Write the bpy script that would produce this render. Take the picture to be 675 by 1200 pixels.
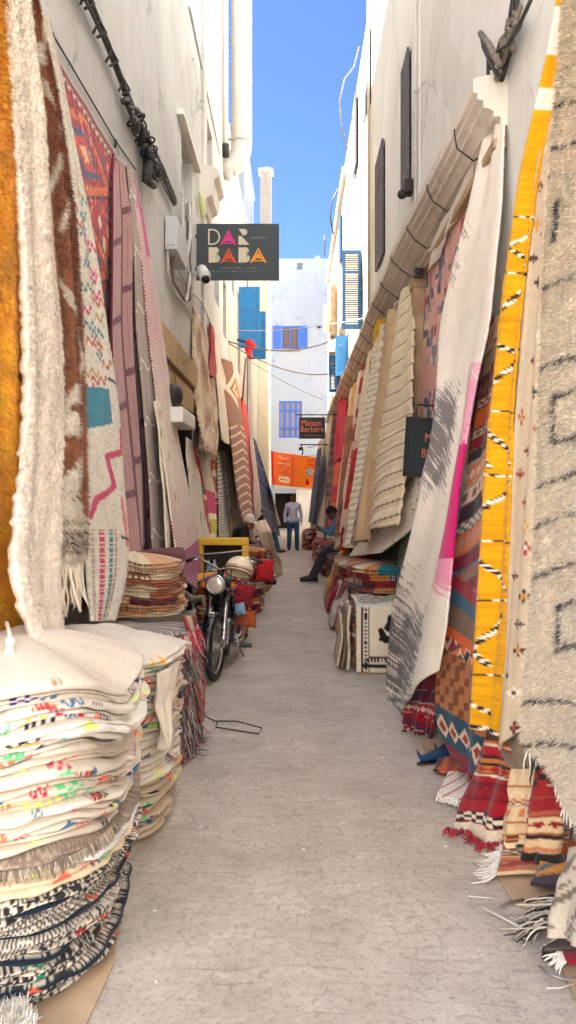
import bpy, bmesh, math, random
import numpy as np
from mathutils import Vector, Matrix
for _o in list(bpy.data.objects):
    bpy.data.objects.remove(_o)
S = bpy.context.scene
C = S.collection
R = math.radians

# ------------------------------------------------------------------ camera, sky, sun, exposure
CAM_H = 1.7
cd = bpy.data.cameras.new('camera')
cd.sensor_fit = 'VERTICAL'; cd.sensor_height = 24; cd.lens = 18.0
cd.shift_x = -7.5/1200; cd.shift_y = -20/1200
cd.clip_start = .05; cd.clip_end = 2000
cam = bpy.data.objects.new('camera', cd); C.objects.link(cam)
cam.location = (0, 0, CAM_H); cam.rotation_euler = (R(90), 0, 0)
S.camera = cam
SUN_EL = R(60)
SUN_AZ = R(-32)          # the sun stands over the left hand roofs, a little ahead of the camera
sun_dir = Vector((-math.cos(SUN_EL)*math.cos(SUN_AZ), -math.cos(SUN_EL)*math.sin(SUN_AZ), math.sin(SUN_EL)))
w = bpy.data.worlds.new('World'); S.world = w; w.use_nodes = True
nt = w.node_tree; nt.nodes.clear()
sky = nt.nodes.new('ShaderNodeTexSky'); sky.sky_type = 'NISHITA'; sky.sun_disc = False
sky.sun_elevation = SUN_EL; sky.sun_rotation = math.atan2(sun_dir.x, sun_dir.y)
sky.air_density = .42; sky.dust_density = 0.3; sky.ozone_density = 7.5; sky.altitude = 1500
bg = nt.nodes.new('ShaderNodeBackground'); bg.inputs[1].default_value = .05
wo = nt.nodes.new('ShaderNodeOutputWorld')
nt.links.new(sky.outputs[0], bg.inputs[0]); nt.links.new(bg.outputs[0], wo.inputs[0])
sl = bpy.data.lights.new('sun', 'SUN'); sl.energy = 5.0; sl.angle = R(.5); sl.color = (1, .985, .955)
so = bpy.data.objects.new('sun', sl); C.objects.link(so)
so.rotation_euler = sun_dir.to_track_quat('Z', 'Y').to_euler(); so.location = (0, 0, 40)
S.view_settings.view_transform = 'Standard'; S.view_settings.look = 'None'
S.view_settings.gamma = 1; S.view_settings.use_curve_mapping = False
S.view_settings.exposure = 3.38
S.cycles.max_bounces = 10; S.cycles.diffuse_bounces = 7
S.cycles.use_denoising = True
S.cycles.sample_clamp_indirect = 6

# ------------------------------------------------------------------ helpers
F = 900.0
def P(px, py, z): return np.array(((px-345)*z/F, z, CAM_H-(py-580)*z/F))
def PX(px, py, X):
    z = abs(X)*F/max(abs(px-345), 1e-6)
    return P(px, py, z)
def PG(px, py, h=0.0): return P(px, py, (CAM_H-h)*F/(py-580))
def sr(r, g=None, b=None):
    if g is None: r, g, b = r
    c = np.array((r, g, b), float)/255
    return np.where(c <= .04045, c/12.92, ((c+.055)/1.055)**2.4)
def hsh(ix, iy, seed=0):
    ix = np.asarray(ix).astype(np.int64); iy = np.asarray(iy).astype(np.int64)
    n = (ix*374761393 + iy*668265263 + int(seed)*1274126177) & 0xffffffff
    n = ((n ^ (n >> 13))*1274126177) & 0xffffffff
    n = (n ^ (n >> 16)) & 0xffffffff
    return n/4294967296.0
def noise(x, y, seed=0):
    x, y = np.broadcast_arrays(np.asarray(x, float), np.asarray(y, float))
    ix = np.floor(x); iy = np.floor(y); fx = x-ix; fy = y-iy
    fx = fx*fx*(3-2*fx); fy = fy*fy*(3-2*fy)
    a = hsh(ix, iy, seed); b = hsh(ix+1, iy, seed); c = hsh(ix, iy+1, seed); d = hsh(ix+1, iy+1, seed)
    return (a*(1-fx)+b*fx)*(1-fy)+(c*(1-fx)+d*fx)*fy

def tag(o, label=None, cat=None, group=None, kind=None):
    if label: o['label'] = label
    if cat: o['category'] = cat
    if group: o['group'] = group
    if kind: o['kind'] = kind
    return o
def link(name, me, mat=None, parent=None):
    o = bpy.data.objects.new(name, me); C.objects.link(o)
    if mat is not None:
        me.materials.clear(); me.materials.append(mat)
    if parent is not None: o.parent = parent
    return o
def thing(name, label, cat, group=None, loc=(0, 0, 0), rz=0):
    o = bpy.data.objects.new(name, None); C.objects.link(o)
    o.location = loc; o.rotation_euler = (0, 0, rz); o.empty_display_size = .1
    return tag(o, label, cat, group)
def mk(name, V, Q=None, T=None, mat=None, col=None, parent=None, smooth=True):
    V = np.ascontiguousarray(V, dtype=np.float32).reshape(-1, 3)
    me = bpy.data.meshes.new(name)
    nq = 0 if Q is None else len(Q); ntr = 0 if T is None else len(T)
    me.vertices.add(len(V)); me.vertices.foreach_set('co', V.ravel())
    loops = []
    if nq: loops.append(np.asarray(Q, dtype=np.int32).ravel())
    if ntr: loops.append(np.asarray(T, dtype=np.int32).ravel())
    loops = np.concatenate(loops)
    me.loops.add(len(loops)); me.loops.foreach_set('vertex_index', loops)
    me.polygons.add(nq+ntr)
    st = np.concatenate((np.arange(nq)*4, nq*4+np.arange(ntr)*3)).astype(np.int32)
    me.polygons.foreach_set('loop_start', st)
    try: me.polygons.foreach_set('loop_total', np.concatenate((np.full(nq, 4), np.full(ntr, 3))).astype(np.int32))
    except Exception: pass
    me.polygons.foreach_set('use_smooth', np.full(nq+ntr, bool(smooth)))
    me.update(calc_edges=True); me.validate()
    if col is not None:
        a = me.attributes.new('Col', 'FLOAT_COLOR', 'POINT')
        cc = np.ones((len(V), 4), np.float32); cc[:, :3] = np.clip(col, 0, 1)
        a.data.foreach_set('color', cc.ravel())
    return link(name, me, mat, parent)

class MB:
    """collects shapes into one bmesh"""
    def __init__(s): s.bm = bmesh.new()
    def _add(s, vs, fs, sm=False):
        b = [s.bm.verts.new(tuple(v)) for v in vs]
        for f in fs:
            try:
                q = s.bm.faces.new([b[i] for i in f]); q.smooth = sm
            except ValueError: pass
        return b
    def box(s, lo, hi, bev=0.0, M=None):
        t = bmesh.new(); bmesh.ops.create_cube(t, size=1)
        lo = Vector(lo); hi = Vector(hi)
        for v in t.verts:
            v.co = Vector([(lo[i]+hi[i])/2+v.co[i]*(hi[i]-lo[i]) for i in range(3)])
        if bev > 0: bmesh.ops.bevel(t, geom=t.edges[:], offset=bev, segments=2, affect='EDGES', profile=.6)
        if M is not None: bmesh.ops.transform(t, matrix=M, verts=t.verts)
        t.verts.ensure_lookup_table(); t.verts.index_update()
        s._add([v.co for v in t.verts], [[v.index for v in f.verts] for f in t.faces]); t.free(); return s
    def tube(s, pts, r, n=8, cap=True, sm=True, flat=1.0):
        pts = [Vector(p) for p in pts]; m = len(pts)
        rs = r if hasattr(r, '__len__') else [r]*m
        vs = []; up = None
        for i, p in enumerate(pts):
            d = (pts[min(i+1, m-1)]-pts[max(i-1, 0)]).normalized()
            if up is None: up = Vector((0, 0, 1)) if abs(d.z) < .9 else Vector((1, 0, 0))
            u = (up-d*up.dot(d))
            if u.length < 1e-5: u = d.orthogonal()
            u.normalize(); up = u; v = d.cross(u)
            for k in range(n):
                a = 2*math.pi*k/n
                vs.append(p+(u*math.cos(a)*flat+v*math.sin(a))*rs[i])
        fs = []
        for i in range(m-1):
            for k in range(n):
                k2 = (k+1) % n
                fs.append([i*n+k, i*n+k2, (i+1)*n+k2, (i+1)*n+k])
        if cap: fs.append(list(range(n))[::-1]); fs.append([(m-1)*n+k for k in range(n)])
        s._add(vs, fs, sm); return s
    def cyl(s, a, b, r, n=16, r2=None, sm=True): return s.tube([a, b], [r, r if r2 is None else r2], n, True, sm)
    def ring(s, c, axis, Rr, r, n=32, m=8, fl=1.0):
        c = Vector(c); axis = Vector(axis).normalized(); u = axis.orthogonal().normalized(); v = axis.cross(u)
        vs = []; fs = []
        for i in range(n):
            a = 2*math.pi*i/n; d = u*math.cos(a)+v*math.sin(a)
            for k in range(m):
                b = 2*math.pi*k/m
                vs.append(c+d*(Rr+r*math.cos(b))+axis*r*fl*math.sin(b))
        for i in range(n):
            for k in range(m):
                i2 = (i+1) % n; k2 = (k+1) % m
                fs.append([i*m+k, i2*m+k, i2*m+k2, i*m+k2])
        s._add(vs, fs, True); return s
    def ball(s, c, rad, n=16, m=10, M=None):
        c = Vector(c); rad = rad if hasattr(rad, '__len__') else (rad,)*3
        vs = []; fs = []
        for i in range(m+1):
            th = math.pi*i/m
            for k in range(n):
                a = 2*math.pi*k/n
                q = Vector((rad[0]*math.sin(th)*math.cos(a), rad[1]*math.sin(th)*math.sin(a), rad[2]*math.cos(th)))
                if M is not None: q = M @ q
                vs.append(c+q)
        for i in range(m):
            for k in range(n):
                k2 = (k+1) % n
                fs.append([i*n+k, (i+1)*n+k, (i+1)*n+k2, i*n+k2])
        s._add(vs, fs, True); bmesh.ops.remove_doubles(s.bm, verts=s.bm.verts, dist=1e-6); return s
    def lathe(s, prof, c, axis=(0, 0, 1), n=24):
        c = Vector(c); axis = Vector(axis).normalized(); u = axis.orthogonal().normalized(); v = axis.cross(u)
        vs = []; fs = []; m = len(prof)
        for (r, h) in prof:
            for k in range(n):
                a = 2*math.pi*k/n; vs.append(c+axis*h+(u*math.cos(a)+v*math.sin(a))*max(r, 1e-4))
        for i in range(m-1):
            for k in range(n):
                k2 = (k+1) % n; fs.append([i*n+k, i*n+k2, (i+1)*n+k2, (i+1)*n+k])
        fs.append(list(range(n))[::-1]); fs.append([(m-1)*n+k for k in range(n)])
        s._add(vs, fs, True); return s
    def prism(s, poly, o, ux, uy, ext):
        """polygon (x,y) in the plane o + x ux + y uy, extruded by the vector ext"""
        o = Vector(o); ux = Vector(ux); uy = Vector(uy); ext = Vector(ext); n = len(poly)
        vs = [o+ux*x+uy*y for x, y in poly]; vs += [v+ext for v in vs]
        fs = [[i, (i+1) % n, n+(i+1) % n, n+i] for i in range(n)]
        fs.append(list(range(n))[::-1]); fs.append([n+i for i in range(n)])
        s._add(vs, fs); return s
    def build(s, name, mat, parent=None, angle=40):
        bmesh.ops.recalc_face_normals(s.bm, faces=s.bm.faces)
        me = bpy.data.meshes.new(name); s.bm.to_mesh(me); s.bm.free()
        return link(name, me, mat, parent)

# ------------------------------------------------------------------ materials
def new_mat(name):
    m = bpy.data.materials.new(name); m.use_nodes = True; t = m.node_tree
    b = t.nodes['Principled BSDF']; return m, t, b
def nd(t, typ, **kw):
    n = t.nodes.new(typ)
    for k, v in kw.items():
        if k in ('operation', 'blend_type', 'data_type', 'feature', 'wave_type', 'bands_direction', 'noise_dimensions', 'distance', 'offset', 'offset_frequency', 'squash', 'squash_frequency'): setattr(n, k, v)
        else: n.inputs[k].default_value = v
    return n
def coords(t, scale=(1, 1, 1)):
    tc = t.nodes.new('ShaderNodeTexCoord'); mp = t.nodes.new('ShaderNodeMapping')
    mp.inputs['Scale'].default_value = scale
    t.links.new(tc.outputs['Object'], mp.inputs['Vector']); return mp.outputs[0]
def ramp(t, sock, stops):
    r = t.nodes.new('ShaderNodeValToRGB'); e = r.color_ramp.elements
    while len(e) < len(stops): e.new(.5)
    for k, (p, c) in enumerate(stops):
        e[k].position = p; e[k].color = (c, c, c, 1) if not hasattr(c, '__len__') else (*c[:3], 1)
    t.links.new(sock, r.inputs[0]); return r.outputs[0]
def mixc(t, fac, a, b, bt='MIX'):
    m = t.nodes.new('ShaderNodeMix'); m.data_type = 'RGBA'; m.blend_type = bt
    for s_, v in ((m.inputs[0], fac), (m.inputs[6], a), (m.inputs[7], b)):
        if hasattr(v, 'is_linked') or isinstance(v, bpy.types.NodeSocket): t.links.new(v, s_)
        elif hasattr(v, '__len__'): s_.default_value = (*tuple(v)[:3], 1)
        else: s_.default_value = v
    return m.outputs[2]
def bump(t, b, sock, strength=.3, dist=.01):
    n = t.nodes.new('ShaderNodeBump'); n.inputs['Strength'].default_value = strength; n.inputs['Distance'].default_value = dist
    t.links.new(sock, n.inputs['Height']); t.links.new(n.outputs[0], b.inputs['Normal'])
def pm(name, col, rough=.6, metal=0.0, var=.12, vs=14, bs=60, bst=.12, spec=.5, dirt=None):
    """painted / solid surface with a little procedural wear"""
    m, t, b = new_mat(name); c = coords(t)
    n1 = nd(t, 'ShaderNodeTexNoise', Scale=vs, Detail=5.0); t.links.new(c, n1.inputs[0])
    col = np.array(col, float)
    f = ramp(t, n1.outputs[0], [(.3, 0.0), (.7, 1.0)])
    lo = col*(1-var) if dirt is None else np.array(dirt)
    o = mixc(t, f, lo, np.clip(col*(1+var*.6), 0, 1))
    t.links.new(o, b.inputs['Base Color'])
    b.inputs['Roughness'].default_value = rough; b.inputs['Metallic'].default_value = metal
    b.inputs['Specular IOR Level'].default_value = spec
    n2 = nd(t, 'ShaderNodeTexNoise', Scale=bs, Detail=4.0); t.links.new(c, n2.inputs[0])
    if bst: bump(t, b, n2.outputs[0], bst, .004)
    return m
def cloth_mat(name, bscale=140, bst=.5, bdist=.004, var=.16, sheen=.15, weave=0.0):
    m, t, b = new_mat(name); c = coords(t)
    at = t.nodes.new('ShaderNodeAttribute'); at.attribute_name = 'Col'
    n1 = nd(t, 'ShaderNodeTexNoise', Scale=bscale*.5, Detail=4.0, Roughness=.7); t.links.new(c, n1.inputs[0])
    n0 = nd(t, 'ShaderNodeTexNoise', Scale=5.0, Detail=4.0, Roughness=.6); t.links.new(c, n0.inputs[0])
    f1 = ramp(t, n1.outputs[0], [(.25, 1-var), (.75, 1+var)])
    f0 = ramp(t, n0.outputs[0], [(.25, 1-var*.5), (.75, 1+var*.5)])
    o = mixc(t, 1.0, at.outputs['Color'], f1, 'MULTIPLY'); o = mixc(t, 1.0, o, f0, 'MULTIPLY')
    t.links.new(o, b.inputs['Base Color'])
    b.inputs['Roughness'].default_value = .95; b.inputs['Specular IOR Level'].default_value = .15
    b.inputs['Sheen Weight'].default_value = sheen
    n2 = nd(t, 'ShaderNodeTexNoise', Scale=bscale, Detail=3.0, Roughness=.7); t.links.new(c, n2.inputs[0])
    bump(t, b, n2.outputs[0], bst, bdist)
    return m
M_WEAVE = cloth_mat('flat_weave_wool', 170, .5, .004)
M_SHAG = cloth_mat('shaggy_wool', 85, .9, .012, var=.24, sheen=.25)
M_FRINGE = cloth_mat('fringe_yarn', 200, .3, .002)

def plaster(name, col, stain, amt=.5, bst=.35, rough=.85, streak=.5):
    m, t, b = new_mat(name); c = coords(t)
    cs = coords(t, (1.5, 1.5, .34))
    n1 = nd(t, 'ShaderNodeTexNoise', Scale=.55, Detail=7.0, Roughness=.62); t.links.new(c, n1.inputs[0])
    n2 = nd(t, 'ShaderNodeTexNoise', Scale=2.2, Detail=5.0, Roughness=.6); t.links.new(cs, n2.inputs[0])
    n3 = nd(t, 'ShaderNodeTexNoise', Scale=9.0, Detail=8.0, Roughness=.7); t.links.new(c, n3.inputs[0])
    f1 = ramp(t, n1.outputs[0], [(.42, 0.0), (.72, amt)])
    o = mixc(t, f1, col, stain)
    f2 = ramp(t, n2.outputs[0], [(.52, 0.0), (.8, streak)])
    o = mixc(t, f2, o, np.array(stain)*.92)
    f3 = ramp(t, n3.outputs[0], [(.62, 0.0), (.78, .35)])
    o = mixc(t, f3, o, np.array(stain)*.75)
    vd = nd(t, 'ShaderNodeTexNoise', Scale=1.3, Detail=7.0, Roughness=.65); t.links.new(c, vd.inputs[0])
    va = nd(t, 'ShaderNodeVectorMath', operation='MULTIPLY_ADD'); t.links.new(vd.outputs['Color'], va.inputs[0]); va.inputs[1].default_value = (.7, .7, .7); t.links.new(c, va.inputs[2])
    vo = nd(t, 'ShaderNodeTexVoronoi', feature='DISTANCE_TO_EDGE', Scale=.75); t.links.new(va.outputs[0], vo.inputs['Vector'])
    vf = nd(t, 'ShaderNodeTexVoronoi', feature='F1', Scale=.75); t.links.new(va.outputs[0], vf.inputs['Vector'])
    sp_ = nd(t, 'ShaderNodeSeparateColor'); t.links.new(vf.outputs['Color'], sp_.inputs[0])
    o = mixc(t, ramp(t, sp_.outputs[0], [(.62, 0.0), (.66, .28)]), o, np.array(stain)*1.08)
    mk_ = nd(t, 'ShaderNodeMath', operation='MULTIPLY'); t.links.new(ramp(t, vo.outputs['Distance'], [(.004, 1.0), (.012, 0.0)]), mk_.inputs[0]); t.links.new(ramp(t, n1.outputs[0], [(.48, 0.0), (.6, .7)]), mk_.inputs[1])
    o = mixc(t, mk_.outputs[0], o, np.array(stain)*.5)
    t.links.new(o, b.inputs['Base Color']); b.inputs['Roughness'].default_value = rough
    b.inputs['Specular IOR Level'].default_value = .25
    n4 = nd(t, 'ShaderNodeTexNoise', Scale=3.5, Detail=9.0, Roughness=.6); t.links.new(c, n4.inputs[0])
    bump(t, b, n4.outputs[0], bst, .05)
    return m
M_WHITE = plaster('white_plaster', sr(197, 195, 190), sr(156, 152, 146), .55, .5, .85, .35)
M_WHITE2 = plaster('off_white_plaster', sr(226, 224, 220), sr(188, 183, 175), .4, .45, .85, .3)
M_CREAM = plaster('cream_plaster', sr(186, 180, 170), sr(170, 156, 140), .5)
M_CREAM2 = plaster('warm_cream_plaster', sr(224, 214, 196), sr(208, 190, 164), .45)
M_BLUEWHITE = plaster('pale_blue_limewash', sr(164, 172, 184), sr(146, 158, 178), .5)
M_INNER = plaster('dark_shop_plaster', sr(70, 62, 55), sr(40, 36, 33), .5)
M_STONE = plaster('grey_beige_render', sr(222, 215, 204), sr(176, 165, 152), .5, .4)
M_LINTEL = plaster('ochre_stone', sr(186, 158, 116), sr(140, 112, 78), .7, .6)

def ground_mat():
    m, t, b = new_mat('worn_paving'); c = coords(t)
    na = nd(t, 'ShaderNodeTexNoise', Scale=10.0, Detail=6.0, Roughness=.7); t.links.new(c, na.inputs[0])
    nb = nd(t, 'ShaderNodeTexNoise', Scale=1.6, Detail=3.0); t.links.new(c, nb.inputs[0])
    a1 = nd(t, 'ShaderNodeVectorMath', operation='MULTIPLY_ADD'); t.links.new(na.outputs['Color'], a1.inputs[0]); a1.inputs[1].default_value = (.12, .07, 0); t.links.new(c, a1.inputs[2])
    ad = nd(t, 'ShaderNodeVectorMath', operation='MULTIPLY_ADD'); t.links.new(nb.outputs['Color'], ad.inputs[0]); ad.inputs[1].default_value = (.3, .24, 0); t.links.new(a1.outputs[0], ad.inputs[2])
    br = nd(t, 'ShaderNodeTexBrick', Scale=1.0, offset=.5); t.links.new(ad.outputs[0], br.inputs['Vector'])
    for k_, v_ in (('Brick Width', .15), ('Row Height', .088), ('Mortar Size', .006), ('Mortar Smooth', .6), ('Bias', 0.0)): br.inputs[k_].default_value = v_
    br.inputs['Color1'].default_value = (.2, .2, .2, 1); br.inputs['Color2'].default_value = (.8, .8, .8, 1); br.inputs['Mortar'].default_value = (.5, .5, .5, 1)
    n1 = nd(t, 'ShaderNodeTexNoise', Scale=.9, Detail=6.0, Roughness=.6); t.links.new(c, n1.inputs[0])
    n2 = nd(t, 'ShaderNodeTexNoise', Scale=26.0, Detail=8.0, Roughness=.78); t.links.new(ad.outputs[0], n2.inputs[0])
    n3 = nd(t, 'ShaderNodeTexNoise', Scale=5.0, Detail=6.0, Roughness=.75); t.links.new(c, n3.inputs[0])
    n5 = nd(t, 'ShaderNodeTexNoise', Scale=55.0, Detail=6.0, Roughness=.7); t.links.new(c, n5.inputs[0])
    n7 = nd(t, 'ShaderNodeTexNoise', Scale=2.6, Detail=8.0, Roughness=.68); t.links.new(c, n7.inputs[0])
    o = mixc(t, ramp(t, n1.outputs[0], [(.32, 0.0), (.68, 1.0)]), sr(190, 181, 170), sr(210, 201, 190))
    o = mixc(t, ramp(t, br.outputs['Color'], [(.2, 0.0), (.8, .32)]), o, sr(172, 161, 149))
    o = mixc(t, ramp(t, n7.outputs[0], [(.47, 0.0), (.66, .55)]), o, sr(160, 149, 137))
    o = mixc(t, ramp(t, n7.outputs[0], [(.3, .4), (.45, 0.0)]), o, sr(220, 210, 199))
    o = mixc(t, ramp(t, n2.outputs[0], [(.49, 0.0), (.66, .7)]), o, sr(148, 136, 124))
    o = mixc(t, ramp(t, n2.outputs[0], [(.26, .5), (.42, 0.0)]), o, sr(226, 217, 206))
    o = mixc(t, ramp(t, n5.outputs[0], [(.55, 0.0), (.68, .7)]), o, sr(120, 108, 98))
    o = mixc(t, ramp(t, n5.outputs[0], [(.26, .5), (.36, 0.0)]), o, sr(232, 225, 215))
    mul = nd(t, 'ShaderNodeMath', operation='MULTIPLY'); t.links.new(br.outputs['Fac'], mul.inputs[0])
    t.links.new(ramp(t, n3.outputs[0], [(.46, .06), (.66, .45)]), mul.inputs[1])
    o = mixc(t, mul.outputs[0], o, sr(120, 105, 92))
    t.links.new(o, b.inputs['Base Color']); b.inputs['Roughness'].default_value = .8; b.inputs['Specular IOR Level'].default_value = .3
    hs = nd(t, 'ShaderNodeMath', operation='MULTIPLY_ADD'); t.links.new(mul.outputs[0], hs.inputs[0]); hs.inputs[1].default_value = -.5; t.links.new(n2.outputs[0], hs.inputs[2])
    bump(t, b, hs.outputs[0], .5, .01)
    return m
M_GROUND = ground_mat()
M_CARD = pm('cardboard', sr(184, 158, 130), .9, var=.2, vs=5)
M_BLUE = pm('blue_painted_wood', sr(20, 110, 172), .6, var=.25, vs=8)
M_BLUE2 = pm('light_blue_painted_wood', sr(58, 104, 194), .6, var=.2)
M_NAVYWOOD = pm('dark_blue_wood', sr(40, 84, 124), .6, var=.25)
M_SLAT = pm('pale_slats', sr(104, 94, 80), .7)
M_DARKWOOD = pm('dark_wood', sr(96, 88, 92), .7, var=.3)
M_WOOD = pm('weathered_wood', sr(172, 146, 116), .8, var=.3, vs=6)
M_GLASS = pm('window_glass', (.03, .035, .04), .12, var=.2, bst=0)
M_BLACK = pm('black_rubber', (.018, .018, .02), .55, var=.3)
M_BLACKP = pm('black_enamel', (.014, .014, .017), .25, var=.3, bst=.03)
M_IRON = pm('dark_iron', (.05, .045, .042), .6, .6, var=.4)
M_CHROME = pm('worn_chrome', (.62, .61, .58), .25, 1.0, var=.25, bst=.03)
M_STEEL = pm('grey_steel', (.35, .35, .34), .45, .7, var=.25)
M_CABLE = pm('black_cable', (.035, .033, .03), .6, var=.5)
M_CABLEB = pm('dusty_cable', sr(120, 108, 96), .8, var=.4)
M_WIREW = pm('white_cable', sr(205, 200, 192), .6)
M_WPLASTIC = pm('white_plastic', sr(226, 224, 218), .4, var=.06)
M_GPLASTIC = pm('grey_plastic_box', sr(190, 192, 192), .5, var=.08)
M_YELLOW = pm('yellow_paint', sr(236, 188, 18), .45, var=.14)
M_SIGN = pm('charcoal_sign_board', sr(52, 62, 66), .5, var=.12, vs=4)
M_SIGNB = pm('black_sign_board', sr(26, 28, 32), .5, var=.2)
M_SIGNT = pm('dark_teal_sign_board', sr(30, 44, 52), .5, var=.15)
M_LBEIGE = pm('beige_lettering', sr(214, 200, 172), .6, var=.04, bst=0)
M_LPINK = pm('pink_lettering', sr(226, 44, 130), .6, var=.04, bst=0)
M_LRED = pm('red_orange_lettering', sr(222, 84, 40), .6, var=.04, bst=0)
M_LORANGE = pm('orange_lettering', sr(240, 160, 44), .6, var=.04, bst=0)
M_LGREY = pm('grey_lettering', sr(150, 152, 146), .6, var=.04, bst=0)
M_LCOPPER = pm('copper_lettering', sr(214, 120, 70), .6, var=.04, bst=0)
M_LWHITE = pm('white_lettering', sr(220, 220, 215), .6, var=.04, bst=0)
M_LENS = pm('headlight_glass', sr(226, 214, 200), .08, .3, var=.1, vs=60, bst=.3, bs=140)
M_AMBER = pm('amber_plastic', sr(220, 110, 20), .3)
M_GREEN = pm('green_plastic', sr(36, 110, 52), .4)
M_HELMET = pm('cream_helmet_shell', sr(236, 218, 186), .3, var=.05, bst=0)
M_BROWN = pm('brown_band', sr(120, 72, 44), .5)
M_LEATHER = pm('black_seat_leather', (.025, .022, .02), .5, var=.3)
M_DUCT = pm('white_flexible_duct', sr(200, 195, 186), .55, var=.08, vs=4)
M_SKIN1 = pm('brown_skin', sr(104, 66, 48), .55, var=.1)
M_SKIN2 = pm('tan_skin', sr(160, 108, 80), .55, var=.1)
M_HAIR = pm('black_hair', (.012, .01, .009), .6, var=.3)
M_EYE = pm('dark_eye', (.01, .01, .01), .2, bst=0)
M_LILAC = pm('lilac_grey_knit', sr(198, 208, 232), .95, var=.1, bs=22, bst=.9)
M_JEANS = pm('blue_denim', sr(50, 92, 122), .95, var=.3, bs=22, bst=.9)
M_JEANSD = pm('dark_denim', sr(52, 60, 74), .95, var=.3, bs=22, bst=.9)
M_DENIM = pm('blue_denim_shirt', sr(64, 116, 152), .95, var=.25, bs=22, bst=.9)
M_JACKET = pm('black_jacket', sr(28, 28, 34), .9, var=.3)
M_MAROON = pm('maroon_wool', sr(92, 24, 32), .95, var=.2)
M_CAPW = pm('white_cotton_cap', sr(222, 210, 196), .95, var=.1)
M_CAPB = pm('black_cotton_cap', sr(30, 30, 34), .95, var=.2)
M_SHOE = pm('black_canvas_shoe', sr(30, 30, 34), .8, var=.2)
M_SOLE = pm('white_rubber_sole', sr(200, 192, 182), .7, var=.15)
M_SHOEBR = pm('dark_brown_leather', sr(48, 36, 32), .5, var=.2)
M_BLUESHOE = pm('blue_leather', sr(28, 62, 96), .35, var=.3, vs=25)
M_REDCLOTH = pm('red_velvet', sr(196, 30, 40), .9, var=.25, bs=60, bst=.3)
M_RUSTC = pm('dark_red_wool', sr(150, 30, 40), .95, var=.35, vs=30)
M_RUSTO = pm('orange_wool', sr(190, 90, 50), .95, var=.4, vs=30)
M_BLUEBOTTLE = pm('pale_blue_plastic', sr(150, 180, 210), .3)
M_GREENCLOTH = pm('pale_green_cloth', sr(200, 208, 150), .9)
# ------------------------------------------------------------------ rug patterns: functions of a, b (fractions), u, v (metres), q (picture-row height along the rug)
CREAM = sr(226, 214, 194); IVORY = sr(232, 226, 214); BLACKW = sr(40, 36, 36); RED = sr(150, 22, 34); MAROON = sr(104, 36, 52)
def full(a, c): return np.broadcast_to(np.asarray(c, float), a.shape+(3,)).copy()
def put(o, m, c):
    o[m] = c
def mixp(o, f, c): return o*(1-f[..., None])+np.asarray(c)*f[..., None]
def p_plain(c, var=.05, sc=18, seed=0):
    def f(a, b, u, v, q):
        n = noise(u*sc, v*sc, seed)+.6*noise(u*3, v*2, seed+1)-.8
        return full(a, c)*(1+var*2*n)[..., None]
    return f
def p_brown(a, b, u, v, q):
    o = full(a, sr(164, 98, 56))*(1+.7*(noise(u*34, v*14, 3)-.5))[..., None]
    def line(q0, a0, q1, a1, wd):
        t = np.clip(((q-q0)*(q1-q0)+(a-a0)*(a1-a0)*8000)/((q1-q0)**2+(a1-a0)**2*8000), 0, 1)
        d = np.hypot((q-q0-t*(q1-q0))/90, a-a0-t*(a1-a0))+.05*(noise(u*18, v*18, 7)-.5); put(o, d < wd, sr(236, 226, 208))
    for q0, a0, q1, a1, wd in ((28, .95, 62, .35, .12), (96, .3, 150, .7, .07), (150, .7, 215, .15, .06), (215, .6, 268, .25, .05), (330, .2, 420, .9, .05), (420, .9, 486, .1, .09), (486, .1, 500, .35, .14), (535, .6, 600, .1, .12), (600, .45, 640, .7, .16)): line(q0, a0, q1, a1, wd)
    m = b > .925
    put(o, m, CREAM)
    z = (b-.925)/.075
    for k, zz in enumerate((.12, .32, .52, .72)):
        mm = m & (np.abs(z-zz) < .05) & (((u*34+k*.5) % 1) < .6); put(o, mm, sr(92, 60, 46))
        mm = m & (np.abs(z-zz-.08) < .018); put(o, mm, sr(120, 84, 66))
    return o
def p_l4(a, b, u, v, q):
    o = full(a, sr(230, 222, 206))*(1+.12*(noise(u*26, v*26, 9)-.5))[..., None]
    rng = random.Random(5)
    pal = [sr(20, 128, 150), sr(214, 56, 120), sr(190, 160, 70), sr(190, 90, 60), sr(90, 150, 140), sr(220, 150, 90)]
    for k in range(26):
        qq = 225+k*9.2; a0 = rng.uniform(.05, .5); wd = rng.uniform(.15, .35)
        m = (np.abs(q-qq-4*np.sin(u*50)) < 2.6) & (a > a0) & (a < a0+wd); put(o, m, pal[rng.randrange(6)])
    put(o, (q > 452+a*6) & (q < 504-a*14) & (a > .03) & (a < .55), sr(18, 136, 160))
    for pts, c, wd in (([(505, .72), (530, .7), (535, .38), (570, .5), (585, .2), (605, .1)], sr(206, 30, 96), .045), ([(585, .62), (640, .66)], sr(228, 120, 140), .03)):
        for (q0, a0), (q1, a1) in zip(pts[:-1], pts[1:]):
            t = np.clip(((q-q0)*(q1-q0)+(a-a0)*(a1-a0)*6000)/((q1-q0)**2+(a1-a0)**2*6000), 0, 1)
            d = np.hypot((q-q0-t*(q1-q0))/90, a-a0-t*(a1-a0)); put(o, d < wd, c)
    for q0, s in ((448, 18), (634, 14)):
        put(o, (np.abs(q-q0-(a-.7)*s*2) < 2.0) & (a > .55), sr(34, 34, 40))
    m = (q > 622) & (a < .5)
    for a0, c in ((.10, sr(190, 166, 146)), (.24, sr(206, 34, 92)), (.38, sr(26, 140, 140)), (.48, sr(190, 150, 130))):
        put(o, m & (np.abs(a-a0) < .035) & (((v*40) % 1) < .75), c)
    return o
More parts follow.
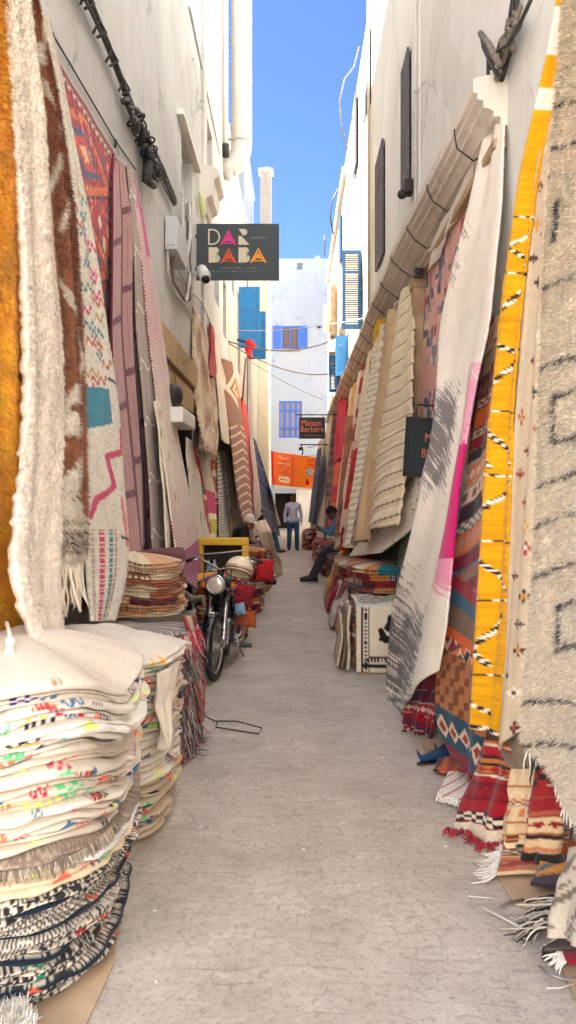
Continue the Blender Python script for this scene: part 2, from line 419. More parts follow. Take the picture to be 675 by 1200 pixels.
def p_redkilim(seed=1, pal=None, base=sr(166, 26, 40), cu=.11, cv=.13):
    pal = pal or [sr(214, 96, 40), sr(60, 82, 110), sr(120, 24, 40), sr(222, 170, 130), sr(30, 24, 34), sr(190, 40, 60), sr(202, 60, 40), sr(110, 60, 84), sr(200, 190, 170)]
    def f(a, b, u, v, q):
        o = full(a, base)
        iu = np.floor(u/cu); iv = np.floor(v/cv); fu = u/cu-iu-.5; fv = v/cv-iv-.5
        t = hsh(iu, iv, seed); c1 = np.floor(hsh(iu, iv, seed+1)*len(pal)).astype(int); c2 = np.floor(hsh(iu, iv, seed+2)*len(pal)).astype(int)
        P_ = np.array(pal); d = np.abs(fu)+np.abs(fv); r = np.maximum(np.abs(fu), np.abs(fv))
        for lo, hi, m1, m2 in ((0, .3, d < .46, d < .26), (.3, .5, r < .42, d < .3), (.5, .7, np.abs(fu-fv) < .16, np.abs(fu+fv) < .1), (.7, .9, (np.abs(fv) < .3) & ((fu*6 % 1) < .5), r < .12)):
            s = (t >= lo) & (t < hi); o[s & m1] = P_[c1][s & m1]; o[s & m2] = P_[c2][s & m2]
        # three medallions
        for k, (au, bv) in enumerate(((.5, .18), (.5, .5), (.5, .82))):
            dd = np.abs(a-au)*1.6+np.abs(b-bv)*5.2
            for th, c in ((.82, sr(30, 26, 34)), (.76, sr(206, 100, 44)), (.58, sr(150, 20, 34)), (.44, sr(52, 70, 104)), (.3, sr(206, 60, 44)), (.14, sr(220, 180, 130))):
                mm = (dd < th) & ((hsh(np.floor(u/.03), np.floor(v/.03), 5) > .22)); o[mm] = c
        e = np.minimum(np.minimum(a, 1-a)*1.6, np.minimum(b, 1-b)*2.4)
        m = e < .12; o[m] = sr(128, 16, 34)
        mm = (e > .05) & (e < .1) & ((np.floor(u/.05)+np.floor(v/.05)) % 2 == 0); o[mm] = sr(196, 180, 160)
        o *= (1+.2*(noise(u*60, v*60, 2)-.5))[..., None]
        return o
    return f
def p_maroon(a, b, u, v, q):
    o = full(a, sr(98, 28, 46))
    cv = .72; cu = .52
    col = np.floor(u/cu); vv = v+col*.31; iv = np.floor(vv/cv)
    fu = (u/cu-col-.5)*cu; fv = (vv/cv-iv-.5)*cv
    fv = fv+.12*fu
    r = np.maximum(np.abs(fu)-cu*.5, np.abs(fv)-cv*.5)
    ins = r < -.035
    st = ((r/.022) % 1) < .5
    o[ins & st] = sr(206, 162, 152); o[ins & ~st] = sr(118, 48, 60)
    return o*(1+.15*(noise(u*40, v*40, 2)-.5))[..., None]
def p_taupe(a, b, u, v, q):
    o = full(a, sr(160, 144, 130))*(1+.1*(noise(u*30, v*30, 2)-.5))[..., None]
    put(o, (np.abs((v/.52+.12*np.sin(u*9)+.2*a) % 1-.5) < .022), sr(226, 218, 206)); put(o, np.abs((u/.3) % 1-.5) < .035, sr(226, 218, 206)); return o
def p_ochrecream(a, b, u, v, q):
    o = full(a, sr(228, 216, 192)); t = hsh(np.floor(u/.09), np.floor(v/.2), 4)
    d = np.abs((u/.09) % 1-.5)+np.abs((v/.2) % 1-.5)
    put(o, (t > .45) & (d < .38), sr(206, 160, 80)); put(o, (t > .75) & (d < .3) & (((v*60) % 1) < .5), sr(70, 60, 60)); return o
def p_pinkfade(a, b, u, v, q):
    s = ((v/.034+u*5) % 1)
    o = full(a, sr(226, 214, 196))
    up = np.clip((520-q)/130, 0, 1)*.5+.05; lo = np.clip((q-540)/120, 0, 1)*.55
    th = np.where(q < 520, up, lo)
    put(o, s < th, sr(186, 98, 122))
    put(o, (q > 642-(a-.5)*22), sr(156, 28, 92))
    put(o, (q > 672) & (((u*26) % 1) < .45) & (((v*26) % 1) < .6), sr(226, 190, 200))
    put(o, (q < 300) & (a > .45), sr(190, 70, 122))
    return o
def p_r1(a, b, u, v, q):
    o = full(a, sr(246, 232, 211))*(1+.12*(noise(u*22, v*22, 9)-.5))[..., None]
    rag = 3*noise(u*60, v*60, 4)
    def line(q0, sl, a0=0, a1=1, w=2.4):
        put(o, (np.abs(q-q0+sl*(a-.3)*60+rag) < w) & (a > a0) & (a < a1) & (noise(u*45, v*20, 8) > .3), sr(62, 52, 52))
    for q0, sl in ((118, .3), (168, .4), (330, .55), (425, .55), (565, .5), (612, .4), (672, .5), (828, -.2), (880, -.3)): line(q0, sl)
    for (qa, qb, a0, a1) in ((232, 282, .12, .2), (462, 522, .22, .8), (715, 772, .34, .95)):
        sl = .35
        qq = q+sl*(a-.3)*60+rag
        m = (qq > qa) & (qq < qb) & (a > a0) & (a < a1)
        ins = (qq > qa+6) & (qq < qb-6) & (a > a0+.05) & (a < a1-.05)
        put(o, m & ~ins & (noise(u*50, v*30, 3) > .25), sr(66, 56, 56))
    return o
def p_r2(a, b, u, v, q):
    o = full(a, sr(202, 184, 158))*(1+.14*(noise(u*30, v*50, 2)-.5))[..., None]
    rng = random.Random(11)
    pal = [sr(90, 30, 34), sr(232, 222, 206), sr(206, 150, 60), sr(40, 38, 54), sr(170, 60, 50), sr(60, 50, 44)]
    for k in range(30):
        qq = 60+k*28+rng.uniform(-9, 9); a0 = rng.uniform(.2, .9); c = pal[rng.randrange(6)]; c2 = pal[rng.randrange(6)]
        d = np.abs(q-qq)/rng.uniform(6, 11)+np.abs(a-a0)/rng.uniform(.12, .24)
        st = (np.abs((np.arctan2(q-qq, (a-a0)*60)*4/np.pi) % 2-1) > .35) | (d < .5)
        put(o, (d < 1) & st, c); put(o, d < .4, c2)
    return o
def p_mustard(a, b, u, v, q):
    o = full(a, sr(212, 152, 18))*(1+.34*(noise(u*8, v*90, 2)-.5)+.2*(noise(u*3, v*8, 5)-.5))[..., None]
    for q0, q1 in ((8, 66), (104, 130)): put(o, (q > q0) & (q < q1), sr(226, 216, 200))
    dash = ((v*22+u*9) % 1) < .42
    def seg(q0, a0, q1, a1, w=1.15):
        dx = (a1-a0)*30; dy = q1-q0; t = np.clip(((q-q0)*dy+(a-a0)*30*dx)/(dx*dx+dy*dy), 0, 1)
        d = np.hypot(q-q0-t*dy, (a-a0)*30-t*dx); m = d < w
        put(o, m & dash, sr(238, 228, 208)); put(o, m & ~dash, sr(34, 30, 34))
    for q0 in (252, 318, 406, 480, 555, 632, 701, 788): seg(q0, 0, q0+4, 1)
    for q0, a0, q1, a1 in ((264, .05, 312, .95), (318, .05, 392, .5), (384, .2, 424, .95), (410, .1, 480, .3), (484, .3, 545, .95), (560, .05, 596, .6), (640, .35, 692, .95), (652, .02, 690, .4), (760, .05, 790, .2), (270, .95, 312, .1), (330, .9, 400, .2), (415, .9, 474, .3), (490, .05, 548, .6), (565, .95, 628, .15), (710, .1, 780, .7), (720, .9, 775, .4), (795, .1, 838, .8)): seg(q0, a0, q1, a1)
    seg(834, 0, 862, 1, 2)
    return o
def p_bands(seed, pal, lo=.05, hi=.16, tilt=0.0, base=None, fine=.035):
    """flat woven bands: plain, diamonds, zigzags, dashes, checks"""
    rng = random.Random(seed); edges = [0]; spec = []
    while edges[-1] < 8:
        edges.append(edges[-1]+rng.uniform(lo, hi)); spec.append((rng.randrange(7), rng.randrange(len(pal)), rng.randrange(len(pal)), rng.randrange(len(pal)), rng.uniform(.7, 1.6)))
    E = np.array(edges); P_ = np.array(pal); SP = np.array(spec)
    def f(a, b, u, v, q):
        vv = np.clip(v+tilt*u+.01*np.sin(u*7), 0, 7.9)
        k = np.clip(np.searchsorted(E, vv, side='right')-1, 0, len(SP)-1)
        ty = SP[k, 0]; c1 = P_[SP[k, 1].astype(int)]; c2 = P_[SP[k, 2].astype(int)]; c3 = P_[SP[k, 3].astype(int)]
        h = E[k+1]-E[k]; z = (vv-E[k])/h; x = u/(fine*2*SP[k, 4]); fx = np.abs((x % 1)-.5)*2
        o = c1.copy()
        m = (ty == 1) & (np.abs(z-.5)*2 < fx*.9); o[m] = c2[m]
        m = (ty == 1) & (np.abs(z-.5)*2 < fx*.45); o[m] = c3[m]
        m = (ty == 2) & (np.abs(z-.25-.5*fx) < .16); o[m] = c2[m]
        m = (ty == 3) & (np.abs(z-.5) < .25) & ((x % 1) < .55); o[m] = c2[m]
        m = (ty == 4) & (((np.floor(x*2)+np.floor(z*3)) % 2) == 0); o[m] = c2[m]
        m = (ty == 5) & (z < .3); o[m] = c2[m]
        m = (ty == 5) & (z > .72); o[m] = c3[m]
        m = (z < .06) | (z > .94); o[m] = c3[m]*.6
        return o*(1+.2*(noise(u*60, v*60, seed)-.5))[..., None]
    return f
DARKPAL = [sr(142, 40, 50), sr(50, 44, 50), sr(224, 106, 48), sr(76, 116, 132), sr(206, 186, 160), sr(186, 150, 120), sr(130, 104, 90), sr(156, 32, 48), sr(222, 206, 182)]
REDPAL = [sr(146, 22, 36), sr(120, 16, 32), sr(160, 30, 40), sr(44, 26, 34), sr(214, 196, 174), sr(150, 24, 36), sr(190, 110, 50)]
def p_r4(a, b, u, v, q):
    o = p_bands(21, DARKPAL, .07, .2, .35)(a, b, u, v, q)
    m = (q > 640) & (q < 690); put(o, m & (((v+.3*u) % .2) < .1), sr(120, 20, 40))
    w = q-40*(a-.5)
    m = (w > 690) & (w < 722); put(o, m, sr(150, 24, 44)); put(o, m & (w > 706), sr(46, 92, 116))
    m = (w > 722) & (w < 760); put(o, m, sr(120, 96, 78)); put(o, (w > 748) & (w < 760), sr(214, 96, 36))
    m = (w > 775) & (w < 845); put(o, m, sr(176, 112, 66))
    g = (((np.floor(u/.05)+np.floor(v/.05)) % 3) == 0) | ((np.floor(u/.05) % 4 == 0) & (np.floor(v/.025) % 3 == 0)); put(o, m & g, sr(122, 66, 40))
    m = (w > 845) & (w < 892); put(o, m, sr(40, 78, 98)); d = np.abs((u/.12) % 1-.5)*2+np.abs(w-868)/14
    put(o, m & (np.abs(d-.8) < .22), sr(220, 190, 160)); put(o, m & (d < .5), sr(150, 60, 40)); put(o, (w > 892), sr(130, 20, 42))
    return o
def p_r5(a, b, u, v, q):
    o = full(a, sr(236, 228, 216))*(1+.07*(noise(u*20, v*40, 2)-.5))[..., None]
    hs = .72*noise((v*1.0-u*.45)*190, (u+v*.3)*3.2, 5)+.28*noise(u*9, v*9, 6)
    def hatch(c, qa, qb, a0, a1, den, soft=.25):
        f = np.minimum(np.minimum((q-qa)/40, (qb-q)/40), np.minimum((a-a0)/soft, (a1-a)/soft))
        put(o, (f > 0) & (hs < np.clip(f, 0, 1)*den*.62+.14), c)
    g = sr(122, 116, 116)
    hatch(g, 230, 345, -.3, .2, .45); hatch(g, 440, 590, -.4, .58, .95, .2); hatch(g, 655, 830, -.3, .28, .6, .2)
    hatch(sr(104, 98, 100), 690, 1000, -.6, .72, .85, .2)
    put(o, (q > 812) & (q < 832) & (a < .8) & (((u*30) % 1) < .4) & (((q-812)/10 % 1) < .5), sr(225, 220, 210))
    fl = a > .715+.012*np.sin(v*5)
    pk = sr(206, 14, 110); lp = sr(232, 150, 178)
    fade = np.where(q < 520, (q-430)/70, (700-q)/60)
    m = fl & (q > 425) & (q < 705); put(o, m & (hs < np.clip(fade, 0, 1)*1.2+.35), lp)
    put(o, fl & (q > 512-60*(a-.715)) & (q < 655) , pk)
    put(o, fl & (q > 425) & (q < 520) & (a > .78) & (hs < .6), sr(232, 160, 186))
    put(o, fl & (q > 705), sr(230, 222, 208))
    return o
PATCH = [sr(224, 160, 150), sr(216, 146, 140), sr(228, 176, 158), sr(212, 160, 150), sr(190, 40, 60), sr(70, 74, 120), sr(120, 110, 130), sr(226, 200, 160), sr(90, 50, 90), sr(200, 170, 160), sr(60, 60, 80), sr(222, 150, 140)]
def p_patch(a, b, u, v, q):
    P_ = np.array(PATCH); uu = u+.03*noise(u*9, v*9, 1); vv = v+.03*noise(u*9, v*9, 2)
    iv = np.floor(vv/.11); iu = np.floor(uu/.15+.5*(iv % 2)+hsh(iv, iv, 2)); o = P_[np.floor(hsh(iu, iv, 7)*len(P_)).astype(int)]
    m = hsh(np.floor(uu/.4), np.floor(vv/.3), 3) > .62
    o[m & (hsh(iu, iv, 9) > .3)] = sr(226, 164, 152)
    put(o, (a > .62) & (v > .5) & (v < .9), sr(70, 110, 80)); put(o, (a > .62) & (v > .9) & (v < 1.3), sr(82, 40, 76))
    return o*(1+.2*(noise(u*50, v*50, 2)-.5))[..., None]
def p_ridge(c, line, step=.17, slope=.5, w=.1, dia=False, c2=None, seed=0):
    def f(a, b, u, v, q):
        o = full(a, c)*(1+.12*(noise(u*16, v*16, seed)-.5))[..., None]
        x = np.abs(a-.5)*2 if dia else a
        z = ((v+slope*x*step*2)/step) % 1
        put(o, (z < w), line)
        if c2 is not None: put(o, (z > .5) & (z < .8) & (a > .3) & (a < .7), c2)
        return o
    return f
def p_cols(c, dot, n=4, step=.07, seed=0, bg2=None):
    def f(a, b, u, v, q):
        o = full(a, c)*(1+.1*(noise(u*16, v*16, seed)-.5))[..., None]
        x = (a*n) % 1; k = np.floor(a*n)
        if bg2 is not None: put(o, (k % 2 == 1), bg2)
        put(o, (np.hypot((x-.5)*1.6, ((v/step+k*.5) % 1)-.5) < .42) & (k % 2 == 0), dot); return o
    return f
def p_stripes(pal, step=.12, vert=False, seed=0, jit=.02):
    def f(a, b, u, v, q):
        w = (u if vert else v)+jit*noise(u*8, v*8, seed); k = np.floor(w/step)
        P_ = np.array(pal); return P_[np.floor(hsh(k, k*0, seed)*len(pal)).astype(int)]*(1+.15*(noise(u*40, v*40, seed)-.5))[..., None]
    return f
def p_specks(c, spk, dens=.5, cell=.16, seed=0):
    def f(a, b, u, v, q):
        o = full(a, c)*(1+.06*(noise(u*20, v*20, seed)-.5))[..., None]
        iu = np.floor(u/cell); iv = np.floor(v/cell); t = hsh(iu, iv, seed); du = u/cell-iu-.2-.6*hsh(iu, iv, seed+1); dv = v/cell-iv-.2-.6*hsh(iu, iv, seed+2)
        an = t*9; x = du*np.cos(an)+dv*np.sin(an); y = -du*np.sin(an)+dv*np.cos(an)
        put(o, (t < dens) & (np.abs(x) < .2) & (np.abs(y) < .055), spk); return o
    return f
def p_hatch(c, d, freq=60, den=.5, slope=.6, seed=0):
    def f(a, b, u, v, q):
        o = full(a, c); h = noise((v+slope*u)*freq, (u-v*.3)*7, seed); put(o, h < den, d); return o
    return f
def p_brownzig(a, b, u, v, q):
    o = full(a, sr(138, 86, 50))*(1+.2*(noise(u*20, v*20, 2)-.5))[..., None]
    z = ((v-.35*np.abs(a-.5))/.22) % 1
    put(o, (z < .24) & (b > .45), sr(216, 186, 150)); 
    d = np.abs(a-.5)*1.4+np.abs(b-.22)*5; put(o, (np.abs(d-.6) < .12) | (np.abs(d-.25) < .08), sr(222, 196, 164)); return o
def p_hide(a, b, u, v, q):
    n = noise(u*3, v*2.2, 4)+.5*noise(u*8, v*6, 6); o = full(a, sr(214, 190, 156)); f = np.clip((n-.62)*2.2, 0, 1)
    o = mixp(o, f, sr(150, 104, 66)); return o*(1+.3*(noise(u*40, v*18, 3)-.5))[..., None]
def p_navy(a, b, u, v, q):
    o = full(a, sr(24, 34, 78))*(1+.3*(noise(u*10, v*10, 2)-.5))[..., None]
    put(o, np.abs((v/.9+.1*a) % 1-.5) < .012, sr(150, 150, 190)); return o
def p_magblock(a, b, u, v, q):
    o = full(a, sr(196, 24, 92)); put(o, b < .3, sr(206, 192, 160)); put(o, b > .62, sr(226, 214, 180)); put(o, b > .7, sr(196, 180, 60)); put(o, b > .9, sr(224, 214, 190)); return o
def p_redflor(a, b, u, v, q):
    o = full(a, sr(176, 22, 44)); t = hsh(np.floor(u/.2), np.floor(v/.25), 3); pal = np.array([sr(206, 80, 40), sr(60, 110, 70), sr(230, 200, 170), sr(206, 30, 60)])
    m = noise(u*9, v*9, 5) > .6; o[m] = pal[np.floor(t*4).astype(int)][m]; return o

# ------------------------------------------------------------------ hanging and lying cloth
def grid_faces(n, m, off=0):
    i, j = np.meshgrid(np.arange(n-1), np.arange(m-1), indexing='ij'); k = (i*m+j).ravel()+off
    return np.stack((k, k+1, k+m+1, k+m), 1)
def cloth(name, G, colf, thick, mat, jitter=0, fibre=None, seed=0, rag=.004, parent=None, Q_=None, toward=None):
    """closed thick sheet over a grid of points G (n rows, m columns)"""
    n, m = G.shape[:2]; rs = np.random.RandomState(seed+1)
    du = np.gradient(G, axis=1); dv = np.gradient(G, axis=0)
    N = np.cross(du, dv); N /= np.maximum(np.linalg.norm(N, axis=2, keepdims=True), 1e-9)
    tw = (np.array((0, 0, 1.7))-G) if toward is None else np.broadcast_to(np.asarray(toward, float), G.shape)
    flip = np.sum(N*tw) < 0
    if flip: N = -N
    su = np.linalg.norm(np.diff(G, axis=1), axis=2).mean(0); sv = np.linalg.norm(np.diff(G, axis=0), axis=2).mean(1)
    u = np.concatenate(([0], np.cumsum(su))); v = np.concatenate(([0], np.cumsum(sv)))
    U, V = np.meshgrid(u, v); A, B = np.meshgrid(np.linspace(0, 1, m), np.linspace(0, 1, n))
    q = B*0 if Q_ is None else Q_
    col = np.clip(colf(A, B, U, V, q), .004, .92)
    if rag:
        e = (noise(V*30, V*0, seed)-.5)*2*rag
        G = G.copy(); d = du/np.maximum(np.linalg.norm(du, axis=2, keepdims=True), 1e-9)
        G[:, 0] += (d*e[..., None])[:, 0]; G[:, -1] += (d*e[..., None])[:, -1]
    Fr = G+N*(thick*.5)
    if jitter:
        h = .6*noise(U*55, V*55, seed+3)+.4*noise(U*120, V*120, seed+4)
        Fr = Fr+N*(jitter*h)[..., None]
    Bk = G-N*(thick*.5)
    Vt = np.concatenate((Fr.reshape(-1, 3), Bk.reshape(-1, 3))); cc = np.concatenate((col.reshape(-1, 3),)*2)
    qf = grid_faces(n, m); qb = grid_faces(n, m, n*m)[:, ::-1]
    if flip: pass
    ring = np.concatenate((np.arange(m), np.arange(1, n)*m+m-1, (n-1)*m+np.arange(m-2, -1, -1), np.arange(n-2, 0, -1)*m))
    r2 = np.roll(ring, -1); qr = np.stack((ring, ring+n*m, r2+n*m, r2), 1)
    Q = np.concatenate((qf, qb, qr))
    if not flip: pass
    T = None
    if fibre:
        cnt, ln, wd = fibre
        ii = rs.randint(0, n-1, cnt); jj = rs.randint(0, m-1, cnt); fi = rs.rand(cnt, 1); fj = rs.rand(cnt, 1)
        def smp(X): return (X[ii, jj]*(1-fi)+X[ii+1, jj]*fi)*(1-fj)+(X[ii, jj+1]*(1-fi)+X[ii+1, jj+1]*fi)*fj
        p = smp(Fr); nn = smp(N); c = col[ii, jj]*(1+.3*(rs.rand(cnt, 1)-.5))
        # edge tufts too
        d = nn*(.55+.5*rs.rand(cnt, 1))+np.array((0, 0, -.75))*(.5+rs.rand(cnt, 1))+.55*(rs.rand(cnt, 3)-.5)
        d /= np.linalg.norm(d, axis=1, keepdims=True); tip = p+d*ln*(.6+.8*rs.rand(cnt, 1))
        sd = np.cross(d, nn); sd /= np.maximum(np.linalg.norm(sd, axis=1, keepdims=True), 1e-6)
        base = len(Vt); Vt = np.concatenate((Vt, p-nn*.004-sd*wd, p-nn*.004+sd*wd, tip)); cc = np.concatenate((cc, c*.96, c*.96, c))
        k = np.arange(cnt); T = np.stack((base+k, base+cnt+k, base+2*cnt+k), 1)
    return mk(name, Vt, Q, T, mat, cc, parent)
def fringe(pts, dirs, length, step, col, parent, seed=0, r=.004, name='fringe', knot=True, wave=.25):
    """a row of yarn strands along pts; ONE part"""
    rs = random.Random(seed); pts = [np.array(p, float) for p in pts]
    seg = [np.linalg.norm(b-a) for a, b in zip(pts[:-1], pts[1:])]; L = sum(seg); cum = np.concatenate(([0], np.cumsum(seg)))
    mb = MB(); n = max(3, int(L/step)); cols = []
    X = np.array(pts)
    for k in range(n):
        s = (k+.5)/n*L; p = Vector([np.interp(s, cum, X[:, i]) for i in range(3)])
        d = Vector(dirs(s/L) if callable(dirs) else dirs).normalized()
        l = length*rs.uniform(.65, 1.2); q = p.copy(); path = [q.copy()]; dd = d.copy(); m_ = 6
        for i_ in range(m_):
            dd = (dd+Vector([rs.uniform(-1, 1)*wave for _ in range(3)])+Vector((0, 0, -.12))).normalized(); q = q+dd*(l/m_)
            if q.z < .012: q.z = .012+rs.random()*.02; dd.z = abs(dd.z)*.2
            path.append(q.copy())
        rr = r*rs.uniform(.7, 1.2)
        mb.tube(path, [rr, rr*(1.5 if knot else 1), rr*1.1, rr*1.2, rr, rr*.9, rr*.4], 5)
    nv = len(mb.bm.verts); o = mb.build(name, M_FRINGE, parent)
    me = o.data; a = me.attributes.new('Col', 'FLOAT_COLOR', 'POINT'); rs2 = np.random.RandomState(seed)
    cs = np.array(col).reshape(-1, 3); per = max(1, len(me.vertices)//n); idx = np.repeat(rs2.randint(0, len(cs), n), per)
    idx = np.concatenate((idx, np.zeros(max(0, len(me.vertices)-len(idx)), int)))[:len(me.vertices)]
    cc = np.ones((len(me.vertices), 4), np.float32); cc[:, :3] = cs[idx]; a.data.foreach_set('color', cc.ravel()); return o

def hang(name, label, cat, rows, pat, group=None, mat=None, folds=(.025, 2.0), thick=.016, cell=.014, seed=0, rag=.005, shag=0, fibre=None, fr=None, rowres=None, roll=0.0, smooth=3, toward=None, sag=0, ribs=None):
    """rows: ((xl, yl, Xl), (xr, yr, Xr)) from the top down: photo pixels with the distance from the alley's axis"""
    Lp = np.array([PX(*r[0][:2], r[0][2]) if len(r[0]) == 3 else P(r[0][0], r[0][1], r[0][3]) for r in rows])
    Rp = np.array([PX(*r[1][:2], r[1][2]) if len(r[1]) == 3 else P(r[1][0], r[1][1], r[1][3]) for r in rows])
    qy = np.array([(r[0][1]+r[1][1])/2 for r in rows])
    s = np.concatenate(([0], np.cumsum(.5*(np.linalg.norm(np.diff(Lp, axis=0), axis=1)+np.linalg.norm(np.diff(Rp, axis=0), axis=1)))))
    H = s[-1]; W = np.linalg.norm(Rp-Lp, axis=1).mean()
    n = int(np.clip(H/cell, 6, 420)); m = int(np.clip(W*1.15/cell, 6, 160))
    t = np.linspace(0, H, n); L = np.stack([np.interp(t, s, Lp[:, k]) for k in range(3)], 1); Rr = np.stack([np.interp(t, s, Rp[:, k]) for k in range(3)], 1); q = np.interp(t, s, qy)
    for _ in range(smooth):
        k = max(2, n//40)
        ker = np.ones(2*k+1)/(2*k+1)
        def sm(X):
            Y = np.concatenate((2*X[:1]-X[k:0:-1], X, 2*X[-1:]-X[-2:-k-2:-1])); return np.stack([np.convolve(Y[:, c], ker, 'valid') for c in range(3)], 1)
        L = sm(L); Rr = sm(Rr)
    a = np.linspace(0, 1, m)[None, :, None]; G = L[:, None]*(1-a)+Rr[:, None]*a
    e = Rr-L; nh = np.stack((e[:, 1], -e[:, 0], 0*e[:, 0]), 1); nh /= np.maximum(np.linalg.norm(nh, axis=1, keepdims=True), 1e-6)
    if np.sum(nh*(np.array((0, 0, 1.7))-G.mean(1))) < 0: nh = -nh
    A, B = np.meshgrid(np.linspace(0, 1, m), np.linspace(0, 1, n)); amp, nf = folds
    ph = seed*1.7
    D = amp*(np.sin(2*np.pi*(nf*A+.35*np.sin(B*2.3+ph)+.1*B)+ph)*.75+np.sin(2*np.pi*(nf*1.9*A+.3*B)+ph*2.1)*.35)*(.4+.6*B)
    D += .02*(noise(A*3+seed, B*5, seed)-.5)
    if ribs: D += ribs[1]*np.abs(np.sin(np.pi*(B*H+ribs[2]*A*ribs[0]*2)/ribs[0]))
    if roll: D += roll*np.sin(np.pi*A)
    if sag: D += sag*np.sin(np.pi*B)
    G = G+nh[:, None]*D[..., None]
    Qy = np.broadcast_to(q[:, None], A.shape)+(np.linspace(-.5, .5, m)[None, :]*np.interp(t, s, np.array([r[1][1]-r[0][1] for r in rows]))[:, None])
    o = cloth(name, G, pat, thick, mat or (M_SHAG if shag else M_WEAVE), shag, fibre, seed, rag, Q_=Qy, toward=toward)
    tag(o, label, cat, group)
    if fr:
        ln, st, c = fr[:3]
        pts = G[-1]; fringe(pts, ((-.35, -.75, -.35) if pts[:, 2].mean() < .12 else (0, -.05, -1)), ln, st, c, o, seed, r=fr[3] if len(fr) > 3 else .005)
    return o

# ------------------------------------------------------------------ stacks of folded rugs
ORD = ['top', 'second', 'third', 'fourth', 'fifth', 'sixth', 'seventh', 'eighth', 'ninth', 'tenth', 'eleventh', 'twelfth', 'thirteenth', 'fourteenth', 'fifteenth', 'sixteenth',
       'seventeenth', 'eighteenth', 'nineteenth', 'twentieth', 'twenty-first', 'twenty-second', 'twenty-third', 'twenty-fourth', 'twenty-fifth', 'twenty-sixth', 'twenty-seventh', 'twenty-eighth']
def k_cream(seed, base=None, nst=9, bright=True):
    rng = random.Random(seed); pal = [sr(196, 30, 60), sr(30, 26, 34), sr(230, 120, 90), sr(60, 40, 120), sr(236, 170, 70), sr(90, 190, 130), sr(60, 110, 150), sr(214, 226, 120), sr(40, 50, 60), sr(230, 96, 60)]
    base = base if base is not None else [sr(216, 206, 193), sr(208, 195, 178), sr(222, 213, 202), sr(204, 189, 170)][rng.randrange(4)]
    st = [(rng.uniform(0, 3.2), rng.uniform(.03, .13), rng.uniform(.1, .9), rng.randrange(4), pal[rng.randrange(len(pal))], rng.uniform(.3, .85)) for _ in range(nst)]
    def f(s, t, z):
        o = full(s, base)*(1+.06*(noise(s*20, t*60, seed)-.5))[..., None]
        for s0, w_, t0, ty, c, hh in st:
            x = (s-s0)/w_; y = (z-t0)/hh
            m = (x > 0) & (x < 1) & (np.abs(y) < .5)
            if ty == 0: m &= (np.abs(x-.5)*2 < .5-y)
            elif ty == 1: m &= ((x*4) % 1 < .5)
            elif ty == 2: m &= (np.abs(np.abs((x*2) % 1-.5)*2-.5-y) < .3)
            else: m &= ((np.floor(x*4)+np.floor((y+.5)*3)) % 2 == 0)
            o[m] = c
        return o
    return f
def k_woven(seed, dark=sr(44, 40, 42), light=sr(206, 196, 180), den=.5, freq=46, acc=None, navy=False):
    rng = random.Random(seed); ac = [(rng.uniform(0, 3), rng.uniform(.03, .1), rng.uniform(.1, .8), acc[rng.randrange(len(acc))]) for _ in range(7)] if acc else []
    sl = rng.uniform(-.5, .5)
    def f(s, t, z):
        o = full(s, light)*(1+.25*(noise(s*14, t*60, seed+2)-.5))[..., None]
        zone = noise(s*2.2+seed, t*0, seed+7)
        h = noise((s+z*.05*sl)*freq*2.6, t*90+z*1.5, seed); h2 = ((s*freq*1.1+z*2.2*np.sign(sl)) % 1)
        o[(zone < .62) & (h < den*.92)] = dark; o[(zone >= .62) & (h2 < .46)] = dark
        o[(np.abs((z*2.1+.1*np.sin(s*5)) % 1-.5) < .07) & (noise(s*12, t*9, seed+5) > .3)] = dark
        if navy: m = (z > .52) & (z < .98); o[m] = sr(24, 34, 50)
        for s0, w_, t0, c in ac: o[(s > s0) & (s < s0+w_) & (np.abs(z-t0-.15*np.sin((s-s0)*90)) < .10)] = c
        return o
    return f
def k_pal(seed, pal, w=(.03, .2)):
    rng = random.Random(seed); E = [0]
    while E[-1] < 6: E.append(E[-1]+rng.uniform(*w))
    E = np.array(E); ids = np.array([rng.randrange(len(pal)) for _ in E]); ids2 = np.array([rng.randrange(len(pal)) for _ in E]); ty = np.array([rng.randrange(4) for _ in E]); P_ = np.array(pal)
    def f(s, t, z):
        k = np.clip(np.searchsorted(E, s)-1, 0, len(E)-1); o = P_[ids[k]].copy(); x = s-E[k]
        m = (ty[k] == 1) & ((x*40 % 1) < .5); o[m] = P_[ids2[k]][m]
        m = (ty[k] == 2) & (np.abs(z-.5) < .25) & ((x*25 % 1) < .6); o[m] = P_[ids2[k]][m]
        return o*(1+.2*(noise(s*40, t*90, seed)-.5))[..., None]
    return f
def k_solid(c, var=.15, seed=0):
    return lambda s, t, z: full(s, c)*(1+var*(noise(s*25, t*80, seed)-.5))[..., None]
MIXPAL = [sr(128, 26, 36), sr(150, 40, 44), sr(96, 26, 36), sr(190, 96, 50), sr(206, 190, 164), sr(70, 40, 40), sr(176, 150, 120), sr(60, 66, 90), sr(200, 130, 60)]
RUSTPAL = [sr(150, 70, 40), sr(120, 40, 36), sr(196, 150, 104), sr(90, 50, 40), sr(214, 196, 166), sr(170, 100, 54)]

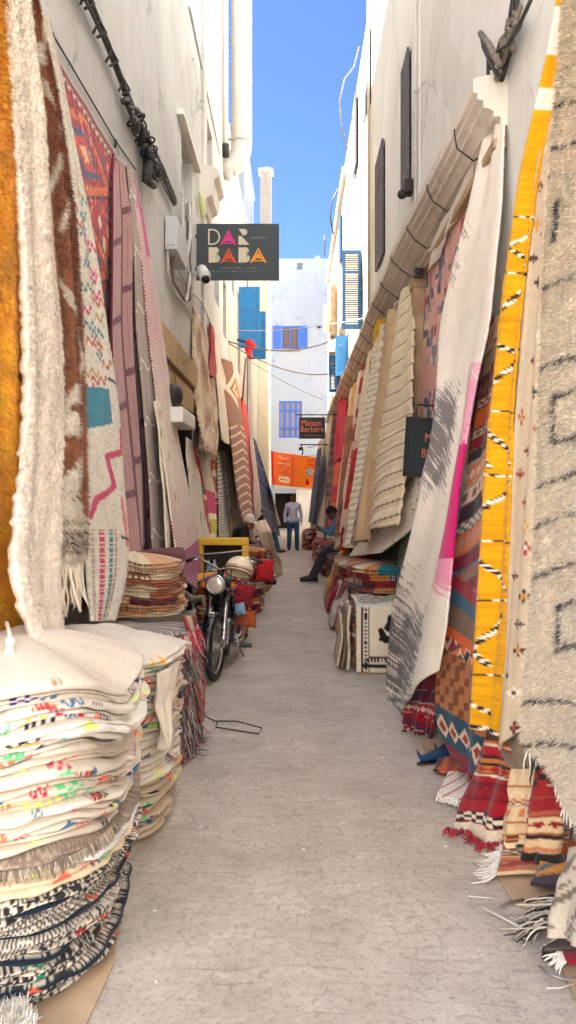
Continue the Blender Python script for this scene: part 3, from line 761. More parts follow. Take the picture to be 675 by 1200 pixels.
def stack(where, cx, cy, rx, ry, expo, z0, specs, N=200, seed=0, grow=.1, und=.02, group=None, droop=.03, jit=.018, rot=0, lump=1.0):
    """specs from the bottom up: (height, ridges, pattern, description[, name]). One rug each; returns the objects"""
    rs = random.Random(seed); out = []; nr = sum(s[1] for s in specs); th = np.linspace(0, 2*np.pi, N, endpoint=False)
    ct, st_ = np.cos(th), np.sin(th); rad = (np.abs(ct)**expo+np.abs(st_)**expo)**(-1/expo)
    Htot = sum(s[0] for s in specs); ph = [rs.uniform(0, 6.28) for _ in range(6)]
    total = len(specs); cr, sn = math.cos(rot), math.sin(rot)
    def und_z(hh, j):   # boundary height along the perimeter
        f = hh/Htot
        return und*f*(np.sin(2*th+ph[0])+.7*np.sin(3*th+ph[1])+.5*np.sin(5*th+ph[2]))-droop*f+lump*(.022*(noise(th*2.6, th*0+j*3.3, seed)-.5)+.014*(noise(th*7, th*0+j*1.9, seed+2)-.5))*(1 if j else 0)
    hcur = 0; j = 0
    for k, sp in enumerate(specs):
        hgt, rid, pat, desc = sp[:4]; nm = sp[4] if len(sp) > 4 else 'folded_rug'
        rows = []; zz = []; tt = []; f = (hcur+hgt/2)/Htot
        g = 1+grow*f+rs.uniform(-.02, .02); ox, oy = rs.uniform(-jit, jit), rs.uniform(-jit, jit)
        for r in range(rid):
            h0 = hcur+hgt*r/rid; h1 = hcur+hgt*(r+1)/rid; z_a = h0+und_z(h0, j); z_b = h1+und_z(h1, j+1); j += 1
            hr = hgt/rid; wob = lump*(.04*(noise(th*2.2, th*0+j*1.7, seed+9)-.5)+.03*(noise(th*6, th*0+j*2.1, seed+4)-.5))
            e = .0012
            for i in range(7):
                t = i/6; tz = e+(1-2*e)*t; off = -.95*hr*(1-math.sqrt(max(0, 1-(2*t-1)**2)))
                z = z_a*(1-tz)+z_b*tz
                x = rad*ct*rx*g+ct*(off+wob); y = rad*st_*ry*g+st_*(off+wob)
                rows.append(np.stack((cx+ox+x*cr-y*sn, cy+oy+x*sn+y*cr, z0+z), 1)); zz.append(np.full(N, (r+t)/rid)); tt.append(np.full(N, h0+hr*t))
        ctr = np.array((cx+ox, cy+oy, 0.0))
        for fct in (.93, .8, .55, .28):
            q2 = ctr+(rows[rid*7-1]-ctr)*np.array((fct, fct, 1)); mz = q2[:, 2].mean(); q2[:, 2] = mz+(q2[:, 2]-mz)*fct+droop*(hcur+hgt)/Htot*(1-fct**2)*.97+lump*.012*noise(3*fct*ct+9, 3*fct*st_+9, seed+k)*(1-fct); rows.append(q2); zz.append(np.full(N, 1.9)); tt.append(np.full(N, hcur+hgt))
        bot = []
        for fct in (.28, .55, .8, .93):
            q2 = ctr+(rows[0]-ctr)*np.array((fct, fct, 1)); mz = q2[:, 2].mean(); q2[:, 2] = mz+(q2[:, 2]-mz)*fct+droop*hcur/Htot*(1-fct**2)*.97; bot.append(q2)
        rows = bot+rows; zz = [np.full(N, -.9)]*4+zz; tt = [np.full(N, hcur)]*4+tt
        V = np.array(rows); n = len(V); a_ = V[n//2]; sl = np.concatenate(([0], np.cumsum(np.linalg.norm(np.diff(a_, axis=0), axis=1))))
        s = np.broadcast_to(sl, (n, N)); col = np.clip(pat(s, np.array(tt), np.array(zz)), .004, .92)
        i, jj = np.meshgrid(np.arange(n-1), np.arange(N), indexing='ij'); j2 = (jj+1) % N
        Q = np.stack(((i*N+jj).ravel(), (i*N+j2).ravel(), ((i+1)*N+j2).ravel(), ((i+1)*N+jj).ravel()), 1)
        Vf = V.reshape(-1, 3); c0 = len(Vf); Vf = np.concatenate((Vf, [V[0].mean(0)], [V[-1].mean(0)])); cc = np.concatenate((col.reshape(-1, 3), [col[0, 0]], [col[-1, 0]]))
        kk = np.arange(N); k2 = (kk+1) % N
        T = np.concatenate((np.stack((np.full(N, c0), k2, kk), 1), np.stack((np.full(N, c0+1), (n-1)*N+kk, (n-1)*N+k2), 1)))
        o = mk(nm, Vf, Q, T, M_WEAVE, cc)
        fromtop = total-1-k
        pl = 'topmost' if fromtop == 0 else 'lowest' if k == 0 else ORD[fromtop]+' from top'
        tag(o, f'{desc}, {pl} {where}', 'rug', group); out.append(o); hcur += hgt
    return out
# ------------------------------------------------------------------ ground
def sheet(name, pts, z, mat, kind=None, th=0.0):
    me = bpy.data.meshes.new(name)
    if th: 
        mb = MB(); mb.prism([(p[0], p[1]) for p in pts], (0, 0, z), (1, 0, 0), (0, 1, 0), (0, 0, th)); o = mb.build(name, mat)
    else:
        me.from_pydata([(p[0], p[1], z) for p in pts], [], [tuple(range(len(pts)))]); o = link(name, me, mat)
    return tag(o, kind=kind)
sheet('alley_ground', [(-150, -60), (150, -60), (150, 400), (-150, 400)], 0, M_GROUND, 'structure')

# ------------------------------------------------------------------ buildings
WL, WR = -1.5, 1.5
def facade(name, X, side, y0, y1, h1, openings, mat, thick=5.0, depth=.22, h0=-.1, label=None, cat='building'):
    """a building whose alley wall stands in the plane X (side -1: it lies to the left), with real openings (ya, yb, za, zb, depth)"""
    ys = sorted({y0, y1, *[o[0] for o in openings], *[o[1] for o in openings]}); zs = sorted({h0, h1, *[o[2] for o in openings], *[o[3] for o in openings]})
    V = []; Fc = []
    def quad(*p):
        k = len(V); V.extend(p); Fc.append((k, k+1, k+2, k+3))
    for i in range(len(ys)-1):
        for j in range(len(zs)-1):
            ym = (ys[i]+ys[i+1])/2; zm = (zs[j]+zs[j+1])/2
            if any(o[0] < ym < o[1] and o[2] < zm < o[3] for o in openings): continue
            quad((X, ys[i], zs[j]), (X, ys[i+1], zs[j]), (X, ys[i+1], zs[j+1]), (X, ys[i], zs[j+1]))
    for o in openings:
        ya, yb, za, zb = o[:4]; d = (o[4] if len(o) > 4 else depth)*side; Xb = X+d
        quad((X, ya, za), (Xb, ya, za), (Xb, ya, zb), (X, ya, zb)); quad((X, yb, za), (Xb, yb, za), (Xb, yb, zb), (X, yb, zb))
        quad((X, ya, za), (X, yb, za), (Xb, yb, za), (Xb, ya, za)); quad((X, ya, zb), (X, yb, zb), (Xb, yb, zb), (Xb, ya, zb))
        if len(o) > 4: quad((Xb, ya, za), (Xb, yb, za), (Xb, yb, zb), (Xb, ya, zb))
    Xo = X+side*thick
    quad((X, y0, h0), (Xo, y0, h0), (Xo, y0, h1), (X, y0, h1)); quad((X, y1, h0), (Xo, y1, h0), (Xo, y1, h1), (X, y1, h1))
    quad((X, y0, h1), (Xo, y0, h1), (Xo, y1, h1), (X, y1, h1)); quad((Xo, y0, h0), (Xo, y1, h0), (Xo, y1, h1), (Xo, y0, h1))
    t = thing(name, label, cat)
    me = bpy.data.meshes.new('wall'); me.from_pydata(V, [], Fc); bm = bmesh.new(); bm.from_mesh(me); bmesh.ops.remove_doubles(bm, verts=bm.verts, dist=1e-5); bmesh.ops.recalc_face_normals(bm, faces=bm.faces); bm.to_mesh(me); bm.free()
    link('wall', me, mat, t); return t
def window(parent, X, side, o, frame_mat, pane_mat=None, bars=(1, 2), depth=.12, fw=.06):
    ya, yb, za, zb = o[:4]; xa = X+side*depth; xb = X+side*(depth+.06)
    mb = MB(); lo, hi = min(xa, xb), max(xa, xb)
    for b in (((lo, ya, za), (hi, ya+fw, zb)), ((lo, yb-fw, za), (hi, yb, zb)), ((lo, ya+fw, za), (hi, yb-fw, za+fw)), ((lo, ya+fw, zb-fw), (hi, yb-fw, zb))): mb.box(*b)
    for k in range(bars[0]):
        y = ya+(yb-ya)*(k+1)/(bars[0]+1); mb.box((lo+.005, y-.02, za+fw), (hi-.005, y+.02, zb-fw))
    for k in range(bars[1]):
        z = za+(zb-za)*(k+1)/(bars[1]+1); mb.box((lo+.012, ya+fw, z-.015), (hi-.012, yb-fw, z+.015))
    f = mb.build('window', frame_mat, parent)
    xp = (xa+xb)/2; MB().box((xp-.006, ya+.01, za+.01), (xp+.006, yb-.01, zb-.01)).build('pane', pane_mat or M_GLASS, f); return f
def shutter(parent, c, wdt, hgt, axis, mat, slats=None, th=.035, name='shutter', solid=False):
    """a louvred leaf: c = lower corner, axis = direction of its width"""
    c = Vector(c); ax = Vector(axis).normalized(); nrm = ax.cross(Vector((0, 0, 1)))
    M = Matrix((( ax.x, nrm.x, 0, c.x), (ax.y, nrm.y, 0, c.y), (0, 0, 1, c.z), (0, 0, 0, 1)))
    mb = MB(); fw = min(.08, wdt*.18)
    mb.box((0, -th/2, 0), (fw, th/2, hgt), .004, M); mb.box((wdt-fw, -th/2, 0), (wdt, th/2, hgt), .004, M)
    for z0, z1 in ((0, .12), (hgt-.1, hgt), (hgt*.7, hgt*.7+.07)): mb.box((fw, -th/2+.002, z0), (wdt-fw, th/2-.002, z1), 0, M)
    s = mb.build(name, mat, parent)
    m2 = MB(); n = int(hgt/.055)
    if solid: m2.box((fw, -.009, .1), (wdt-fw, .009, hgt-.08), 0, M); n = 0
    for k in range(n):
        z = .12+(hgt-.24)*(k+.5)/n
        if abs(z-(hgt*.7+.035)) < .05: continue
        m2.box((fw, -.012, z-.006), (wdt-fw, .012, z+.03), 0, M @ Matrix.Translation((0, 0, 0)))
    m2.build('slats', slats or mat, s); return s

# near left white building
wl1 = (10.2, 11.25, 4.85, 6.55); wl2 = (14.4, 15.3, 5.4, 6.6); wl3 = (16.1, 16.9, 5.1, 6.3)
shopL = (7.5, 11.4, -.1, 2.75, 1.6)
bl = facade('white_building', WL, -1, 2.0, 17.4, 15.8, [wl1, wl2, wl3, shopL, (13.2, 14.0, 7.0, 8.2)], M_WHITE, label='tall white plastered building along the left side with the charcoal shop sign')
window(bl, WL, -1, wl1, M_WPLASTIC, bars=(2, 3)); window(bl, WL, -1, wl2, M_WPLASTIC); window(bl, WL, -1, wl3, M_WPLASTIC, bars=(1, 1)); window(bl, WL, -1, (13.2, 14.0, 7.0, 8.2), M_WPLASTIC)
mb = MB(); mb.box((WL-.03, 7.0, 3.22), (WL+.10, 11.9, 3.55), .012); mb.box((WL-.03, 7.2, 2.76), (WL+.05, 11.6, 3.215), .01); mb.box((WL+.048, 8.4, 2.84), (WL+.075, 8.9, 3.14), .01); mb.box((WL+.048, 9.3, 2.84), (WL+.075, 10.9, 3.14), .01)
for k in range(7):
    mb.box((WL+.07, 8.45+.06*k, 2.88+.03*(k % 2)), (WL+.09, 8.49+.06*k, 3.08), .004)
mb.build('shop_lintel', M_LINTEL, bl)
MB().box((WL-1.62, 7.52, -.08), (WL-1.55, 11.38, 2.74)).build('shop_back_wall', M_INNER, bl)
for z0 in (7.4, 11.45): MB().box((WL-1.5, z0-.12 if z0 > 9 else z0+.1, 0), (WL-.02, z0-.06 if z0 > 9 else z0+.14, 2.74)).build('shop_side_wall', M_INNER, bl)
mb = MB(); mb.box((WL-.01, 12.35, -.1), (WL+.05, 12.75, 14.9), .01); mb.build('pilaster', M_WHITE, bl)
mb = MB(); mb.box((WL-.01, 9.8, 6.56), (WL+.09, 11.6, 6.64), .008); mb.build('window_hood', M_STONE, bl)
# cream building further left, then the corner building
sh1 = (20.3, 21.3, 5.0, 7.1); sh2 = (25.0, 26.0, 4.9, 6.9)
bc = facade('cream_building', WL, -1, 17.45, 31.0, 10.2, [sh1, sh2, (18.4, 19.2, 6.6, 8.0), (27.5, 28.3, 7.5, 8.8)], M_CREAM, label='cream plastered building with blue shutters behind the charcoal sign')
for o_ in (sh1, sh2, (18.4, 19.2, 6.6, 8.0), (27.5, 28.3, 7.5, 8.8)): window(bc, WL, -1, o_, M_BLUE)
a_ = P(284, 412, 20.2); shutter(bc, (WL+.03, 20.25, P(0, 408, 20.25)[2]), .56, 1.62, (1, 0, 0), M_BLUE, solid=True)
shutter(bc, (WL+.03, 26.1, P(0, 421, 26.1)[2]), .50, 1.62, (1, -.05, 0), M_BLUE, solid=True)
MB().box((WL-.01, 24.2, 0.0), (WL+.03, 24.28, 9.9)).build('drain_pipe', M_NAVYWOOD, bc)
bk = facade('corner_building', -1.06, -1, 31.05, 34.5, 10.9, [(32, 33, 4, 5.4)], M_CREAM2, label='narrow cream corner building at the far left end of the alley')
window(bk, -1.06, -1, (32, 33, 4, 5.4), M_BLUE)
bt = thing('roof_house', 'pale bluish rooftop house rising behind the cream left roofs', 'building')
MB().box((-6, 24.5, 10.21), (-1.62, 30.5, 13.4)).build('wall', M_BLUEWHITE, bt)
MB().box((-6.05, 24.45, 13.402), (-1.57, 30.55, 13.52)).build('parapet', M_BLUEWHITE, bt)
tw = thing('chimney_tower', 'slim whitewashed chimney tower above the left hand roofs', 'chimney')
c0 = P(312, 200, 29); mb = MB(); mb.box((c0[0]-.22, 28.8, 10.21), (c0[0]+.2, 29.25, c0[2]-.1)); mb.build('shaft', M_CREAM, tw)
mb = MB(); mb.box((c0[0]-.29, 28.72, c0[2]-.1), (c0[0]+.27, 29.33, c0[2]+.02), .02); mb.ball((c0[0], 29.02, c0[2]+.02), (.2, .2, .1)); mb.build('cap', M_CREAM, tw)

sqh = thing('unseen_bounce_house', 'unseen white house added behind the camera to bounce sunlight into the alley', 'building'); MB().box((-14, -14, 0), (14, -7, 11)).build('wall', M_WHITE2, sqh)  # added out of view: its sunlit wall reflects fill light up the alley
for k_ in range(5):
    MB().box((-9+4.2*k_, -7.02, 4.2), (-8+4.2*k_, -6.97, 5.8)).build('window', M_BLUE, sqh)
sdh = thing('unseen_shade_house', 'unseen house added beside the cross street to shade it', 'building'); MB().box((-8, 34.8, 0), (-3.2, 44, 8.5)).build('wall', M_CREAM, sdh)  # added out of sight to block sun from the cross street and end wall
setb = thing('unseen_shade_block', 'unseen block added behind the cream left roof to shade the right wall', 'building'); MB().box((-9, 17.5, 10.21), (-4.2, 31, 15.5)).build('wall', M_CREAM, setb)  # hidden mass added to keep direct sun off the right cream facade
# right side: near white building with the shop cornice
ro = [(9.85, 10.45, 5.75, 7.45), (12.7, 13.8, 5.7, 7.6)]
ro2 = [(15.0, 15.9, 9.4, 10.9), (18.0, 19.1, 9.5, 11.2), (24, 25, 9.1, 10.6), (16.9, 17.9, 5.2, 7.1), (21.3, 22.2, 4.9, 6.3), (25, 26, 4.9, 6.2), (29, 30, 8, 9.6)]
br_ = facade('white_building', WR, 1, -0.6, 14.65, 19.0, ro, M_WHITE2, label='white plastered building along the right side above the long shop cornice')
for o_ in ro: window(br_, WR, 1, o_, M_DARKWOOD, depth=.02)
for o_ in ro:
    s_ = shutter(br_, (WR-.04, o_[0], o_[2]), (o_[1]-o_[0]), o_[3]-o_[2], (0, 1, 0), M_DARKWOOD)
mb = MB(); mb.box((WR-.02, 9.15, 4.9), (WR+.01, 9.45, 13.4), .006); mb.tube([(WR-.05, 9.2, 13.4), (WR-.05, 9.2, 5.1)], .018); mb.build('pilaster', M_WHITE2, br_)
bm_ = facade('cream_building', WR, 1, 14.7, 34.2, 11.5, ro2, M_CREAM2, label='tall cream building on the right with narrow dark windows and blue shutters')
for k, o_ in enumerate(ro2):
    window(bm_, WR, 1, o_, M_NAVYWOOD, depth=.05)
for k in (0, 1, 2, 6):
    o_ = ro2[k]; shutter(bm_, (WR-.05, o_[0], o_[2]), o_[1]-o_[0], o_[3]-o_[2], (0, 1, 0), M_DARKWOOD if k < 2 else M_NAVYWOOD)
shutter(bm_, (WR-.02, 16.95, P(0, 386, 16.95)[2]), .43, 1.75, (-1, 0, 0), M_NAVYWOOD, M_SLAT)
shutter(bm_, (WR-.02, 21.3, P(0, 440, 21.3)[2]), .34, 1.1, (-1, -.1, 0), M_BLUE)
shutter(bm_, (WR-.02, 25.1, P(0, 460, 25.1)[2]), .36, 1.2, (-1, -.2, 0), M_BLUE)
mb = MB(); mb.box((WR-.11, 22.3, 11.0), (WR-.002, 34.0, 11.25), .01); mb.box((WR-.32, 30.6, 8.3), (WR-.003, 31.2, 9.3), .01); mb.build('roof_ledge', M_CREAM2, bm_)
for (ya, za, zb) in ((27.0, 7.3, 9.1), (28.3, 6.2, 7.0)):
    MB().box((WR-.22, ya, za), (WR-.003, ya+.7, zb), .01).build('wooden_bay', M_WOOD, bm_)
mb = MB(); mb.tube([(WR-.05, 15.0, 11.4), (WR-.05, 15.02, 8), (WR-.05, 15.0, 4.9)], .03); mb.build('drain_pipe', M_CREAM, bm_)

# shop cornice: moulded profile run along the right wall
prof = [(1.499, 4.30), (1.43, 4.30), (1.43, 4.36), (1.36, 4.36), (1.36, 4.40), (1.30, 4.42), (1.26, 4.42), (1.26, 4.47), (1.20, 4.48), (1.20, 4.52), (1.16, 4.53), (1.16, 4.62), (1.18, 4.63), (1.30, 4.65), (1.499, 4.655)]
cor = thing('shop_cornice', 'long grey moulded cornice with iron hooks above the right hand shops', 'cornice')
rs = random.Random(3); V = []; Fc = []; yy = np.arange(5.4, 30.01, .5); n = len(prof)
def cx_(y): return .11*max(0, 1-(y-5.4)/4)+.03*max(0, (y-12)/18)
for y in yy:
    dz = .012*math.sin(y*1.7)
    for k, (x, z) in enumerate(prof): V.append((x+cx_(y)*(1.499-x)/.38, y, z+dz))
for i in range(len(yy)-1):
    for k in range(n): Fc.append((i*n+k, i*n+(k+1) % n, (i+1)*n+(k+1) % n, (i+1)*n+k))
Fc += [tuple(range(n))[::-1], tuple((len(yy)-1)*n+k for k in range(n))]
me = bpy.data.meshes.new('moulding'); me.from_pydata(V, [], Fc); link('moulding', me, M_STONE, cor)
mb = MB(); mb.box((WR-.10, 5.4, 4.14), (WR-.003, 30, 4.21), .01); mb.build('hanging_rail', M_WOOD, cor)
for k in range(17):
    y = 5.9+k*1.05
    MB().tube([(1.43, y, 4.295), (1.38, y+.01, 4.27), (1.25, y, 4.36), (1.13+cx_(y), y-.01, 4.47), (1.13+cx_(y), y-.02, 4.50)], .007, 6).build('hook', M_IRON, cor)
for ya in (8.62, 12.9, 17.6):
    t = thing('wooden_post', {8.62: 'weathered wooden post beside the pink patchwork rug', 12.9: 'weathered wooden post amid the cream ridged rugs', 17.6: 'wooden post near the red and rust rugs'}[ya], 'post')
    MB().box((1.34, ya, 0), (1.48, ya+.2, 4.13), .012).build('shaft', M_WOOD, t); MB().box((1.32, ya-.02, 4.03), (1.489, ya+.22, 4.135), .01).build('cap', M_WOOD, t)
o_ = MB().box((1.30, 8.3, 4.06), (1.40, 8.4, 4.16), .01)
t = thing('wall_speaker', 'small black box under the cornice by the wooden post', 'speaker'); o_.build('body', M_BLACK, t); MB().cyl((1.35, 8.296, 4.11), (1.35, 8.304, 4.11), .035).build('grille', M_IRON, t)

# end building
EZ = 38.0
be = thing('end_building', 'pale blue white building closing the far end of the alley', 'building')
def front_wall(x0, x1, h1, ops, y, thick, mat, parent):
    xs = sorted({x0, x1, *[o[0] for o in ops], *[o[1] for o in ops]}); zs = sorted({-.1, h1, *[o[2] for o in ops], *[o[3] for o in ops]}); V = []; Fc = []
    def quad(*p):
        k = len(V); V.extend(p); Fc.append((k, k+1, k+2, k+3))
    for i in range(len(xs)-1):
        for j in range(len(zs)-1):
            xm = (xs[i]+xs[i+1])/2; zm = (zs[j]+zs[j+1])/2
            if any(o[0] < xm < o[1] and o[2] < zm < o[3] for o in ops): continue
            quad((xs[i], y, zs[j]), (xs[i+1], y, zs[j]), (xs[i+1], y, zs[j+1]), (xs[i], y, zs[j+1]))
    for o in ops:
        d = o[4]; a, b, c, e = o[:4]
        quad((a, y, c), (a, y+d, c), (a, y+d, e), (a, y, e)); quad((b, y, c), (b, y+d, c), (b, y+d, e), (b, y, e)); quad((a, y, e), (b, y, e), (b, y+d, e), (a, y+d, e)); quad((a, y, c), (b, y, c), (b, y+d, c), (a, y+d, c)); quad((a, y+d, c), (b, y+d, c), (b, y+d, e), (a, y+d, e))
    quad((x0, y, -.1), (x0, y+thick, -.1), (x0, y+thick, h1), (x0, y, h1)); quad((x1, y, -.1), (x1, y+thick, -.1), (x1, y+thick, h1), (x1, y, h1)); quad((x0, y, h1), (x1, y, h1), (x1, y+thick, h1), (x0, y+thick, h1)); quad((x0, y+thick, -.1), (x1, y+thick, -.1), (x1, y+thick, h1), (x0, y+thick, h1))
    me = bpy.data.meshes.new('wall'); me.from_pydata(V, [], Fc); bm = bmesh.new(); bm.from_mesh(me); bmesh.ops.remove_doubles(bm, verts=bm.verts, dist=1e-5); bmesh.ops.recalc_face_normals(bm, faces=bm.faces); bm.to_mesh(me); bm.free(); link('wall', me, mat, parent)
def rx(px): return (px-345)*EZ/F
def rz(py): return CAM_H-(py-580)*EZ/F
wA = (rx(330), rx(350), rz(409), rz(382), .15); wB = (rx(327), rx(354), rz(513), rz(470), .1); wC = (rx(348), rx(354.5), rz(316), rz(308), .25); gate = (rx(322), rx(347), -.1, rz(578), 1.6)
front_wall(-5, 5, rz(303), [wA, wB, wC, gate], EZ, 6, M_BLUEWHITE, be)
front = MB(); front.box((rx(320), EZ-.03, 0), (rx(379), EZ-.004, rz(572))); 
def ewin(o, mat, bars, pane):
    mb = MB(); fw = .07; y = EZ+o[4]-.1
    a, b, c, e = o[:4]
    for q in (((a, y, c), (a+fw, y+.06, e)), ((b-fw, y, c), (b, y+.06, e)), ((a+fw, y, c), (b-fw, y+.06, c+fw)), ((a+fw, y, e-fw), (b-fw, y+.06, e))): mb.box(*q)
    for k in range(bars[0]):
        x = a+(b-a)*(k+1)/(bars[0]+1); mb.box((x-.035, y-.01, c+fw), (x+.035, y+.05, e-fw))
    for k in bars[1]: z = c+(e-c)*k; mb.box((a+fw, y-.004, z-.04), (b-fw, y+.055, z+.04))
    f = mb.build('window', mat, be); MB().box((a+.01, y+.062, c+.01), (b-.01, y+.08, e-.01)).build('pane', pane, f)
M_PANE2 = pm('pale_pane', sr(128, 126, 154), .4, var=.1); M_CURT = pm('brown_curtain', sr(112, 94, 92), .8, var=.2)
ewin(wB, M_BLUE2, (3, (.26, .74)), M_PANE2); ewin(wA, M_BLUE2, (1, ()), M_CURT)
for x, d in ((rx(319.5), 1), (rx(350.3), 1)): shutter(be, (x, EZ-.03, rz(409)), .42, rz(382)-rz(409), (1, 0, 0), M_BLUE2)
MB().box((rx(329), EZ-.14, rz(412)), (rx(352), EZ-.004, rz(409.5)), .01).build('window_sill', M_WOOD, be)
mb = MB(); mb.box((rx(321), EZ-.035, rz(573)), (rx(373), EZ-.004, rz(568)), .005); mb.build('gate_band', M_CREAM, be)
MB().box((rx(347.2), EZ-.03, 0), (rx(374), EZ-.004, rz(574)), .004).build('plinth', M_STONE, be)
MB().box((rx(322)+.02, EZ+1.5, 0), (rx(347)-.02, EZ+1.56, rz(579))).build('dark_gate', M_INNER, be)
t = thing('rooftop_rubble', 'pale broken parapet block on the end building roof', 'parapet')
mb = MB(); mb.box((rx(369), EZ+.3, rz(303)), (rx(377), EZ+1, rz(299)), .08); mb.box((rx(371), EZ+.35, rz(299)), (rx(375), EZ+.9, rz(297)), .08); mb.build('block', M_CREAM, t)
t = thing('small_lamp', 'small black lamp on the pale end wall right of the upper window', 'lamp'); c0 = P(374, 383, EZ-.1)
mb = MB(); mb.ball(c0, (.08, .1, .08)); mb.tube([c0, c0+np.array((0, .1, .02))], .02); mb.build('lamp_head', M_BLACK, t)

# ------------------------------------------------------------------ duct, hood, boxes, cables on the left wall
dt = thing('ventilation_duct', 'fat white flexible duct running down the left wall to an elbow', 'duct')
dX, dY, dr = P(283, 0, 16.4)[0], 16.4, .22
mb = MB(); zz = np.arange(P(0, 168, 16.4)[2], 14.6, .06); mb.tube([(dX, dY, z) for z in zz], [dr*(1.0+.035*(k % 2)+(.03 if k % 22 == 0 else 0)) for k in range(len(zz))], 24); mb.build('duct_body', M_DUCT, dt)
ze = P(0, 170, 16.4)[2]; mb = MB(); pts = []; rr = []
for k in range(13):
    a = R(90)*k/12*.9; pts.append((dX-.34*(1-math.cos(a)), dY-.05*math.sin(a), ze-.50*math.sin(a))); rr.append(dr*(1.03 if k % 4 == 0 else 1.0))
pts.append((WL-.05, dY-.05, pts[-1][2]-.12)); rr.append(dr); mb.tube(pts, rr, 24); mb.build('elbow', M_DUCT, dt)
for z in (ze+.1, ze+2.2, ze+4.2): MB().box((WL-.02, dY-.02, z), (dX, dY+.02, z+.04)).build('bracket', M_STEEL, dt)
t = thing('wall_pipe', 'thin white drain pipe beside the fat flexible duct', 'pipe'); pX = WL+.07
mb = MB(); mb.tube([(pX, 16.0, 14.8), (pX, 16.0, 8.9)], .05, 10); mb.build('pipe_body', M_WPLASTIC, t); mb = MB(); mb.cyl((pX, 16, 9.0), (pX, 16, 8.75), .075); mb.build('pipe_end', M_IRON, t)
hood = thing('window_hood', 'scalloped grey canopy jutting from the white left wall above the sign', 'canopy'); pr = []
X0, zt = WL-.01, P(0, 186, 11.9)[2]
poly = [(0, 0), (.20, -.02), (.31, -.08), (.30, -.15), (.23, -.20), (.22, -.30), (.20, -.38), (.12, -.42), (.09, -.50), (0, -.52)]
mb = MB(); mb.prism([(x*1.05, z*1.25) for x, z in poly], (X0, 12.1, zt), (1, 0, 0), (0, 0, 1), (0, .9, 0)); mb.build('canopy', M_STONE, hood)
o = hang('pale_green_cloth', 'pale green cloth hanging under the scalloped canopy', 'cloth', [((233, 225, 1.45), (238, 228, 1.42)), ((236, 256, 1.44), (241, 252, 1.38))], p_plain(sr(206, 214, 150)), cell=.03, seed=2)

def cablerun(name, label, cat, px, X, n, rad, mat, spread=.05, seed=0, sag=0):
    rs = random.Random(seed); t = thing(name, label, cat)
    base = [Vector(PX(x, y, X)) for x, y in px]; pts = []
    for a, b in zip(base[:-1], base[1:]):
        m = max(3, int((b-a).length/.12))
        pts += [a.lerp(b, k/m) for k in range(m)]
    pts.append(base[-1])
    for s_ in range(n):
        o1, o2 = rs.uniform(-spread, spread), rs.uniform(0, spread*.7); p1, p2 = rs.uniform(0, 6), rs.uniform(.8, 2.2); cur = []
        for p in pts: cur.append(p+Vector((o2*(1 if X < 0 else -1), 0, o1*(.7+.5*math.sin(p.y*p2*.6+p1))+spread*.25*math.sin(p.y*p2+p1))))
        MB().tube(cur, rad*rs.uniform(.7, 1.4), 6).build('cable', mat if s_ % 3 else M_CABLEB, t)
    return t
ct = cablerun('cable_bundle', 'thick bundle of black cables clipped along the left white wall', 'cables', [(70, -60), (100, 0), (122, 50), (140, 95), (153, 130), (172, 172), (196, 222), (203, 236)], -1.47, 6, .014, M_CABLE, .06, 4)
rs = random.Random(8)
mb = MB()
for k in range(44):
    f = rs.random(); px_, py_ = (150+f*40+rs.uniform(-6, 5), 118+f*92+rs.uniform(-7, 7)); p = PX(px_, py_, -1.42+rs.uniform(-.04, .05)); q_ = Vector(p); d_ = Vector((rs.uniform(-.3, .3), rs.uniform(.3, 1), rs.uniform(-.8, .5))).normalized()*rs.uniform(.04, .09); mb.tube([q_-d_, q_-d_*.6, q_+d_*.6, q_+d_], [.012, rs.uniform(.018, .034), rs.uniform(.018, .034), .012], 8)
for k in range(14):
    f = rs.random(); p = PX(152+f*36, 122+f*90, -1.42); mb.ring(p, (rs.uniform(-1, 1), rs.uniform(-.3, .3), rs.uniform(-1, 1)), rs.uniform(.05, .1), .010, 12, 5)
mb.tube([PX(174, 178, -1.42), PX(172, 212, -1.42), PX(180, 216, -1.4)], .05, 8); mb.build('connector_cluster', M_CABLE, ct)
for k in range(4):
    px_ = 97+k*15; py_ = (px_-100)*2.26; p = Vector(PX(px_-3, py_+12, -1.47)); MB().tube([p, p+Vector((.05, 0, .10)), p+Vector((.09, .02, .02)), p+Vector((.03, 0, -.03))], .012, 6).build('clip', M_CABLE, ct)
t = thing('rug_wire', 'thin steel wire along the left wall that the rugs hang from', 'wire'); MB().tube([PX(x, y, -1.485) for x, y in ((20, -40), (45, 12), (90, 88), (134, 163), (160, 200))], .006, 6).build('wire', M_IRON, t)
for px_, py_ in ((60, 38), (134, 163)): MB().tube([PX(px_, py_, -1.49), PX(px_+2, py_+2, -1.42), PX(px_+1, py_+10, -1.43)], .01, 6).build('hook', M_IRON, t)
t = thing('conduit', 'thin grey conduit slanting down the upper left white wall', 'pipe'); MB().tube([PX(x, y, -1.485) for x, y in ((222, 8), (238, 85), (258, 182))], .02, 6).build('conduit_pipe', M_GPLASTIC, t)
def elbox(name, label, px0, py0, px1, py1, X, dpt, mat):
    a = PX(px0, py1, X); b = PX(px1, py0, X); t = thing(name, label, 'box'); zb = min(a[2], b[2]); sd = 1 if X < 0 else -1
    zt_ = PX(px0, py0, X)[2]; zb = PX(px0, py1, X)[2]
    MB().box((min(X, X+sd*dpt), a[1], zb), (max(X, X+sd*dpt), b[1], zt_), .012).build('case', mat, t)
    MB().box((min(X, X+sd*dpt)+.01, a[1]-.012, zb+.05), (max(X, X+sd*dpt)-.01, a[1]-.001, zt_-.05), .004).build('door', mat, t); return t
elbox('junction_box', 'pale grey junction box on the left wall beneath the tall window', 193, 253, 206, 292, -1.49, .14, M_GPLASTIC)
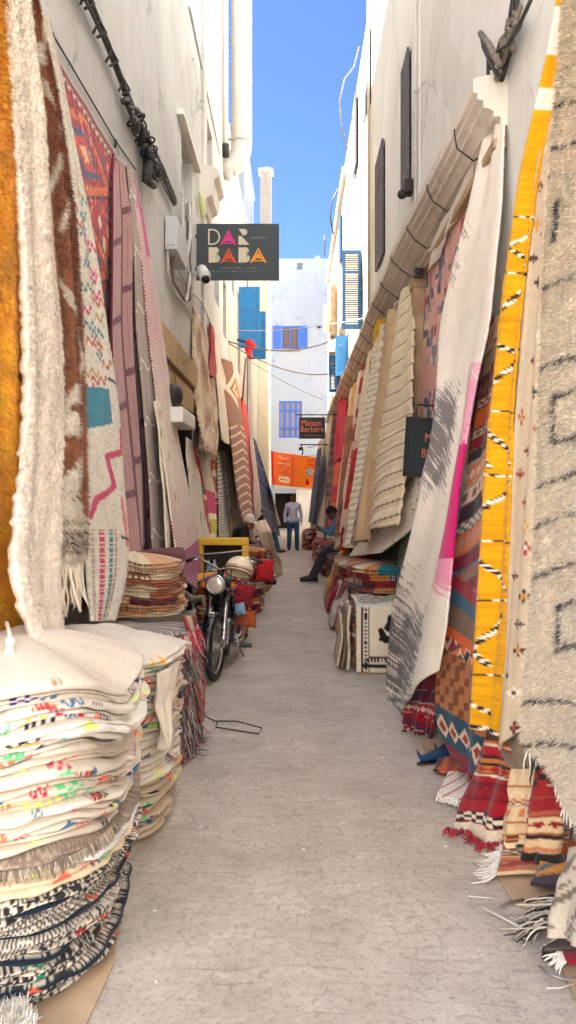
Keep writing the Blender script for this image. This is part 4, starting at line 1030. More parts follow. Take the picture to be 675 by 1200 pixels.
for k, (pts, lb) in enumerate((([(196, 292), (197, 320), (205, 345), (216, 356), (226, 372)], 'white cable looping below the grey junction box'), ([(206, 292), (209, 315), (222, 340), (236, 352), (248, 382)], 'second white cable drooping past the security camera'), ([(203, 300), (203, 330), (216, 352)], 'grey cable dropping straight from the junction box'))):
    t = thing('wall_cable', lb, 'cable'); MB().tube([PX(x, y, -1.47+.02*k) for x, y in pts], .016, 6).build('cable', M_WIREW if k < 2 else M_CABLEB, t)
t = thing('cable_bundle', 'tangle of dusty cables beside the charcoal sign bracket', 'cables')
rs = random.Random(5)
for k in range(6):
    MB().tube([PX(221+rs.uniform(-3, 3), y, -1.46+rs.uniform(0, .08)) for y in (238, 256, 275, 300, 330, 352)], rs.uniform(.01, .022), 6).build('cable', M_CABLEB if k % 2 else M_WIREW, t)
# shop light box
t = thing('shop_lamp', 'white wall box with a round dark lamp above the shop entrance', 'lamp')
a = PX(205, 498, -1.40); mb = MB(); mb.box((WL+.06, 8.0, 2.46), (WL+.34, 9.0, 2.62), .015); mb.build('box', M_WPLASTIC, t)
mb = MB(); mb.lathe([(0, 0), (.10, .005), (.125, .05), (.12, .14), (.08, .17), (0, .175)], (WL+.1, 8.35, 2.78), (1, -.3, 0)); mb.build('lamp_head', M_BLACK, t); MB().box((WL, 8.2, 2.4), (WL+.06, 8.3, 2.95)).build('bracket', M_WPLASTIC, t)

# right wall cables near the cornice end
ct = cablerun('cable_bundle', 'clump of dusty cables at the near end of the right cornice', 'cables', [(612, -40), (607, 0), (600, 50), (590, 85), (580, 110), (574, 128)], 1.47, 5, .016, M_CABLE, .05, 9)
mb = MB(); rs = random.Random(2)
for k in range(22):
    f = rs.random(); p = PX(606-f*30+rs.uniform(-7, 7), 20+f*75+rs.uniform(-8, 8), 1.42); q_ = Vector(p); d_ = Vector((rs.uniform(-.3, .3), rs.uniform(-1, 1), rs.uniform(-.8, .8))).normalized()*rs.uniform(.03, .06); mb.tube([q_-d_, q_-d_*.6, q_+d_*.6, q_+d_], [.010, rs.uniform(.014, .026), rs.uniform(.014, .026), .010], 8)
mb.tube([PX(x, y, 1.42) for x, y in ((610, 8), (600, 40), (590, 72), (572, 102))], .016, 8); mb.build('connector_cluster', M_CABLEB, ct)
for pts in ([(586, 75), (570, 46), (563, 40), (566, 55), (578, 80), (586, 92)], [(566, 46), (572, 68), (572, 98)], [(606, 30), (595, 52), (575, 66), (566, 52)], [(622, 0), (612, 22), (596, 52)]):
    MB().tube([PX(x, y, 1.38) for x, y in pts], .013, 6).build('cable', M_CABLE, ct)
MB().tube([PX(x, y, 1.36) for x, y in ((585, 76), (573, 52), (563, 39))], .022, 8).build('conduit_bend', M_CABLEB, ct)
t = thing('wall_socket', 'small dark bracket low on the white pilaster above the cornice', 'bracket'); p = PX(481, 222, 1.47); mb = MB(); mb.box((1.38, p[1]-.1, p[2]-.06), (1.49, p[1]+.1, p[2]+.1), .01); mb.ball((1.36, p[1]-.02, p[2]-.07), .06); mb.build('body', M_IRON, t)
t = thing('patch_of_old_render', 'peeling patch of old render at the top of the right white wall', 'plaster')
poly = [(0, 0), (.7, .1), (1.0, .5), (.9, 1.1), (.3, 1.3), (-.1, .8)]
mb = MB(); mb.prism([(-y*.8, z) for y, z in poly], (WR-.002, 4.75, 4.95), (0, 1, 0), (0, 0, 1), (-.015, 0, 0)); mb.build('render', M_STONE, t)
t = thing('loose_cable', 'white cable arching out from the upper right roof edge', 'cable'); MB().tube([P(x, y, 21) for x, y in ((421, 55), (415, 78), (404, 92), (398, 118), (400, 145), (407, 176))], .018, 6).build('cable', M_CABLEB, t)
t = thing('loose_cable', 'dark cable looping off the far right roof edge', 'cable'); MB().tube([P(x, y, 26) for x, y in ((396, 222), (389, 236), (387, 255), (391, 275))], .025, 6).build('cable', M_CABLE, t)
t = thing('roof_antenna', 'thin antenna mast standing on the far right roof', 'antenna'); MB().tube([P(380.5, 300, 33), P(380.5, 276, 33)], .02, 6).build('mast', M_IRON, t); MB().tube([P(378.5, 282, 33), P(382.5, 282, 33)], .012, 5).build('bar', M_IRON, t)

# wires across the alley
def wire(label, a, b, sag, r=.012, mat=M_CABLE):
    a = Vector(a); b = Vector(b); t = thing('overhead_wire', label, 'wire')
    MB().tube([a.lerp(b, k/24)+Vector((0, 0, -sag*4*(k/24)*(1-k/24))) for k in range(25)], r, 6).build('wire', mat, t)
wire('upper black wire crossing the alley below the small window', P(262, 398, 17.2), P(402, 392, 22.5), .35, .018)
wire('lower grey wire sagging across the alley above the grilled window', P(268, 402, 17.6), P(398, 436, 24), .32, .016, M_CABLEB)
wire('thin pale wire crossing just above the shutters of the small window', P(276, 387, 20), P(430, 372, 16), .1, .008, M_WIREW)
wire('thin grey wire slanting down toward the far grilled window', P(296, 425, 27), P(378, 468, 31), .1, .012, M_CABLEB)
t = thing('red_bundle', 'red cloth bundle hanging beside the blue shutter on the left', 'cloth'); c0 = P(292, 411, 19.5); mb = MB(); rs = random.Random(4)
for k in range(7): mb.ball(Vector(c0)+Vector((rs.uniform(-.05, .09), rs.uniform(-.05, .05), rs.uniform(-.2, .2))), (rs.uniform(.06, .11), .08, rs.uniform(.08, .15)), 10, 8)
mb.build('bundle', M_REDCLOTH, t); MB().tube([P(278, 398, 19.5), P(292, 402, 19.5)], .03, 6).build('bracket', M_IRON, t)
t = thing('flag_pole', 'thin rusty pole below the red cloth bundle', 'pole'); MB().tube([P(288, 420, 19.4), P(284, 470, 19.4)], .022, 6).build('pole', M_BROWN, t)

# ------------------------------------------------------------------ signs
def text(name, s, size, loc, mat, parent, ext=.003, align='CENTER', sx=1.0, spacing=1.0):
    cu = bpy.data.curves.new(name, 'FONT'); cu.body = s; cu.size = size; cu.extrude = ext; cu.align_x = align; cu.align_y = 'CENTER'; cu.space_character = spacing
    tmp = bpy.data.objects.new(name, cu); C.objects.link(tmp); bpy.context.view_layer.update()
    me = bpy.data.meshes.new_from_object(tmp.evaluated_get(bpy.context.evaluated_depsgraph_get())); bpy.data.objects.remove(tmp)
    o = link(name, me, mat, parent); o.location = loc; o.rotation_euler = (R(90), 0, 0); o.scale = (sx, 1, 1); return o
def board(name, label, px0, py0, px1, py1, z, mat, th=.05, fr=None):
    a = P(px0, py1, z); b = P(px1, py0, z); t = thing(name, label, 'sign'); MB().box((a[0], z, a[2]), (b[0], z+th, b[2]), .006).build('panel', mat, t)
    if fr:
        mb = MB(); w_ = .035
        for q in (((a[0]-.01, z-.012, a[2]-.01), (a[0]+w_, z-.001, b[2]+.01)), ((b[0]-w_, z-.012, a[2]-.01), (b[0]+.01, z-.001, b[2]+.01)), ((a[0]+w_, z-.012, a[2]-.01), (b[0]-w_, z-.001, a[2]+w_)), ((a[0]+w_, z-.012, b[2]-w_), (b[0]-w_, z-.001, b[2]+.01))): mb.box(*q)
        mb.build('frame', fr, t)
    return t, a, b
ZS = 11.6
sg, a, b = board('hanging_sign', 'charcoal sign with DAR BABA in beige, pink and orange letters', 230, 262, 327, 328, ZS, M_SIGN)
sg, a, b = sg, P(230, 328, ZS), P(327, 262, ZS)
S_W = b[0]-a[0]; S_H = b[2]-a[2]; ux = S_W/623; uz = S_H/428          # letter drawing units: zoomed sign 623 x 428
def lp(x, y): return ((x-32)*ux, S_H-(y-44)*uz)
o0 = (a[0], ZS-.001, a[2])
def letter(polys, name, mat):
    mb = MB()
    for q in polys: mb.prism([lp(*p) for p in q], o0, (1, 0, 0), (0, 0, 1), (0, -.008, 0))
    return mb.build(name, mat, sg)
def arc(cx, cy, rx_, ry_, a0, a1, n=14): return [(cx+rx_*math.cos(R(a0+(a1-a0)*k/n)), cy+ry_*math.sin(R(a0+(a1-a0)*k/n))) for k in range(n+1)]
out = arc(152, 146, 60, 60, -90, 90); inn = arc(152, 146, 50, 50, 90, -90)
letter([[(122, 86), (132, 86), (132, 206), (122, 206)], [(132, 86)]+out+[(132, 206), (132, 196)]+inn+[(132, 96)]], 'letter_d', M_LBEIGE)
def A_(x0, y0, x1, y1, name, mat, base_gap=12):
    xm = (x0+x1)/2; ps = []; w_ = x1-x0; h_ = y1-y0
    for k, f in enumerate((1.0, .62)):
        hw = w_/2*f; top = y1-18-(h_-18)*f if k else y0; bt_ = y1-(0 if k == 0 else 22); th_ = 12
        # two slanting strokes
        ps.append([(xm-hw, bt_), (xm, top), (xm, top+th_*2.0), (xm-hw+th_*1.25, bt_)]); ps.append([(xm+hw-th_*1.25, bt_), (xm, top+th_*2.0), (xm, top), (xm+hw, bt_)])
    ps.append([(xm-w_*.30, y1-18), (xm+w_*.30, y1-18), (xm+w_*.33, y1-10), (xm-w_*.33, y1-10)])
    ps.append([(xm-13, y1-32), (xm, y1-58), (xm+13, y1-32)])
    letter(ps, name, mat)
A_(214, 92, 334, 208, 'letter_a', M_LPINK); A_(216, 228, 336, 344, 'letter_a', M_LRED); A_(436, 226, 562, 342, 'letter_a', M_LORANGE)
letter([[(352, 86), (392, 86)]+arc(392, 110, 25, 24, -90, 90)[1:]+[(385, 138)], [(350, 138), (372, 140), (432, 206), (350, 206)]], 'letter_r', M_LBEIGE)
for x in (126, 350):
    letter([[(x, 226), (x+50, 226)]+arc(x+50, 252, 28, 28, -80, 75)+[(x+50, 280)]+arc(x+54, 308, 32, 32, -75, 90)+[(x, 342)]], 'letter_b', M_LBEIGE)
mb = MB(); sq = [lp(440+k*2.6, 152+10*math.sin(k*1.15)*(1 if k % 7 else 1.8)) for k in range(50)]
mb.tube([(a[0]+x, ZS-.004, a[2]+z) for x, z in sq], .0032, 5); mb.build('script_flourish', M_LGREY, sg)
for y, xa, xb, nn in ((382, 186, 570, 24), (409, 130, 572, 28)):
    mb = MB(); rs = random.Random(y)
    for k in range(nn):
        if rs.random() < .16: continue
        x = xa+(xb-xa)*k/nn; h_ = 6; q = rs.randrange(3); mb.prism([lp(x, y-h_), lp(x+2, y-h_), lp(x+2, y+h_), lp(x, y+h_)], o0, (1, 0, 0), (0, 0, 1), (0, -.004, 0))
        if q: mb.prism([lp(x+2.2, y-h_), lp(x+7, y-h_), lp(x+7, y-h_+2), lp(x+2.2, y-h_+2)], o0, (1, 0, 0), (0, 0, 1), (0, -.004, 0))
        if q == 2: mb.prism([lp(x+7.2, y-h_), lp(x+9, y-h_), lp(x+9, y+h_), lp(x+7.2, y+h_)], o0, (1, 0, 0), (0, 0, 1), (0, -.004, 0))
    mb.build('small_lettering', M_LGREY, sg)
mb = MB(); zc = a[2]+S_H*.78; mb.box((WL-.02, ZS+.005, zc-.02), (a[0]+.1, ZS+.045, zc+.02)); zc = a[2]+S_H*.2; mb.box((WL-.02, ZS+.005, zc-.02), (a[0]+.1, ZS+.045, zc+.02)); mb.build('bracket', M_IRON, sg)
cm = thing('security_camera', 'white bullet security camera on an arm below the charcoal sign', 'camera'); zc = 11.2
c0 = Vector(P(236, 318, zc)); c1 = Vector(P(241, 327, zc-.22)); mb = MB(); mb.tube([c0, c1], .075, 14); mb.tube([c0+Vector((0, .03, .03)), c1+Vector((.0, -.03, .035))], .08, 14); mb.build('housing', M_WPLASTIC, cm)
d = (c1-c0).normalized(); MB().cyl(c1-d*.01, c1+d*.02, .06).build('lens', M_BLACKP, cm); MB().tube([(WL-.01, zc+.1, c0.z-.02), (c0.x-.1, zc+.05, c0.z-.02), c0], .022, 8).build('arm', M_WPLASTIC, cm)
# far sign
ZF = 22.0
s2, a, b = board('hanging_sign', 'small black hanging sign reading Maison Berbere in copper letters', 350.5, 489, 381, 514, ZF, M_SIGNB)
xc = (a[0]+b[0])/2; H_ = b[2]-a[2]
text('lettering', 'Maison', .24, (xc-.02, ZF-.003, a[2]+H_*.72), M_LCOPPER, s2, sx=.86); text('lettering', 'Berbère', .24, (xc, ZF-.003, a[2]+H_*.43), M_LCOPPER, s2, sx=.86); text('small_lettering', 'tapis & bijoux'.replace('tapis & bijoux', '- - - - - - - - -'), .1, (xc+.04, ZF-.003, a[2]+H_*.16), M_LWHITE, s2, ext=.002)
zt = P(0, 486, ZF)[2]; mb = MB(); mb.tube([(P(346.5, 0, ZF)[0], ZF+.02, zt), (WR, ZF+.02, zt)], .016, 8)
for x in (a[0]+.06, b[0]-.06): mb.tube([(x, ZF+.02, zt), (x, ZF+.02, b[2]-.01)], .01, 6)
mb.build('hanging_bar', M_IRON, s2)
t = thing('iron_bracket', 'scrolled iron bracket under the small black hanging sign', 'bracket'); zt = P(0, 521, 25)[2]
mb = MB(); mb.tube([(P(351, 0, 25)[0], 25, zt), (WR, 25, zt)], .018, 6); mb.tube([P(353, 521, 25), P(355, 527, 25), P(354, 533, 25)], .02, 6); mb.tube([P(360, 525, 25), P(372, 522, 25)], .012, 5); mb.ball(P(352, 526, 25), .06, 8, 6); mb.build('scroll', M_IRON, t)
# near sign half hidden by the long kilim
ZN = 7.7
s3 = thing('hanging_sign', 'dark teal board with copper letters half hidden by the pink striped rug', 'sign', loc=(P(475, 0, ZN)[0], ZN, P(0, 523, ZN)[2])); s3.rotation_euler = (0, R(3.5), R(6))
Wd, Hh = .62, .58
MB().box((0, 0, -Hh/2), (Wd, .05, Hh/2), .006).build('panel', M_SIGNT, s3)
mb = MB()
for q in (((-.01, -.014, -Hh/2-.01), (.03, -.001, Hh/2+.01)), ((Wd-.03, -.014, -Hh/2-.01), (Wd+.01, -.001, Hh/2+.01)), ((.03, -.014, -Hh/2-.01), (Wd-.03, -.001, -Hh/2+.03)), ((.03, -.014, Hh/2-.03), (Wd-.03, -.001, Hh/2+.01))): mb.box(*q)
mb.build('frame', M_SIGNB, s3)
text('lettering', 'MAISON', .12, (.19, -.003, .10), M_LCOPPER, s3, align='LEFT', ext=.004, sx=.8); text('lettering', 'BERBERE', .12, (.165, -.003, -.06), M_LCOPPER, s3, align='LEFT', ext=.004, sx=.8)
MB().tube([(.1, .02, Hh/2), (.1, .02, Hh/2+.14), (Wd+.1, .02, Hh/2+.14)], .01, 6).build('hanging_bar', M_IRON, s3)

# orange banner across the end of the alley
ZB = 33.2
def p_banner(a, b, u, v, q):
    o = full(a, sr(236, 112, 58)); o = mixp(o, np.clip((a-.5)*4, 0, 1)*np.clip((.98-a)*6, 0, 1)*.8, sr(246, 140, 22))
    put(o, a < .045, sr(206, 40, 40)); put(o, np.abs(a-.47) < .009, sr(170, 60, 40))
    rng = random.Random(3)
    for k in range(11):
        bb = .12+k*.047; x0 = .13+rng.uniform(0, .06); x1 = .42-rng.uniform(0, .07); w_ = .008 if k not in (1, 4) else .016
        put(o, (np.abs(b-bb-.1*(a-.3)) < w_) & (a > x0) & (a < x1) & (noise(a*90, b*40, k) > .3), sr(226, 190, 160) if k in (0, 1, 4) else sr(170, 90, 60))
    put(o, (((a-.29)/.13)**4+((b-.8-.1*(a-.29))/.095)**4) < 1, sr(240, 214, 180)); put(o, (np.abs(b-.8-.1*(a-.29)) < .018) & (np.abs(a-.29) < .09) & (noise(a*80, b*20, 4) > .4), sr(150, 80, 60))
    for k in range(5): put(o, (np.abs(b-.12-k*.075) < .014) & (a > .76-.01*k) & (a < .98) & (noise(a*70, b*20, k) > .28), sr(206, 64, 30))
    d = ((a-.86)/.095)**2+((b-.52)/.12)**2; put(o, d < 1, sr(168, 168, 178)); put(o, (d < 1) & (a > .88), sr(226, 170, 160)); put(o, (d < 1.0) & (d > .72) & (b > .52), sr(90, 90, 100))
    put(o, (np.abs(a-.82-.1*(b-.8)) < .025) & (np.abs(b-.81) < .09), sr(170, 20, 30)); put(o, (np.abs(b-.84) < .035) & (np.abs(a-.83) < .045), sr(170, 20, 30)); return o
bnn = hang('street_banner', 'orange printed banner strung across the far end of the alley', 'banner', [((317.5, 529, 0, ZB), (372, 536, 0, ZB)), ((318, 550, 0, ZB-.05), (371, 553, 0, ZB-.05)), ((319, 568, 0, ZB), (368, 573, 0, ZB))], p_banner, cell=.03, seed=3, thick=.01, folds=(.04, 1.5), rag=0)
wire('thin rope that the orange banner hangs from', P(312, 526, ZB), P(392, 525, ZB), .35, .012, M_CABLEB)
# ------------------------------------------------------------------ hanging rugs, left side
GL = 'rugs hanging along the left wall'; GR = 'rugs hanging along the right wall'
hang('shaggy_rug', 'deep orange shaggy rug hanging at the left edge', 'rug', [((-70, -150, 1.49), (8, -150, 1.53)), ((-75, 0, 1.43), (13, 0, 1.49)), ((-70, 200, 1.40), (19, 200, 1.44)), ((-65, 400, 1.37), (21, 400, 1.41)), ((-60, 600, 1.34), (22, 600, 1.37)), ((-55, 700, 1.31), (29, 700, 1.35)), ((-50, 785, 1.29), (31, 785, 1.33))],
     p_plain(sr(255, 178, 8), .2, 9, 3), GL, cell=.012, shag=.022, fibre=(60000, .032, .004), folds=(.04, 2.2), seed=3, thick=.03, rag=.012, roll=.06)
hang('shaggy_rug', 'thick white shaggy rug between the orange and brown rugs', 'rug', [((-4, -60, 1.40), (10, -60, 1.47)), ((3, 0, 1.40), (22, 0, 1.45)), ((14, 130, 1.35), (43, 130, 1.42)), ((20, 260, 1.31), (56, 260, 1.38)), ((21, 390, 1.27), (65, 390, 1.34)), ((21, 470, 1.24), (64, 470, 1.3)), ((17, 560, 1.2), (58, 560, 1.26)), ((7, 640, 1.16), (56, 640, 1.22)), ((8, 700, 1.12), (54, 700, 1.2)), ((30, 748, 1.08), (57, 745, 1.16)), ((40, 776, 1.02), (66, 765, 1.1))],
     p_plain(sr(240, 227, 210), .08, 12, 1), GL, cell=.011, shag=.02, fibre=(40000, .014, .003), folds=(.035, 1.5), seed=5, thick=.03, rag=.014, roll=.05)
hang('shaggy_rug', 'brown shaggy rug with white lattice lines and a tasselled striped hem', 'rug', [((8, -60, 1.46), (24, -60, 1.48)), ((12, 0, 1.45), (36, 0, 1.47)), ((38, 130, 1.38), (62, 130, 1.43)), ((54, 260, 1.34), (80, 260, 1.40)), ((60, 390, 1.29), (89, 390, 1.35)), ((60, 470, 1.26), (91, 470, 1.31)), ((56, 560, 1.22), (93, 560, 1.27)), ((55, 625, 1.18), (95, 625, 1.23)), ((55, 662, 1.16), (94, 655, 1.21))],
     p_brown, GL, cell=.011, shag=.016, fibre=(50000, .026, .0035), folds=(.03, 2.0), seed=8, thick=.025, roll=.04, fr=(.24, .016, [sr(236, 226, 208), sr(224, 210, 190)], .008))
hang('shaggy_rug', 'ivory rug with a teal block and pink zigzag beside the red kilim', 'rug', [((40, 15, 1.47), (50, 25, 1.48)), ((58, 130, 1.44), (75, 135, 1.46)), ((74, 260, 1.39), (101, 260, 1.43)), ((86, 390, 1.34), (121, 390, 1.39)), ((93, 470, 1.3), (136, 470, 1.35)), ((97, 560, 1.26), (143, 560, 1.31)), ((100, 640, 1.22), (151, 640, 1.27)), ((101, 690, 1.19), (146, 680, 1.24)), ((103, 728, 1.17), (126, 728, 1.22))],
     p_l4, GL, cell=.010, shag=.010, fibre=(22000, .010, .003), folds=(.03, 1.3), seed=11, thick=.02, rag=.012, roll=.05)
hang('flat_kilim', 'red kilim with orange and blue medallions flat against the left wall', 'rug', [((47, 36, 1.485), (133, 181, 1.485)), ((58, 240, 1.45), (131, 330, 1.46)), ((72, 440, 1.42), (127, 470, 1.43))], p_redkilim(1), GL, cell=.011, folds=(.008, 2), seed=4, thick=.014)
hang('flat_kilim', 'maroon rug with pink concentric line panels', 'rug', [((131, 180, 1.47), (149, 198, 1.48)), ((130, 260, 1.43), (158, 262, 1.45)), ((128, 390, 1.36), (161, 392, 1.4)), ((130, 440, 1.33), (165, 440, 1.37)), ((138, 560, 1.26), (174, 562, 1.31)), ((149, 645, 1.2), (177, 664, 1.26))], p_maroon, GL, cell=.011, folds=(.03, 1.4), seed=6)
hang('flat_kilim', 'dusky pink underside rug drooping below the maroon rug', 'rug', [((150, 600, 1.36), (176, 610, 1.38)), ((150, 660, 1.32), (178, 680, 1.34)), ((152, 712, 1.26), (170, 722, 1.28))], p_plain(sr(120, 88, 84), .1, 20, 3), GL, folds=(.04, 1.5), seed=7)
hang('flat_kilim', 'taupe rug with a thin white grid ending in a point', 'rug', [((147, 194, 1.475), (155, 197, 1.48)), ((153, 260, 1.44), (165, 262, 1.46)), ((160, 390, 1.36), (176, 392, 1.4)), ((166, 470, 1.31), (184, 472, 1.35)), ((172, 560, 1.25), (192, 562, 1.29)), ((176, 640, 1.2), (195, 642, 1.24)), ((183, 672, 1.18), (195, 692, 1.22))], p_taupe, GL, cell=.013, folds=(.02, 1.2), seed=2)
hang('flat_kilim', 'narrow cream rug with ochre diamonds over the taupe rug', 'rug', [((182, 470, 1.27), (188, 474, 1.28)), ((188, 560, 1.2), (203, 562, 1.22)), ((193, 640, 1.14), (207, 644, 1.17)), ((194, 660, 1.13), (206, 652, 1.16))], p_ochrecream, GL, cell=.013, folds=(.02, 1), seed=9)
hang('flat_kilim', 'pink and cream striped rug with a deep magenta hem', 'rug', [((150, 198, 1.475), (157, 203, 1.48)), ((160, 260, 1.44), (170, 263, 1.46)), ((175, 390, 1.36), (190, 392, 1.4)), ((184, 470, 1.3), (201, 472, 1.34)), ((194, 560, 1.2), (217, 562, 1.26)), ((203, 640, 1.1), (232, 642, 1.17)), ((206, 672, 1.06), (234, 694, 1.12))], p_pinkfade, GL, cell=.012, folds=(.02, 1.1), seed=12)
GI = 'rugs hanging inside the left shop opening'
hang('flat_kilim', 'cream rug with faint grey lines inside the left shop opening', 'rug', [((217, 512, 1.5), (223, 516, 1.5)), ((220, 560, 1.4), (234, 562, 1.4)), ((227, 634, 1.25), (243, 634, 1.26))], p_hatch(sr(208, 196, 178), sr(150, 140, 130), 20, .22, 1.5, 3), GI, cell=.025, seed=4)
hang('flat_kilim', 'red floral rug left of the magenta rug in the shop opening', 'rug', [((223, 518, 1.52), (230, 524, 1.52)), ((232, 580, 1.42), (241, 585, 1.4)), ((239, 632, 1.3), (247, 632, 1.3))], p_redflor, GI, cell=.025, seed=5)
hang('flat_kilim', 'magenta rug with a yellow cream end in the shop opening', 'rug', [((237, 543, 1.5), (244, 543, 1.5)), ((241, 580, 1.42), (252, 585, 1.4)), ((245, 634, 1.3), (253, 632, 1.28))], p_magblock, GI, cell=.025, seed=6)
hang('flat_kilim', 'brown and red banded rug right of the magenta rug', 'rug', [((248, 528, 1.5), (256, 530, 1.5)), ((250, 580, 1.42), (258, 580, 1.4)), ((251, 634, 1.32), (259, 634, 1.28))], p_bands(31, [sr(140, 40, 40), sr(200, 180, 150), sr(100, 70, 50), sr(160, 30, 40)], .1, .25), GI, cell=.025, seed=7)
hang('flat_kilim', 'grey rug of fine diagonal lines in the left shop opening', 'rug', [((254, 528, 1.48), (262, 533, 1.48)), ((257, 580, 1.36), (267, 585, 1.36)), ((256, 634, 1.24), (267, 632, 1.25))], p_ridge(sr(190, 182, 168), sr(110, 106, 100), .1, .8, .4), GI, cell=.022, seed=8)
hang('flat_kilim', 'cream rug with black figures at the right of the shop opening', 'rug', [((261, 528, 1.48), (269, 535, 1.48)), ((266, 580, 1.36), (274, 590, 1.36)), ((271, 634, 1.22), (280, 630, 1.22))], p_specks(sr(222, 206, 176), BLACKW, .55, .3, 3), GI, cell=.022, seed=9)
hang('hide_rug', 'tan and cream mottled hide hanging above the shop opening', 'rug', [((226, 360, 1.485), (243, 394, 1.485)), ((228, 430, 1.42), (252, 440, 1.44)), ((231, 480, 1.38), (257, 490, 1.38)), ((234, 520, 1.3), (252, 531, 1.32))], p_hide, GL, cell=.016, shag=.01, folds=(.05, 3), seed=3, fr=(.06, .03, [sr(214, 190, 160)], .01), rag=.03)
hang('flat_kilim', 'plain cream rug right of the mottled hide', 'rug', [((245, 384, 1.48), (254, 405, 1.485)), ((252, 440, 1.42), (264, 445, 1.43)), ((259, 516, 1.28), (273, 524, 1.3))], p_plain(sr(222, 208, 184), .05, 9), GL, cell=.022, seed=5)
hang('flat_kilim', 'narrow red strip rug between the hide and the cream rug', 'rug', [((246, 376, 1.46), (249, 382, 1.46)), ((246, 440, 1.40), (253, 445, 1.40))], p_plain(sr(160, 36, 44), .2, 9), GL, cell=.025, seed=6)
hang('flat_kilim', 'brown rug with cream zigzag bands in the middle of the left row', 'rug', [((261, 420, 1.46), (269, 428, 1.47)), ((264, 470, 1.38), (280, 472, 1.4)), ((269, 520, 1.28), (287, 522, 1.32)), ((273, 570, 1.16), (291, 572, 1.22)), ((281, 610, 1.05), (294, 610, 1.1))], p_brownzig, GL, cell=.02, seed=7, folds=(.05, 1.2), roll=.1)
hang('flat_kilim', 'dark red rug peeping out left of the brown zigzag rug', 'rug', [((259, 424, 1.49), (264, 430, 1.49)), ((261, 480, 1.43), (268, 485, 1.44))], p_plain(sr(150, 30, 34), .2, 9), GL, cell=.03, seed=2)
hang('flat_kilim', 'bright orange rug right of the brown zigzag rug', 'rug', [((271, 436, 1.49), (277, 446, 1.49)), ((277, 492, 1.42), (286, 500, 1.43)), ((283, 540, 1.36), (290, 545, 1.36))], p_plain(sr(214, 110, 20), .25, 9), GL, cell=.03, seed=8)
hang('flat_kilim', 'crimson rug beyond the orange one in the left row', 'rug', [((283, 466, 1.46), (289, 476, 1.47)), ((288, 540, 1.36), (296, 545, 1.38)), ((290, 608, 1.2), (300, 606, 1.24))], p_stripes([sr(196, 30, 60), sr(206, 40, 70), sr(214, 60, 40)], .5, True, 3), GL, cell=.03, seed=9)
hang('flat_kilim', 'pale pink rug left of the leaning navy rug', 'rug', [((292, 512, 1.4), (298, 522, 1.42)), ((297, 560, 1.3), (304, 565, 1.3)), ((299, 612, 1.1), (309, 612, 1.14))], p_plain(sr(214, 186, 172), .1, 9), GL, cell=.03, seed=10)
hang('flat_kilim', 'navy blue rug leaning far out from the left wall', 'rug', [((297, 513, 1.2), (299.5, 517, 1.17)), ((302, 560, 1.0), (316, 575, .7)), ((309, 616, .8), (328, 630, .47))], p_navy, GL, cell=.035, seed=11, folds=(.05, 1))
hang('flat_kilim', 'pale yellow rug behind the leaning navy rug', 'rug', [((309, 548, 1.0), (312, 556, .95)), ((316, 612, .84), (329, 616, .48))], p_plain(sr(228, 204, 150), .1, 6), GL, cell=.04, seed=12)

# ------------------------------------------------------------------ hanging rugs, right side
hang('shaggy_rug', 'cream shaggy rug with broken black lines at the right edge', 'rug', [((669, -60, 1.44), (762, -140, 1.44)), ((663, 50, 1.42), (758, 0, 1.42)), ((659, 110, 1.39), (756, 90, 1.39)), ((648, 210, 1.35), (752, 200, 1.35)), ((641, 310, 1.31), (748, 320, 1.31)), ((640, 420, 1.28), (745, 430, 1.28)), ((638, 520, 1.25), (745, 560, 1.24)), ((636, 610, 1.22), (745, 680, 1.2)), ((632, 700, 1.2), (745, 800, 1.18)), ((626, 800, 1.17), (745, 930, 1.16)), ((623, 866, 1.15), (745, 1052, 1.14))],
     p_r1, GR, cell=.011, shag=.026, fibre=(110000, .03, .0035), folds=(.012, 1.6), seed=3, thick=.035, rag=.014, fr=(.15, .016, [sr(238, 234, 228), sr(60, 54, 54), sr(240, 236, 230), sr(236, 232, 226)], .005))
hang('flat_kilim', 'taupe rug with scattered small motifs left of the cream shaggy rug', 'rug', [((651, 20, 1.46), (666, 20, 1.47)), ((641, 120, 1.43), (657, 120, 1.45)), ((628, 220, 1.4), (647, 220, 1.42)), ((614, 400, 1.31), (637, 400, 1.34)), ((604, 520, 1.25), (634, 520, 1.29)), ((598, 640, 1.19), (630, 640, 1.24)), ((591, 760, 1.13), (624, 760, 1.2)), ((581, 880, 1.07), (616, 850, 1.15))], p_r2, GR, cell=.011, folds=(.02, 1.2), seed=6)
hang('flat_kilim', 'grey brown rug back showing below the taupe motif rug', 'rug', [((584, 840, 1.16), (622, 820, 1.2)), ((590, 880, 1.13), (624, 870, 1.18)), ((606, 905, 1.1), (624, 900, 1.16))], p_plain(sr(134, 116, 96), .12, 20), GR, seed=7)
hang('flat_kilim', 'mustard yellow rug with black and white rope lines', 'rug', [((663, 0, 1.47), (671, 0, 1.48)), ((649, 70, 1.44), (658, 70, 1.46)), ((632, 130, 1.41), (646, 130, 1.43)), ((613, 200, 1.38), (631, 200, 1.4)), ((598, 300, 1.32), (621, 300, 1.35)), ((588, 380, 1.27), (614, 380, 1.31)), ((577, 470, 1.22), (604, 470, 1.26)), ((568, 560, 1.17), (601, 560, 1.22)), ((565, 660, 1.13), (597, 660, 1.18)), ((560, 780, 1.08), (590, 780, 1.13)), ((557, 838, 1.05), (583, 864, 1.1))], p_mustard, GR, cell=.010, folds=(.05, 1.6), seed=4, roll=.05)
